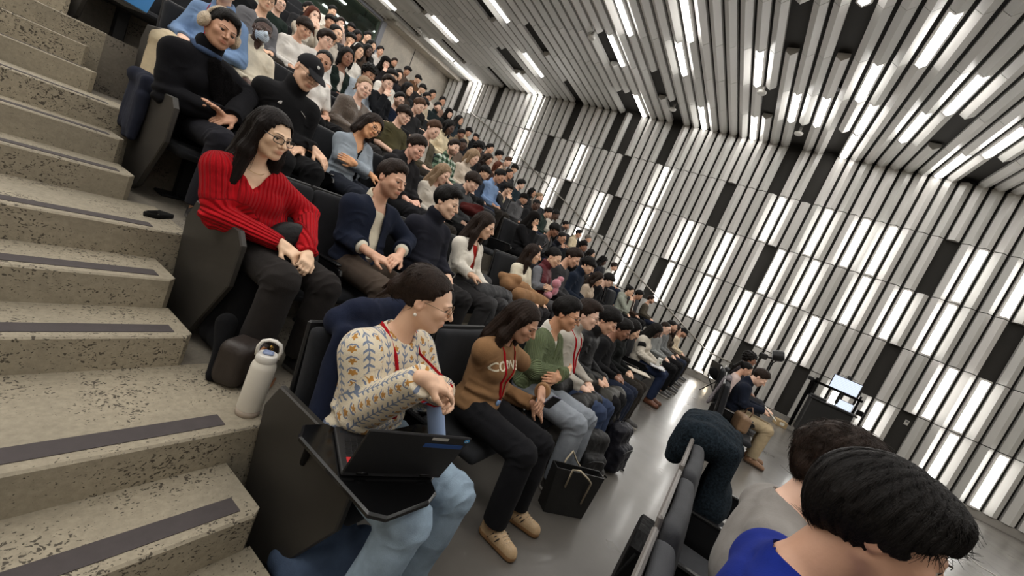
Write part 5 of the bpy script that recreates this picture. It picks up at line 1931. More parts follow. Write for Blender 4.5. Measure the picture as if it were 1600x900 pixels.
# --- front row: green cardigan
kw = dict(yaw=10, pitch=5)
P, root, sc = solve(885, 491, 1, **kw)
P = Pose(armR='cross', armL='crossb', foot=-.50, **kw)
r = person(root, P, 'person in ribbed green cardigan and glasses with folded arms, front row', HH, srgb(196, 146, 114), ('short', 'k'), 'v', srgb(108, 120, 88), 'collar', srgb(230, 226, 216), srgb(142, 148, 156), bulk=.016, rib=True, mat=M_RIBF, legmat=M_DENIM, wide=.02,
           glasses=(srgb(40, 34, 30), False, .0012), scale=sc, topname='cardigan', shoes=(srgb(70, 68, 66), srgb(200, 196, 190)), nose=1.1)
d = P.wr[-1] - P.el[-1]; mb = MB(); c = P.wr[-1] - d * .05
mb.tube([c + A3((0, .033 * math.cos(a), .033 * math.sin(a))) for a in [2 * math.pi * k / 16 for k in range(16)]], .006, 6, closed=True, flat=.5); mb.lathe([(.001, 0), (.017, 0), (.017, .007), (.001, .008)], 16, c + A3((0, -.030, .012)), RX(1.2))
mb.obj('wristwatch', M_METAL, r, srgb(190, 186, 176), smooth=True)
# --- front row: grey roll neck
kw = dict(yaw=12, pitch=5)
P, root, sc = solve(920, 486, 1, **kw)
P = Pose(armL='lap', armR='lap', foot=-.50, **kw)
r = person(root, P, 'person in light grey roll-neck sweater with red lanyard and glasses, front row', HH, 'p', ('side', 'd'), 'turtle', srgb(184, 178, 168), None, None, srgb(54, 66, 92), bulk=.018, scale=sc, topname='sweater', glasses=(srgb(90, 80, 70), False, .0011), shoes=(srgb(60, 60, 60), srgb(200, 196, 190)), legmat=M_DENIM)
lanyard(r, P, TOPS[(id(P), HH, 'turtle', 'long', .018, 'cloth', 0.0, False, .56, 0)], (.0, .68), badge=False)
# --- front row: black and white varsity jacket
kw = dict(fem=True, yaw=-2, pitch=28)
P, root, sc = solve(1025, 517, 1, **kw)
P = Pose(armL='knee', armR='knee', **kw)
r = person(root, P, 'person in black and white varsity jacket with long dark locs, front row', .006, 'd', ('locs', 'k'), 'stand', srgb(206, 198, 184), None, None, srgb(40, 50, 76), bulk=.022, scale=sc, topname='jacket', shoes=(srgb(112, 66, 42), srgb(80, 50, 36)), legmat=M_DENIM)
for s in (-1, 1):
    mb = MB(); d = P.el[s] - P.sh[s]
    mb.tube([P.sh[s] + d * .18, P.sh[s] + d * .34, P.sh[s] + d * .5], [.067, .069, .067], 16); mb.tube([P.sh[s] + A3((-s * .06, .02, .01)), P.sh[s] + A3((-s * .0, .0, .012))], [.058, .062], 16)
    mb.obj('sleeve_panel', M_CLOTH, r, srgb(26, 25, 26), smooth=True)
    mb = MB(); d2 = P.wr[s] - P.el[s]; mb.tube([P.el[s] + d2 * .72, P.el[s] + d2 * .84, P.el[s] + d2 * .98], [.050, .049, .045], 16); mb.obj('cuff', M_CLOTH, r, srgb(28, 26, 28), smooth=True)
VARS, VARP, VARSC = r, P, sc

# --- third row, aisle seat: black coat and ear muffs
kw = dict(fem=True, yaw=4, pitch=6, roll=9, side=-.16, lean=-.03)
P, root, sc = solve(345, 48, 3, **kw)
P = Pose(armR=arm(-1, PL(root, sc, 262, 148, -.02), PL(root, sc, 346, 180, -.27), (-.80, -.45, .42), (-.25, -.3, 1), .35),
         armL=arm(1, PL(root, sc, 385, 150, -.04), PL(root, sc, 362, 186, -.28), (-.75, -.3, -.35), (.1, -.3, 1), .5), **kw)
r = person(root, P, 'person in black coat with cream furry ear muffs and blue scarf, third row', HH, 't', ('short', 'k'), 'stand', srgb(18, 18, 22), None, None, srgb(34, 34, 40), bulk=.034, scale=sc, topname='coat', wide=.02)
add_hair(r, P, 'long2', HAIRC['k'], .005) if False else None
for s in (-1, 1):
    F = Field((-.05, -.065, -.065), (.05, .065, .065), .004); F.put(ell((0, 0, 0), (.030, .050, .050)), 0); V, Q, NN = F.mesh(); V = V + NN * (wave_noise(V, 160, s, 2) * .0028)[:, None]
    o = obj('ear_muff', mesh_from('ear_muff', V, Q, M_FUR, True), r, srgb(206, 186, 158)); o.matrix_local = P.H @ Matrix.Translation((s * .098, .012, -.004))
mb = MB(); mb.tube([(.100 * math.sin(a), .012, .030 + .108 * math.cos(a)) for a in [(-1.62 + 3.24 * k / 20) for k in range(21)]], .010, 8); o = mb.obj('headband', M_FUR, r, srgb(206, 186, 158), smooth=True); o.matrix_local = P.H
mb = MB(); mb.tube([P.neck + A3((.072 * math.cos(a), .0 + .070 * math.sin(a), .03 - .025 * (math.sin(a) < 0))) for a in [2 * math.pi * k / 20 for k in range(20)]], .020, 10, closed=True); mb.obj('scarf', M_CLOTH, r, srgb(66, 82, 110), smooth=True)
F = Field((-.24, -.34, .50), (.26, .10, 1.05), .006)
for k in range(6): F.put(cap((-.14 + .035 * k, -.10 + .012 * (k % 2), .97 - .02 * k), (-.04 + .035 * k, -.175 - .012 * (k % 2), .60 + .02 * k), .035, .030), .02)
V, Q, NN = F.mesh(); V = V + NN * (wave_noise(V * np.array((1.5, 1.5, .5)), 110, 1.0, 2) * .009)[:, None]; obj('fur_trim', mesh_from('fur_trim', V, Q, M_DARKFUR, True), r, srgb(14, 13, 14))
# --- third row: black jacket and cap
kw = dict(yaw=4, pitch=20, roll=7, lean=-.12)
P, root, sc = solve(482, 112, 3, **kw)
P = Pose(armR=arm(-1, PL(root, sc, 430, 210, -.03), PL(root, sc, 492, 235, -.28), (.55, -.7, -.5), (-.2, -.4, 1), .6), armL='lap', **kw)
r = person(root, P, 'person in black zip jacket, dark baseball cap and glasses, third row', HH, srgb(222, 180, 152), ('buzz', 'k'), 'stand', srgb(28, 28, 30), None, None, srgb(26, 26, 28), bulk=.030, scale=sc, topname='jacket', glasses=(srgb(30, 30, 30), False, .0012))
o = obj('cap', CAP_ME, r, srgb(34, 34, 37)); o.matrix_local = P.H
mb = MB(); mb.lathe([(.001, 0), (.011, 0), (.011, .003), (.001, .004)], 14, (-.02, -.088, .085), RX(1.1)); o2 = mb.obj('cap_patch', M_PAPER, o, srgb(214, 212, 208))
tm = TOPS[(id(P), HH, 'stand', 'long', .030, 'cloth', 0.0, False, .56, 0)]
bv = bvh_of(tm)
mb = MB()
for rad_ in (.010, .017, .024):     # quarter-round emblem of three nested arcs
    pts = [on_front(bv, -.085 + rad_ * math.sin(a), P.neck[2] - .135 + rad_ * math.cos(a), .004) for a in [-.1 - 1.4 * k / 7 for k in range(8)]]
    mb.tube(pts, .0028, 6)
mb.obj('chest_emblem', M_PAPER, r, srgb(230, 228, 224), smooth=True)
mb = MB(); mb.tube([on_front(bv, .05 + .055 * k / 5, P.neck[2] - .115 - .030 * k / 5, .004) for k in range(6)], .003, 6); mb.obj('pocket_zip', M_METAL, r, srgb(200, 198, 194), smooth=True)
# --- third row: denim jacket, head resting to one side
kw = dict(fem=True, yaw=4, pitch=14, roll=26, side=.05)
P, root, sc = solve(580, 198, 3, **kw)
P = Pose(armR=arm(-1, PL(root, sc, 530, 245, -.02), PL(root, sc, 578, 272, -.22), (.9, -.2, -.2), (0, -.5, 1), .5), armL='cross', **kw)
r = person(root, P, 'person in pale denim jacket and glasses leaning head on neighbour, third row', HH, srgb(216, 160, 118), ('bob', 'd'), 'open', srgb(150, 160, 170), 'wide', srgb(24, 24, 28), srgb(42, 46, 56), bulk=.020, scale=sc, topname='jacket', mat=M_DENIM, glasses=(srgb(60, 64, 80), True, .0016))
mb = MB(); mb.tube([(-.078 - .0, .02 + .014 * math.cos(a), -.05 + .014 * math.sin(a)) for a in [2 * math.pi * k / 14 for k in range(14)]], .003, 6, closed=True); o = mb.obj('earring', M_METAL, r, srgb(210, 180, 110), smooth=True); o.matrix_local = P.H
# --- third row: dark hooded jacket
kw = dict(yaw=8, pitch=18)
P, root, sc = solve(650, 231, 3, **kw)
P = Pose(armR='lap', armL='lap', **kw)
r = person(root, P, 'person in dark jacket with reddish cheeks and short brown hair, third row', HH, srgb(222, 172, 150), ('short', 'd'), 'hood', srgb(34, 33, 35), None, None, srgb(30, 30, 33), bulk=.026, scale=sc, topname='jacket', mat=M_CLOTH)
# --- third row: black hood, phone held up
kw = dict(fem=True, yaw=2, pitch=14)
P, root, sc = solve(832, 342, 3, **kw)
P = Pose(armR='chin', armL='phone', lean=-.03, **kw)
r = person(root, P, 'person in black hood holding phone against face, third row', .006, 'a', ('hood', 'k'), 'crew', srgb(22, 22, 24), None, None, srgb(28, 28, 30), bulk=.03, scale=sc, topname='coat', hairname='hood')
PH_P, PH_R, PH_S = P, root, sc

# --- fourth row
kw = dict(yaw=-4, pitch=4, roll=6)
P, root, sc = solve(410, 48, 4, **kw)
P = Pose(armR='lap', armL='lap', **kw)
r = person(root, P, 'dark-skinned person in cream button shirt wearing blue surgical mask, fourth row', HH, srgb(70, 48, 40), ('buzz', 'k'), 'collar', srgb(226, 216, 196), None, None, srgb(60, 58, 56), bulk=.018, scale=sc, topname='shirt', glasses=(srgb(130, 124, 120), True, .0011))
F = Field((-.09, -.14, -.12), (.09, .02, .03), .004)
F.put(ell((0, -.022, -.050), (.066, .098, .064)), 0)
F.put(cap((0, -.090, .010), (0, -.125, -.026), .010, .014), .02)
F.clip(lambda X, Y, Z: np.maximum(np.maximum(Z + .010 - np.clip(-.08 - Y, 0, .04) * .5, -.108 - Z), (Y + .045)) + X * 0)
V, Q, NN = F.mesh(); V = V + NN * (np.sin(V[:, 2] * 420) * .0014 + .003)[:, None]
o = obj('face_mask', mesh_from('face_mask', V, Q, M_PAPER, True), r, srgb(200, 214, 228)); o.matrix_local = P.H
mb = MB()
for s in (-1, 1):
    mb.tube([(s * .060, -.050, -.018), (s * .076, -.01, -.004), (s * .083, .018, .012)], .0012, 6); mb.tube([(s * .052, -.050, -.085), (s * .072, -.01, -.05), (s * .083, .024, -.02)], .0012, 6)
o2 = mb.obj('ear_loop', M_PAPER, o, srgb(232, 234, 236), smooth=True)
kw = dict(yaw=4, pitch=12)
P, root, sc = solve(631, 180, 4, **kw)
P = Pose(armR='lap', armL='lap', **kw)
r = person(root, P, 'person in olive tee with dark brown fringe, fourth row', HH, 'p', ('bangs', 'd'), 'crew', srgb(78, 74, 52), None, None, srgb(58, 56, 54), bulk=.014, sleeve='short', scale=sc, topname='tee')
kw = dict(fem=True, yaw=-8, pitch=8, roll=4)
P, root, sc = solve(569, 138, 4, **kw)
P = Pose(armR='lap', armL='lap', **kw)
r = person(root, P, 'blond person in fuzzy brown jacket over white top, fourth row', HH, 'p', ('lowbun', 'o'), 'open', srgb(92, 78, 66), 'crew', srgb(232, 226, 220), srgb(50, 48, 48), bulk=.030, scale=sc, topname='jacket', mat=M_FUR)
kw = dict(fem=True, yaw=0, pitch=6)
P, root, sc = solve(368, -58, 4, **kw)
P = Pose(armR='lap', armL='lap', **kw)
r = person(root, P, 'person in blue denim shirt with red lanyard and cream trousers, top of picture', .006, 'p', ('short', 'd'), 'collar', srgb(116, 142, 178), None, None, srgb(206, 190, 160), bulk=.018, scale=sc, topname='shirt', wide=.035, rotz=-.62, shoes=(srgb(206, 200, 196), srgb(226, 222, 216)))
lanyard(r, P, TOPS[(id(P), .006, 'collar', 'long', .018, 'cloth', 0.0, False, .56, 0)], (.0, .68), badge=False)
DEN4 = root

# --- the row of seats across the floor, seen from behind
def front_person(px, py, X, label, tall, s, **kw):
    pk = kw.pop('pose', {})
    d = ray(px, py); t = X / d.x
    P = Pose(tall=tall, **pk)
    root = Vector((X - P.head[0] * s, d.y * t - P.head[1] * s, 0))
    root.z = d.z * t + CAMZ - P.head[2] * s
    if abs(root.z) > .03: print('front person z', label, root.z)
    root.z = max(root.z, 0) if root.z < .02 else root.z
    return person(root, P, label, HH, scale=s, **kw), P, root


BIG, BIGP, BIGR = front_person(1346, 872, 1.20, 'person with thick black hair in royal blue top, seen from behind at picture bottom', .13, 1.08, pose=dict(yaw=0, pitch=12), skin=srgb(188, 146, 122), hair=('mop', 'k'), top='crew', topc=srgb(22, 40, 126), legc=srgb(40, 40, 44), bulk=.02, topname='tee')
GRY, GRYP, GRYR = front_person(1302, 762, 1.72, 'person with tousled brown hair in light grey sweater, seen from behind', .11, 1.08, pose=dict(yaw=10, pitch=10), skin='p', hair=('wavy', 'd'), top='crew', topc=srgb(140, 136, 132), legc=srgb(50, 52, 60), bulk=.026, topname='sweater', hairseed=4)
kw = dict(yaw=0, pitch=30, lean=-.04)
P = Pose(armR='phone', armL='phone', **kw)
d = ray(1187, 590); t = 7.25 / d.x; sc = (d.z * t + CAMZ) / P.head[2]
root = Vector((7.25 - P.head[0] * sc, d.y * t - P.head[1] * sc, 0))
WRI = person(root, P, 'person in navy blazer and beige trousers writing on notepad', .006, 'p', ('crop', 'd'), 'collar', srgb(28, 33, 46), None, None, srgb(178, 160, 130), bulk=.02, scale=sc, topname='blazer', shoes=(srgb(140, 104, 76), srgb(80, 60, 48)), wide=.02)
WRP, WRS = P, sc
P = get_pose('E', True)
d = ray(1166, 577); t = 8.6 / d.x; sc = min((d.z * t + CAMZ) / P.head[2], 1.1)
root2 = Vector((8.6 - P.head[0] * sc, d.y * t - P.head[1] * sc, 0))
person(root2, P, 'person with dark hair in pale pink top beyond navy blazer', .006, 'm', ('pony', 'k'), 'crew', srgb(210, 190, 184), None, None, srgb(46, 46, 50), scale=sc, key=('E', True))
d = ray(1172, 560); t = 9.4 / d.x; P = get_pose('A', False); sc = min((d.z * t + CAMZ) / P.head[2], 1.1)
root3 = Vector((9.4 - P.head[0] * sc, d.y * t - P.head[1] * sc, 0))
person(root3, P, 'person with black hair behind navy blazer, beside video light', .006, 'b', ('curly', 'k'), 'stand', srgb(44, 40, 42), None, None, srgb(46, 46, 50), scale=sc, key=('A', False))

# ------------------------------------------------------------------ seats
STOP = ('and', 'with', 'in', 'of', 'over', 'the', 'at', 'a', 'by', 'near', 'long', 'dark', 'black', 'hand', 'from', 'short', 'pale', 'white', 'wearing', 'on', 'behind', 'beside', 'between', 'under', 'against', 'to', 'one')


def trim_words(t, n):
    w_ = t.split()[:n]
    while w_[-1].strip(',') in STOP: w_.pop()
    return ' '.join(w_).rstrip(',')


for n in range(1, 10):
    ps = sorted([q for q in PEOPLE if abs(q.location.y - row_y(n)) < .35 and abs(q.location.z - tz(n)) < .2 and q.location.x > .8], key=lambda q: q.location.x)
    xs = []
    for q in ps:
        x = q.location.x
        if xs and x - xs[-1][0] < .565: x = xs[-1][0] + .565
        if not xs: x = max(x, SEATX0)
        xs.append((x, q))
    full = []
    prev = None
    if xs and xs[0][0] > SEATX0 + .5:
        m_ = int(round((xs[0][0] - SEATX0) / SEATP))
        for j in range(m_): full.append((SEATX0 + (xs[0][0] - SEATX0) * j / m_, None))
    for i, (x, q) in enumerate(xs):
        full.append((x, q))
        nx = xs[i + 1][0] if i + 1 < len(xs) else None
        if nx:
            m_ = int((nx - x) / .62)
            for j in range(1, m_): full.append((x + (nx - x) * j / m_, None))
    for k, (x, q) in enumerate(full):
        if x > XE - .2: continue
        if q is not None:
            lab = 'black seat under ' + trim_words(q['label'], 13)
        else:
            lq = [a_[1] for a_ in full[:k] if a_[1] is not None]
            j = 1
            while k - j >= 0 and full[k - j][1] is None: j += 1
            if lq:
                lab = 'empty black seat, %s past %s' % (ORD[j - 1], trim_words(lq[-1]['label'], 10))
            else:
                lab = 'empty black seat in %s row, %s from the steps' % (ORD[n - 1], ORD[k])
        make_seat(x, row_y(n), tz(n), lab, 'black tip-up seats in the tiered rows', panel=k == 0)
C_SEATF = srgb(66, 67, 70)
FY = BIGR.y + .04
for x, lab in ((1.2, 'grey-backed seat under royal blue top, at picture bottom'), (1.85, 'grey-backed seat under light grey sweater'), (2.5, 'grey-backed seat between light grey sweater and draped tweed coat'), (3.15, 'grey-backed seat with dark tweed coat thrown over it')):
    make_seat(x, FY, max(0, BIGR.z - .02) if False else 0, lab, 'seats of the row across the floor', color=C_SEATF, shell=srgb(112, 108, 104))
yw = WRI.location.y
for x, lab, pn in ((6.62, 'empty black seat beside navy blazer, nearer the camera', False), (7.27, 'black seat under navy blazer', False), (7.92, 'black seat beyond navy blazer', False), (8.57, 'black seat under pale pink top', False), (9.3, 'black seat nearest the video light', False)):
    make_seat(x, yw if x < 8 else root2.y if x < 9 else root3.y, 0, lab, 'seats of the row across the floor', panel=pn)

# ------------------------------------------------------------------ soft things
def drape(name, label, cat, prims, h, color, mat=None, wr=.008, freq=26, loc=(0, 0, 0), clipz=None, seed=0, group=None, k=.03, stretch=(1, 1, 1)):
    lo = np.min([p[1] for p in prims], axis=0) - .03; hi = np.max([p[2] for p in prims], axis=0) + .03
    F = Field(lo, hi, h)
    for p in prims: F.put(p, k)
    if clipz is not None: F.clip(lambda X, Y, Z: (clipz - Z) + X * 0 + Y * 0)
    V, Q, NN = F.mesh()
    n1 = wave_noise(V * np.array(stretch), freq, seed, 3); n2 = 1 - np.abs(wave_noise(V * np.array(stretch), freq * .6, seed + 2, 2)) * 1.7
    V = V + NN * ((n1 * .5 + n2 * .8 - .3) * wr)[:, None]
    if clipz is not None: V[:, 2] = np.maximum(V[:, 2], clipz + .001)
    o = obj(name, mesh_from(name, V, Q, mat or M_CLOTH, True), None, color)
    o.location = loc
    return tag(o, label, cat, group)


# navy coat over the seat back behind the flowered sweater
y1 = row_y(1)
drape('coat', 'navy wool coat draped over seat back behind flowered sweater', 'coat',
      [cap((1.24, y1 + .22, 1.02), (1.74, y1 + .22, 1.03), .065), cap((1.3, y1 + .22, 1.08), (1.6, y1 + .24, 1.10), .055), cap((1.22, y1 + .14, 1.0), (1.15, y1 + .02, .60), .045, .06), cap((1.30, y1 + .13, 1.0), (1.28, y1 + .0, .56), .05, .06),
       cap((1.40, y1 + .13, 1.0), (1.38, y1 + .02, .58), .05), cap((1.55, y1 + .14, 1.0), (1.6, y1 + .12, .75), .04), cap((1.35, y1 + .31, 1.0), (1.4, y1 + .34, .62), .04), cap((1.6, y1 + .31, 1.0), (1.6, y1 + .34, .6), .04)],
      .01, srgb(27, 33, 52), wr=.012, stretch=(1.4, 1, .6))
# black coat and handbag by the red sweater
y2 = row_y(2); z2 = tz(2)
drape('coat', 'black coat spilling from lap of red sweater down to the floor', 'coat',
      [cap((1.24, y2 - .02, z2 + .60), (1.46, y2 - .26, z2 + .62), .085), cap((1.22, y2 - .12, z2 + .58), (1.20, y2 - .18, z2 + .10), .075, .085), cap((1.27, y2 - .22, z2 + .58), (1.24, y2 - .30, z2 + .10), .08, .10), cap((1.37, y2 - .32, z2 + .56), (1.30, y2 - .40, z2 + .14), .07, .07),
       cap((1.19, y2 - .26, z2 + .1), (1.20, y2 - .48, z2 + .05), .07, .05), cap((1.10, y2 - .40, z2 + .25), (1.06, y2 - .52, z2 + .03), .045, .035)],
      .012, srgb(17, 17, 19), wr=.014, stretch=(1, 1, .5), clipz=z2 + .002)
t = thing('handbag', 'dark brown handbag with tan strap beside white water bottle', 'bag', (1.19, 1.90, z2 + .003), .5)
F = Field((-.20, -.12, -.01), (.20, .12, .27), .007)
F.put(rbox((0, 0, .115), (.155, .075, .115), .05), 0); F.put(ell((0, 0, .20), (.13, .05, .035)), .03)
V, Q, NN = F.mesh(); V = V + NN * (wave_noise(V, 26, 3) * .004)[:, None]; V[:, 2] = np.maximum(V[:, 2], 0)
obj('bag_body', mesh_from('bag_body', V, Q, M_LEATHER, True), t, srgb(46, 38, 34))
mb = MB(); mb.tube([(-.06, -.08, .19), (-.09, -.13, .12), (-.10, -.15, .05), (-.07, -.16, .012), (.02, -.15, .008), (.10, -.12, .01)], .006, 8); mb.obj('strap', M_LEATHER, t, srgb(122, 82, 52), smooth=True)
mb = MB(); mb.prism([(-.03, .0), (.03, .0), (.022, .05), (0, .062), (-.022, .05)], 1, -.088, -.078, bev=.002)
o = mb.obj('strap_tab', M_LEATHER, t, srgb(150, 100, 62)); o.location = (-.05, -.004, .165)
mb = MB(); mb.lathe([(.001, 0), (.011, 0), (.011, .006), (.006, .009), (.001, .009)], 14, (.03, -.075, .20), RX(1.57)); mb.tube([(.03 + .012 * math.cos(a), -.086, .19 + .012 * math.sin(a)) for a in [2 * math.pi * k / 14 for k in range(14)]], .0025, 6, closed=True)
mb.obj('clasp', M_METAL, t, srgb(206, 168, 92), smooth=True)
drape('bag', 'black round-topped bag on lap of red sweater', 'bag', [ell((RED.location.x + .02, y2 - .24, z2 + .70), (.13, .075, .10)), ell((RED.location.x + .0, y2 - .22, z2 + .66), (.14, .09, .06))], .009, srgb(16, 16, 17), M_SHELL, wr=.004)
# white bottle on the second tier
t = thing('water_bottle', 'tall white water bottle with loop handle on the step edge', 'bottle', (1.085, 1.60, z2 + .002))
mb = MB(); mb.lathe([(.046, 0), (.050, .004), (.050, .03)], 28); mb.obj('base', M_PLASTIC, t, srgb(168, 154, 140), smooth=True)
mb = MB(); mb.lathe([(.050, .03), (.0515, .034), (.0515, .235), (.050, .245), (.044, .262), (.041, .268)], 28); mb.obj('bottle_body', M_PLASTIC, t, srgb(226, 220, 208), auto=40)
mb = MB(); mb.lathe([(.043, .266), (.045, .270), (.045, .292), (.041, .298)], 28); mb.obj('lid', M_PLASTIC, t, srgb(226, 222, 214), auto=40)
mb = MB(); mb.tube([(-.044, 0, .285), (-.047, 0, .325), (-.036, 0, .352), (-.012, 0, .364), (.012, 0, .364), (.036, 0, .352), (.047, 0, .325), (.044, 0, .285)], .0075, 10, flat=1.5); mb.obj('handle', M_PLASTIC, t, srgb(230, 226, 218), smooth=True)
mb = MB(); mb.box((0, 0, .305), (.045, .03, .016), bev=.006); mb.obj('spout_cap', M_PLASTIC, t, srgb(148, 164, 202))
t.rotation_euler = (0, 0, 2.45)
# blue bottle in the hand
t = thing('water_bottle', 'pale blue bottle held upright under hand of flowered sweater', 'bottle', (1.47, .84, .713))
t.rotation_mode = 'QUATERNION'; t.rotation_quaternion = Vector((-.19, .30, .77)).to_track_quat('Z', 'Y')
mb = MB(); mb.lathe([(.034, 0), (.038, .004), (.038, .185), (.036, .2), (.031, .206)], 26); mb.obj('bottle_body', M_PLASTIC, t, srgb(150, 172, 208), auto=40)
mb = MB(); mb.lathe([(.033, .205), (.036, .208), (.036, .236), (.032, .242)], 26); mb.obj('lid', M_PLASTIC, t, srgb(84, 98, 138), auto=40)
mb = MB(); mb.tube([(-.036, 0, .228), (-.044, -.02, .215), (-.034, -.042, .205), (0, -.052, .200), (.034, -.042, .205), (.044, -.02, .215), (.036, 0, .228)], .0035, 8); mb.obj('handle', M_PLASTIC, t, srgb(120, 138, 180), smooth=True)
# writing tablet and laptop
t = thing('writing_tablet', 'black fold-out writing tablet carrying laptop at nearest seat', 'tablet', (0, 0, 0))
mb = MB()
pl = [(.96, .68), (1.0, .635), (1.18, .612), (1.24, .63), (1.275, .69), (1.55, .80), (1.58, .86), (1.56, .96), (1.50, 1.0), (1.16, 1.02), (1.10, 1.14), (1.02, 1.16), (.97, 1.1)]
mb.prism(pl, 2, .688, .712, bev=.006); mb.obj('board', M_GLOSS, t, srgb(13, 13, 14))
mb = MB(); mb.tube([(1.04, 1.10, .69), (1.07, 1.14, .62), (1.09, 1.16, .52)], .016, 10); mb.obj('bracket', M_METAL, t, srgb(60, 60, 62), smooth=True)
t = thing('laptop', 'black laptop with blue tape strip on its lid, open before flowered sweater', 'laptop', (.978, .858, .713), math.atan2(-.47746, .87865))
mb = MB(); mb.box((.1875, .13, .010), (.375, .262, .018), bev=.004); base = mb.obj('deck', M_PLASTIC, t, srgb(36, 36, 38))
mb = MB()
for rw in range(5):
    n = 14
    for q in range(n):
        mb.box((.030 + .0232 * q + .003 * rw * .5, .085 + .0225 * rw, .0205), (.0195, .0185, .003), bev=.001)
mb.obj('keyboard', M_PLASTIC, base, srgb(24, 24, 26))
mb = MB(); mb.box((.19, .212, .0195), (.11, .065, .0012)); mb.obj('touchpad', M_PLASTIC, base, srgb(44, 44, 46))
mb = MB(); mb.box((.030, .055, .0195), (.016, .040, .0012)); o = mb.obj('sticker', M_PAPER, base, srgb(196, 40, 44))
mb = MB(); mb.box((.046, .055, .0195), (.012, .040, .0012)); o = mb.obj('sticker', M_PAPER, base, srgb(224, 222, 216))
mb = MB(); mb.box((.03, .225, .0195), (.03, .008, .001)); mb.obj('badge', M_METAL, base, srgb(120, 130, 150))
lid = MB(); lid.box((.1875, 0, .122), (.375, .010, .244), bev=.004)
lo_ = lid.obj('lid', M_PLASTIC, t, srgb(27, 27, 29)); lo_.location = (0, .002, .016); lo_.rotation_euler = (math.radians(22), 0, 0)
mb = MB(); mb.box((.1875, .0056, .125), (.345, .0012, .205)); mb.obj('screen', M_GLOSS, lo_, srgb(12, 13, 16))
mb = MB(); mb.box((.285, -.0058, .190), (.150, .0012, .022)); mb.obj('tape', M_PAPER, lo_, srgb(44, 78, 138))
mb = MB(); mb.box((.255, -.0058, .228), (.062, .0012, .013)); mb.obj('sticker', M_PAPER, lo_, srgb(196, 194, 188))
mb = MB(); mb.lathe([(.0005, 0), (.0105, 0), (.0105, .0012), (.0005, .0012)], 20, (.360, -.0056, .229), RX(math.pi / 2)); o = mb.obj('sticker', M_PAPER, lo_, srgb(70, 150, 206), smooth=False)
mb = MB(); mb.tube([(.355, -.0072, .226), (.359, -.0072, .2325), (.364, -.0072, .227)], .0012, 5); mb.obj('sticker_mark', M_PAPER, o, srgb(226, 236, 244))
for x in (.07, .305):
    mb = MB(); mb.tube([(x - .02, .0, .016), (x + .02, .0, .016)], .007, 10); mb.obj('hinge', M_METAL, t, srgb(60, 60, 62), smooth=True)
# things on laps along the second and front rows
drape('coat', 'dark grey coat over lap of white shirt, second row', 'coat', [cap((3.18, y2 - .12, z2 + .64), (3.6, y2 - .12, z2 + .66), .07), cap((3.2, y2 - .38, z2 + .62), (3.62, y2 - .40, z2 + .63), .075), cap((3.25, y2 - .50, z2 + .55), (3.25, y2 - .55, z2 + .22), .06), cap((3.42, y2 - .52, z2 + .55), (3.46, y2 - .56, z2 + .15), .07), cap((3.62, y2 - .48, z2 + .55), (3.66, y2 - .52, z2 + .25), .06)], .014, srgb(52, 52, 54), M_SHELL, wr=.02, freq=30, seed=2)
drape('coat', 'tan quilted jacket folded on lap of cream jumper', 'jacket', [cap((3.95, y2 - .16, z2 + .70), (4.42, y2 - .16, z2 + .68), .075), cap((4.0, y2 - .34, z2 + .64), (4.5, y2 - .36, z2 + .62), .08), cap((4.45, y2 - .2, z2 + .66), (4.80, y2 - .48, z2 + .58), .06), cap((3.92, y2 - .1, z2 + .76), (4.1, y2 - .2, z2 + .78), .05)], .013, srgb(150, 114, 82), M_CLOTH, wr=.012, freq=34, seed=4)
drape('coat', 'dark coat on knees between cream jumper and maroon vest', 'coat', [cap((4.7, y2 - .45, z2 + .58), (5.0, y2 - .45, z2 + .56), .08), cap((4.75, y2 - .54, z2 + .5), (4.9, y2 - .56, z2 + .2), .08)], .016, srgb(58, 57, 59), M_SHELL, wr=.012, seed=6)
mp = MARAR = MAROON.location
drape('plush', 'pink plush toy hugged by maroon vest', 'toy', [ell((mp.x + .02, mp.y - .20, mp.z + .86), (.075, .06, .06)), ell((mp.x + .10, mp.y - .20, mp.z + .93), (.05, .045, .045)), ell((mp.x - .06, mp.y - .19, mp.z + .68), (.07, .06, .05)), ell((mp.x + .03, mp.y - .21, mp.z + .76), (.06, .05, .07))], .008, srgb(206, 132, 146), M_FUR, wr=.008, freq=60, k=.015)
yg = y1
drape('coat', 'black puffer jacket bundled on lap of green cardigan', 'jacket', [cap((3.25, yg - .18, .66), (3.62, yg - .2, .66), .085), cap((3.3, yg - .40, .60), (3.66, yg - .42, .60), .09), cap((3.55, yg - .3, .66), (3.75, yg - .34, .60), .07)], .013, srgb(24, 23, 22), M_SHELL, wr=.022, freq=34, seed=1)
drape('coat', 'olive-grey parka bundled on lap of grey roll neck', 'jacket', [cap((3.92, yg - .24, .66), (4.3, yg - .26, .66), .085), cap((3.95, yg - .45, .60), (4.4, yg - .47, .58), .09), cap((4.25, yg - .5, .56), (4.38, yg - .56, .26), .07), cap((4.05, yg - .52, .56), (4.12, yg - .56, .30), .06)], .013, srgb(52, 50, 45), M_SHELL, wr=.022, freq=34, seed=3)
# bags on the floor of the front row


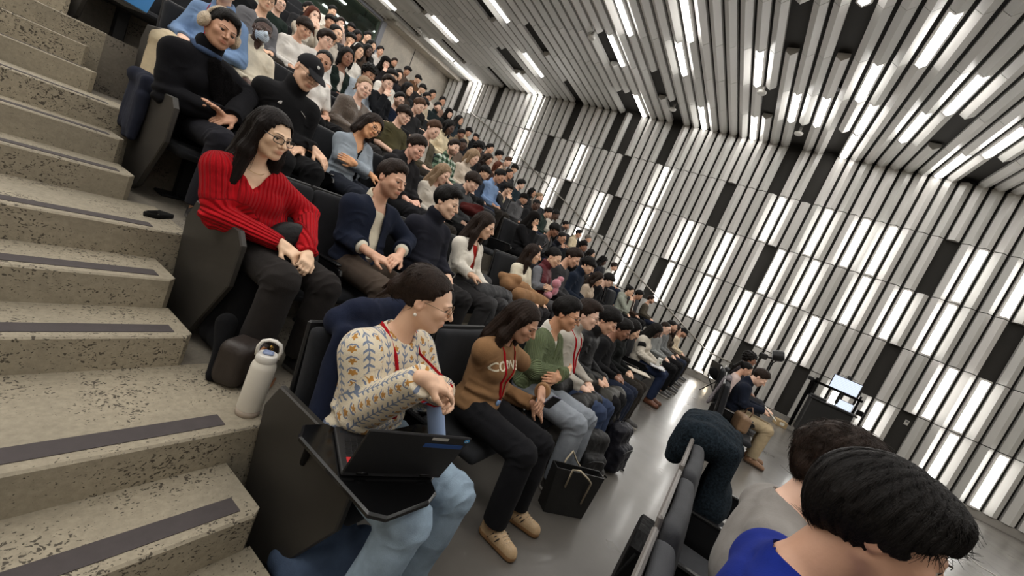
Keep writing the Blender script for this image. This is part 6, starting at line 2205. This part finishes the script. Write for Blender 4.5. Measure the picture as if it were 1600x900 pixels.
def backpack(label, loc, rz, color, color2, s=1.0):
    t = thing('backpack', label, 'backpack', loc, rz)
    F = Field((-.2, -.16, -.01), (.2, .16, .54), .01)
    F.put(rbox((0, .03, .23), (.155, .085, .23), .06), 0); F.put(rbox((0, -.07, .16), (.13, .05, .14), .04), .02); F.put(ell((0, .03, .42), (.12, .07, .05)), .04)
    V, Q, NN = F.mesh(); V = V + NN * (wave_noise(V, 30, rz) * .012 - np.abs(wave_noise(V, 55, rz + 1, 2)) * .012)[:, None]; V[:, 2] = np.maximum(V[:, 2], 0)
    obj('pack', mesh_from('pack', V, Q, M_SHELL, True), t, color)
    mb = MB(); mb.tube([(-.03, .05, .47), (-.03, .05, .50), (.03, .05, .50), (.03, .05, .47)], .008, 8, flat=.6); mb.obj('grab_loop', M_CLOTH, t, color2, smooth=True)
    for s_ in (-1, 1):
        mb = MB(); mb.tube([(s_ * .07, .11, .44), (s_ * .10, .165, .36), (s_ * .12, .17, .22), (s_ * .13, .12, .06)], .024, 10, flat=.3); mb.obj('shoulder_strap', M_CLOTH, t, color2, smooth=True)
        mb = MB(); mb.tube([(s_ * .13, .12, .06), (s_ * .17, .06, .01), (s_ * .19, -.10, .008)], .009, 6, flat=.4); mb.obj('webbing', M_CLOTH, t, srgb(24, 24, 25), smooth=True)
    mb = MB(); mb.tube([(-.11, -.118, .25), (-.05, -.126, .275), (.05, -.126, .275), (.11, -.118, .25)], .004, 6); mb.obj('zip', M_METAL, t, srgb(90, 90, 92), smooth=True)
    mb = MB(); mb.box((.02, -.125, .18), (.05, .006, .025), bev=.002); mb.obj('patch', M_CLOTH, t, color2)
    return t


backpack('dark grey backpack on floor below green cardigan', (3.42, .58, .002), -.5, srgb(44, 44, 45), srgb(86, 86, 86))
backpack('black-navy backpack on floor below grey roll neck', (4.02, .47, .002), -.2, srgb(26, 26, 34), srgb(34, 34, 40))
t = thing('tote_bag', 'black tote bag with pale rope handles on front-row floor', 'bag', (2.90, .50, .002), -.75)
mb = MB()
P_ = [(-.16, -.055), (.16, -.055), (.165, .055), (-.165, .055)]
q_ = [(-.20, -.045), (.20, -.045), (.20, .045), (-.20, .045)]
V = [(x, y, 0) for x, y in P_] + [(x, y, .34) for x, y in q_] + [(x * .97, y * .8, .34) for x, y in q_] + [(x * .95, y * .8, .01) for x, y in P_]
F_ = [(3, 2, 1, 0)] + [(i, (i + 1) % 4, 4 + (i + 1) % 4, 4 + i) for i in range(4)] + [(4 + i, 4 + (i + 1) % 4, 8 + (i + 1) % 4, 8 + i) for i in range(4)] + [(8 + i, 8 + (i + 1) % 4, 12 + (i + 1) % 4, 12 + i) for i in range(4)] + [(12, 13, 14, 15)]
mb.add(V, F_); mb.obj('bag_body', M_LEATHER, t, srgb(34, 34, 34))
for s_ in (-1, 1):
    mb = MB(); mb.tube([(-.09, s_ * .06, .22), (-.09, s_ * .062, .36), (-.05, s_ * .085, .40 + .02 * s_), (.03, s_ * .10, .34), (.085, s_ * .075, .30), (.09, s_ * .062, .12)], .0065, 8); mb.obj('rope_handle', M_CLOTH, t, srgb(196, 184, 160), smooth=True)
drape('jacket', 'blue-grey denim jacket bundled under nearest seat', 'jacket', [cap((1.14, 1.0, .10), (1.40, .96, .11), .09), cap((1.16, .90, .08), (1.36, .86, .08), .07), cap((1.2, 1.08, .18), (1.32, 1.04, .20), .06), cap((1.12, 1.1, .09), (1.14, .94, .07), .06)], .012, srgb(66, 80, 102), M_DENIM, wr=.013, clipz=.002, seed=5)
mb = MB()
pts = [(1.08, 3.06, .972), (1.12, 2.96, .985), (1.03, 2.90, .978), (.98, 2.95, .970), (1.02, 3.02, .964), (1.1, 3.09, .964)]
mb.tube(pts, .014, 8, flat=.25); o = mb.obj('strap', M_CLOTH, None, srgb(20, 20, 20), smooth=True); tag(o, 'loose black bag strap looped on third tier by the steps', 'strap')
y3 = row_y(3); z3 = tz(3)
drape('jacket', 'slate blue garment hanging over side of aisle seat, third row', 'jacket', [cap((1.05, y3 + .28, z3 + .74), (1.12, y3 + .04, z3 + .70), .05), rbox((1.055, y3 + .20, z3 + .56), (.030, .13, .19), .025), rbox((1.05, y3 + .12, z3 + .48), (.024, .08, .16), .02)], .010, srgb(36, 39, 52), wr=.013, freq=34, stretch=(1, 1.4, .4))
y4 = row_y(4); z4 = tz(4)
t = thing('laptop', 'bright blue laptop lid on tablet at aisle seat of fourth row', 'laptop', (1.03, y4 - .26, z4 + .72), .3)
mb = MB(); mb.box((0, .1, .008), (.33, .23, .015), bev=.004); mb.obj('deck', M_PLASTIC, t, srgb(40, 42, 46))
mb = MB(); mb.box((0, -.005, .11), (.33, .010, .22), bev=.004); o = mb.obj('lid', M_PLASTIC, t, srgb(70, 150, 226)); o.rotation_euler = (.35, 0, 0); o.location = (0, -.01, .015)
# front row: coffee, papers
vl = VARS.location; vs = VARSC
t = thing('coffee_cup', 'white paper coffee cup with green round emblem beside varsity jacket', 'cup', (vl.x - .22, vl.y - .34, .665))
mb = MB(); mb.lathe([(.029, 0), (.030, .004), (.040, .118)], 24); mb.obj('cup_body', M_PAPER, t, srgb(226, 222, 212), auto=40)
mb = MB(); mb.lathe([(.042, .116), (.043, .122), (.040, .128), (.036, .134), (.035, .14)], 24); mb.obj('lid', M_PLASTIC, t, srgb(230, 228, 222), auto=40)
mb = MB(); mb.lathe([(.0005, 0), (.015, 0), (.015, .0012), (.0005, .0012)], 20, (-.0255, -.0255, .066), (RZ(-math.pi / 4) @ RX(math.pi / 2 - .08))); o = mb.obj('emblem', M_PAPER, t, srgb(84, 112, 84))
mb = MB(); mb.box((vl.x - .22, vl.y - .34, .655), (.34, .24, .018), rot=RZ(.3), bev=.003); tag(mb.obj('laptop', M_PLASTIC, None, srgb(196, 196, 198)), 'closed pale laptop on knees beside varsity jacket', 'laptop')
mb = MB(); mb.box((5.85, y1 - .36, .66), (.21, .29, .012), rot=RZ(.5), bev=.002); tag(mb.obj('notebook', M_PAPER, None, srgb(206, 196, 180)), 'cream notebook on lap in front row before the varsity jacket', 'notebook')
pw = PH_P.wr[1] * PH_S
t = thing('phone', 'phone with wine-red back held up beside black hood', 'phone', (PH_R.x + pw[0] - .02, PH_R.y + pw[1] - .11, PH_R.z + pw[2] + .07)); t.rotation_euler = (.4, .5, .4)
mb = MB(); mb.box((0, 0, 0), (.074, .009, .150), bev=.004); mb.obj('phone_body', M_GLOSS, t, srgb(70, 58, 66)); mb = MB(); mb.box((0, -.0048, 0), (.068, .001, .140)); mb.obj('screen', M_GLOSS, t, srgb(16, 17, 20))
tp = TANP.wr[1] * TANS
t = thing('phone', 'small phone between hands of tan sweatshirt', 'phone', (TAN.location.x + tp[0] - .03, TAN.location.y + tp[1] - .10, tp[2] - .015)); t.rotation_euler = (.55, .1, -.7)
mb = MB(); mb.box((0, 0, 0), (.070, .009, .140), bev=.004); mb.obj('phone_body', M_GLOSS, t, srgb(120, 120, 140)); mb = MB(); mb.box((0, -.0048, 0), (.064, .001, .130)); mb.obj('screen', M_GLOSS, t, srgb(30, 32, 38))

# ------------------------------------------------------------------ across the floor
drape('coat', 'dark teal tweed coat thrown over seat in the row across the floor', 'coat', [cap((2.92, FY + .21, 1.0), (3.40, FY + .21, 1.01), .07), rbox((3.16, FY + .075, .76), (.28, .055, .27), .045), rbox((3.16, FY + .35, .88), (.28, .045, .15), .04), cap((2.90, FY + .28, .97), (2.92, FY + .30, .88), .075), ell((3.12, FY + .02, .62), (.24, .08, .12)), ell((3.14, FY + .22, .98), (.30, .15, .10))],
      .010, srgb(28, 36, 43), M_TWEED, wr=.016, freq=26, stretch=(1.5, 1, .6), seed=8, k=.09)
d = ray(738, 324); q = d * ((y3 - .33) / d.y); q.z += CAMZ
drape('coat', 'maroon jacket bundled on lap in third row behind black zip jacket', 'jacket', [ell((q.x + .02, q.y, q.z - .05), (.20, .14, .06)), cap((q.x - .10, q.y + .06, q.z - .02), (q.x + .06, q.y - .08, q.z + .02), .045), cap((q.x + .02, q.y - .10, q.z - .06), (q.x + .18, q.y - .14, q.z - .10), .05)], .010, srgb(70, 24, 22), wr=.016, freq=34, seed=9)
t = thing('bag', 'flat black bag propped behind empty grey-backed seat', 'bag', (2.55, FY + .31, .003), 0.05)
mb = MB(); mb.prism([(-.17, 0), (.17, 0), (.19, .40), (.10, .46), (-.10, .46), (-.19, .40)], 1, -.045, .045, bev=.008); mb.obj('bag_body', M_SHELL, t, srgb(10, 10, 11))
mb = MB(); mb.tube([(-.19, .0, .38), (-.24, .03, .28), (-.235, .04, .2), (-.19, .02, .14)], .008, 8); mb.obj('side_strap', M_CLOTH, t, srgb(18, 18, 18), smooth=True)
mb = MB(); mb.tube([(.0, .05, .02), (-.05, .12, .006), (-.16, .17, .006)], .012, 8, flat=.3); mb.obj('webbing', M_CLOTH, t, srgb(18, 18, 18), smooth=True)
wl = WRI.location
q = WRP.wr[1] * WRS; q2 = WRP.wr[-1] * WRS
mid = (q + q2) / 2
t = thing('notepad', 'open white notepad in hands of navy blazer', 'notepad', (wl.x + mid[0], wl.y + mid[1] - .10, wl.z + mid[2] + .01)); t.rotation_euler = (.55, 0, 0)
mb = MB(); mb.box((0, 0, 0), (.16, .22, .010), bev=.002); mb.obj('pages', M_PAPER, t, srgb(224, 220, 208)); mb = MB(); mb.box((0, 0, -.007), (.165, .225, .004), bev=.001); mb.obj('back_cover', M_PAPER, t, srgb(120, 110, 96))
t = thing('pen', 'pen in writing hand of navy blazer', 'pen', (wl.x + q2[0] + .06, wl.y + q2[1] - .07, wl.z + q2[2] + .06)); t.rotation_euler = (.5, -.5, 0)
mb = MB(); mb.lathe([(.001, -.07), (.004, -.06), (.004, .06), (.003, .07)], 10); mb.obj('barrel', M_PLASTIC, t, srgb(210, 208, 204), smooth=True); mb = MB(); mb.box((.005, 0, .045), (.002, .003, .04)); mb.obj('clip', M_METAL, t, srgb(150, 150, 150))
drape('coat', 'grey and white checked coat over seat behind navy blazer', 'coat', [cap((7.02, yw + .25, 1.0), (7.42, yw + .25, 1.0), .035), cap((7.05, yw + .30, .97), (7.05, yw + .36, .55), .022), cap((7.18, yw + .30, .97), (7.18, yw + .37, .52), .024), cap((7.38, yw + .30, .97), (7.38, yw + .36, .55), .022)], .011, srgb(128, 122, 126), M_TWEED, wr=.006)
t = thing('bag', 'tan leather bag on empty seat beside navy blazer', 'bag', (6.68, yw - .10, .445), .3)
F = Field((-.22, -.14, -.01), (.22, .14, .30), .01); F.put(rbox((0, 0, .12), (.17, .075, .12), .05), 0); V, Q, NN = F.mesh(); V = V + NN * (wave_noise(V, 24, 5) * .005)[:, None]; V[:, 2] = np.maximum(V[:, 2], 0)
obj('bag_body', mesh_from('bag_body', V, Q, M_LEATHER, True), t, srgb(136, 108, 82))
mb = MB(); mb.tube([(-.10, -.03, .22), (-.11, -.04, .32), (0, -.05, .37), (.11, -.04, .32), (.10, -.03, .22)], .008, 8); mb.obj('handle', M_LEATHER, t, srgb(96, 66, 46), smooth=True)
# lectern cart
t = thing('lectern_cart', 'black wheeled lectern cart carrying monitor by slat wall', 'cart', (12.3, -2.42, 0))
mb = MB(); mb.box((0, 0, .55), (.55, .82, .86), bev=.01); mb.obj('cabinet', M_PAINT, t, srgb(20, 20, 21))
mb = MB(); mb.box((-.01, 0, 1.0), (.66, .92, .035), bev=.006); mb.obj('worktop', M_PAINT, t, srgb(26, 26, 27))
for y in (-.44, .44):
    mb = MB(); mb.box((.12, y, 1.22), (.05, .05, .48), bev=.004); mb.obj('upright', M_METAL, t, srgb(36, 36, 37))
mb = MB(); mb.box((.12, 0, 1.36), (.05, 1.02, .06), bev=.004); mb.obj('crossbar', M_METAL, t, srgb(30, 30, 31))
mb = MB(); mb.box((.15, .50, .75), (.07, .07, 1.30), bev=.01); mb.obj('mast', M_METAL, t, srgb(28, 28, 29))
mb = MB(); mb.box((.15, .56, 1.38), (.10, .12, .09), bev=.01); mb.obj('mast_head', M_PLASTIC, t, srgb(20, 20, 21))
for x in (-.2, .2):
    for y in (-.34, .34):
        mb = MB(); mb.lathe([(.012, -.016), (.05, -.014), (.055, 0), (.05, .014), (.012, .016)], 18, (x, y, .056), RX(math.pi / 2)); mb.box((x, y, .105), (.03, .03, .04)); mb.obj('caster', M_PLASTIC, t, srgb(18, 18, 18))
mb = MB(); mb.box((-.02, -.52, 1.10), (.12, .14, .12), bev=.01); mb.obj('bracket', M_METAL, t, srgb(40, 40, 42))
scr, _nt, _b = new_mat('screen_light')
_tc = N(_nt, 'ShaderNodeTexCoord'); _wv = N(_nt, 'ShaderNodeTexWave', wave_type='BANDS', bands_direction='Z', i_Scale=9.0, i_Distortion=1.5); _wv.inputs['Detail Scale'].default_value = 6.0
L(_nt, _tc.outputs['Object'], _wv.inputs['Vector']); _rm = N(_nt, 'ShaderNodeValToRGB'); _rm.color_ramp.elements[0].position = .82; _rm.color_ramp.elements[0].color = (.74, .83, 1, 1); _rm.color_ramp.elements[1].position = .95; _rm.color_ramp.elements[1].color = (.60, .68, .84, 1)
L(_nt, _wv.outputs['Fac'], _rm.inputs['Fac']); L(_nt, _rm.outputs[0], _b.inputs['Emission Color']); _b.inputs['Emission Strength'].default_value = 1.15; _b.inputs['Base Color'].default_value = (.02, .02, .02, 1)
t = thing('monitor', 'large monitor with pale blue-white page on lectern cart', 'monitor', (12.15, -2.46, 1.02), .0)
mb = MB(); mb.box((0, 0, .53), (.03, .56, .33), bev=.006); mb.obj('housing', M_PLASTIC, t, srgb(18, 18, 19))
mb = MB(); mb.box((-.017, 0, .53), (.002, .53, .30)); mb.obj('screen', scr, t)
mb = MB(); mb.box((.03, 0, .26), (.04, .06, .40), bev=.006); mb.obj('stand', M_METAL, t, srgb(60, 60, 60)); mb = MB(); mb.box((.02, 0, .010), (.16, .24, .014), bev=.004); mb.obj('foot', M_METAL, t, srgb(50, 50, 50))
t = thing('webcam', 'black conference camera clipped on top of monitor', 'camera', (12.15, -2.46, 1.716))
mb = MB(); mb.box((0, 0, .04), (.06, .09, .075), bev=.012); mb.obj('camera_body', M_PLASTIC, t, srgb(14, 14, 15)); mb = MB(); mb.lathe([(.001, 0), (.022, 0), (.02, .012), (.001, .012)], 16, (-.03, 0, .045), RY(-math.pi / 2)); mb.obj('lens', M_GLOSS, t, srgb(8, 8, 10), smooth=True); mb = MB(); mb.tube([(0, -.16, .035), (0, .16, .035)], .005, 6); mb.obj('bar', M_METAL, t, srgb(24, 24, 24))
t = thing('laptop', 'small open laptop with lit screen on lectern cart', 'laptop', (12.12, -2.62, 1.02))
mb = MB(); mb.box((-.06, 0, .008), (.22, .32, .014), bev=.004); mb.obj('deck', M_PLASTIC, t, srgb(90, 92, 96)); mb = MB(); mb.box((.06, 0, .10), (.010, .32, .20), rot=RY(.2), bev=.003); o = mb.obj('lid', M_PLASTIC, t, srgb(40, 42, 46)); mb = MB(); mb.box((.0535, 0, .10), (.002, .30, .18), rot=RY(.2)); mb.obj('screen', scr, o)
mb = MB(); mb.box((12.15, -2.12, 1.045), (.24, .30, .05), bev=.01); tag(mb.obj('equipment_box', M_PLASTIC, None, srgb(24, 24, 25)), 'flat black equipment box on lectern cart left of laptop', 'box')
t = thing('cardboard_box', 'low cardboard box on floor at foot of lectern cart', 'box', (12.3, -1.72, .002), .2)
mb = MB(); mb.box((0, 0, .07), (.30, .24, .14), bev=.004); mb.obj('carton', M_PAPER, t, srgb(170, 146, 108)); mb = MB(); mb.box((-.1505, 0, .08), (.002, .10, .07)); mb.obj('paper_label', M_PAPER, t, srgb(226, 222, 210))
# video light on its stand
t = thing('video_light', 'black video light on tall tripod near slat wall', 'studio light', (10.0, -.82, 0))
mb = MB(); mb.tube([(0, 0, .5), (0, 0, 1.42)], .016, 10); mb.obj('column', M_METAL, t, srgb(24, 24, 24), smooth=True)
for k in range(3):
    a = k * 2.094 + .4
    mb = MB(); mb.tube([(0, 0, .62), (.42 * math.cos(a), .42 * math.sin(a), .012)], .012, 8); mb.obj('leg', M_METAL, t, srgb(24, 24, 24), smooth=True)
mb = MB(); mb.lathe([(.03, -.10), (.10, -.09), (.115, -.02), (.115, .07), (.09, .11), (.03, .12)], 20, (0, -.02, 1.58), RX(1.2)); mb.obj('lamp_head', M_PLASTIC, t, srgb(20, 21, 23), auto=40)
mb = MB(); mb.box((0, .20, 1.46), (.10, .16, .12), bev=.02); mb.tube([(0, .2, 1.46), (0, .0, 1.50)], .02, 8); mb.obj('ballast', M_PLASTIC, t, srgb(18, 18, 19)); mb = MB(); mb.tube([(0, 0, 1.40), (0, -.06, 1.5), (0, .05, 1.56)], .012, 8); mb.obj('yoke', M_METAL, t, srgb(30, 30, 30), smooth=True)
# folding chair with a black coat
t = thing('folding_chair', 'black folding chair under heaped black coat, by end of front row', 'chair', (11.3, -.12, 0), .6)
for x in (-.22, .22):
    mb = MB(); mb.tube([(x, .20, .02), (x, -.16, .45), (x, -.2, .5)], .012, 8); mb.obj('leg', M_METAL, t, srgb(30, 30, 30), smooth=True); mb = MB(); mb.tube([(x, -.22, .02), (x, .18, .45), (x, .24, .84)], .012, 8); mb.obj('leg', M_METAL, t, srgb(30, 30, 30), smooth=True)
mb = MB(); mb.box((0, .0, .45), (.42, .40, .025), bev=.008); mb.obj('seat', M_PLASTIC, t, srgb(26, 26, 26)); mb = MB(); mb.box((0, .235, .76), (.44, .02, .18), bev=.006); mb.obj('backrest', M_PLASTIC, t, srgb(26, 26, 26))
drape('coat', 'heaped black coat on folding chair by end of front row', 'coat', [ell((11.3, -.12, .56), (.26, .24, .12)), cap((11.15, .05, .6), (11.45, -.1, .62), .12), cap((11.2, -.3, .5), (11.25, -.38, .2), .09), cap((11.45, -.2, .5), (11.5, -.3, .25), .08)], .018, srgb(18, 18, 19), wr=.016)
# wall fittings
t = thing('wall_switch', 'small white switch plate on dark wall panel right of lectern cart', 'switch', (WX + .085, -4.05, 1.31))
mb = MB(); mb.box((0, 0, 0), (.012, .08, .12), bev=.003); mb.obj('plate', M_PLASTIC, t, srgb(206, 204, 198)); mb = MB(); mb.box((-.008, 0, .02), (.006, .05, .045), bev=.002); mb.obj('button', M_PLASTIC, t, srgb(120, 120, 120))
for y, lab in ((-3.91, 'white socket plate low on dark wall panel, nearer lectern cart'), (-4.07, 'white socket plate low on dark wall panel, further from lectern cart')):
    t = thing('wall_socket', lab, 'socket', (WX + .085, y, .40))
    mb = MB(); mb.box((0, 0, 0), (.012, .075, .115), bev=.003); mb.obj('plate', M_PLASTIC, t, srgb(206, 204, 198))
    for z in (-.025, .025):
        mb = MB(); mb.box((-.007, 0, z), (.003, .034, .03), bev=.001); mb.obj('outlet', M_PLASTIC, t, srgb(150, 148, 144))
t = thing('handrail', 'thin grey handrail sloping down slat wall beside far steps', 'handrail', (0, 0, 0))
mb = MB(); HR = [(13.16, 12.53, 5.79), (13.16, 11.27, 5.40), (13.16, 9.65, 4.80), (13.16, 7.48, 3.92), (13.16, 4.83, 2.80), (13.16, 2.84, 1.95), (13.16, 1.2, 1.20), (13.16, .55, .90), (13.16, .32, .86), (13.16, -.22, .85)]
mb.tube(HR, .021, 10); mb.obj('rail', M_METAL, t, srgb(150, 146, 138), smooth=True)
for y, z in ((11.0, 5.29), (9.0, 4.53), (7.0, 3.72), (5.0, 2.87), (3.0, 2.02), (1.2, 1.2), (.0, .85)):
    mb = MB(); mb.tube([(13.16, y, z - .01), (13.17, y, z - .06), (13.36, y, z - .07)], .008, 8); mb.obj('bracket', M_METAL, t, srgb(120, 116, 110), smooth=True)
glow = flat_mat('step_lamp', (1, .9, .75, 1), .4, emit=(1, .82, .58, 1), strength=26)
for i, (y, z) in enumerate(((.36, .24), (.07, .22))):
    t = thing('step_light', 'small warm step light at foot of slat wall, %s the far steps' % ('nearest' if i == 0 else 'second from'), 'light', (WX - .012, y, z))
    mb = MB(); mb.box((0, 0, 0), (.02, .11, .07), bev=.004); mb.obj('housing', M_METAL, t, srgb(150, 146, 140)); mb = MB(); mb.box((-.012, 0, 0), (.006, .085, .045), bev=.002); mb.obj('diffuser', glow, t)
for i, (x, y, dz, lab) in enumerate(((9.05, 5.67, .10, 'round speaker in ceiling beside longest dark slot'), (10.4, 1.72, .10, 'round white detector under ceiling near bright slats'), (12.1, .77, .10, 'round white detector under ceiling close to slat wall'), (12.1, 4.05, .10, 'round white detector at dark ceiling slot by slat wall'), (9.8, 12.7, .10, 'round white detector under ceiling near back wall'))):
    t = thing('ceiling_detector', lab, 'detector', (x, y, ZTOP - .16))
    mb = MB(); mb.lathe([(.02, .0), (.085, .004), (.10, .03), (.10, .05), (.06, .055)], 22); mb.obj('cover', M_PLASTIC, t, srgb(196, 194, 188), auto=40); mb = MB(); mb.lathe([(.035, .05), (.035, .3)], 14); mb.obj('stem', M_PLASTIC, t, srgb(150, 148, 144), smooth=True)
t = thing('ceiling_speaker', 'black round speaker in dark ceiling gap', 'speaker', (10.1, .42, ZTOP + .01))
mb = MB(); mb.lathe([(.03, -.0), (.11, .0), (.125, .02), (.125, .09)], 22); mb.obj('grille', M_PLASTIC, t, srgb(28, 27, 26), auto=40)
# projector behind the control-room window
t = thing('projector', 'dark ceiling projector with lit lens behind control-room window', 'projector', (9.12, YB + .42, 6.56))
mb = MB(); mb.box((0, 0, 0), (.72, .55, .28), bev=.07); mb.obj('housing', M_PLASTIC, t, srgb(44, 46, 48))
mb = MB(); mb.lathe([(.001, -.02), (.085, -.02), (.10, 0), (.10, .05)], 24, (.22, -.30, -.02), RX(math.pi / 2)); o = mb.obj('lens_barrel', M_PLASTIC, t, srgb(20, 20, 22), auto=40)
mb = MB(); mb.lathe([(.001, 0), (.070, 0), (.060, .012), (.001, .02)], 24, (.22, -.283 - .03, -.02), RX(math.pi / 2)); mb.obj('lens', flat_mat('projector_beam', (.8, 1, .95, 1), .2, emit=(.75, 1, .92, 1), strength=9), o)
for k in range(6):
    mb = MB(); mb.box((.1, -.279, .09 - .0 - .02 * k + .03), (.3, .006, .006)); mb.obj('vent_slat', M_PLASTIC, t, srgb(90, 92, 94)) if k < 4 else None
mb = MB(); mb.tube([(0, 0, .15), (0, 0, .80)], .03, 10); mb.obj('drop_pole', M_METAL, t, srgb(70, 70, 72), smooth=True)
mb = MB(); mb.tube([(8.2, -3.3, .006), (8.6, -3.7, .006), (9.0, -3.94, .006), (8.62, -4.02, .006), (8.5, -4.3, .006), (8.9, -5.0, .006)], .007, 8); tag(mb.obj('cable', M_PLASTIC, None, srgb(206, 204, 198), smooth=True), 'white cable lying on the stage-side floor tiles', 'cable')
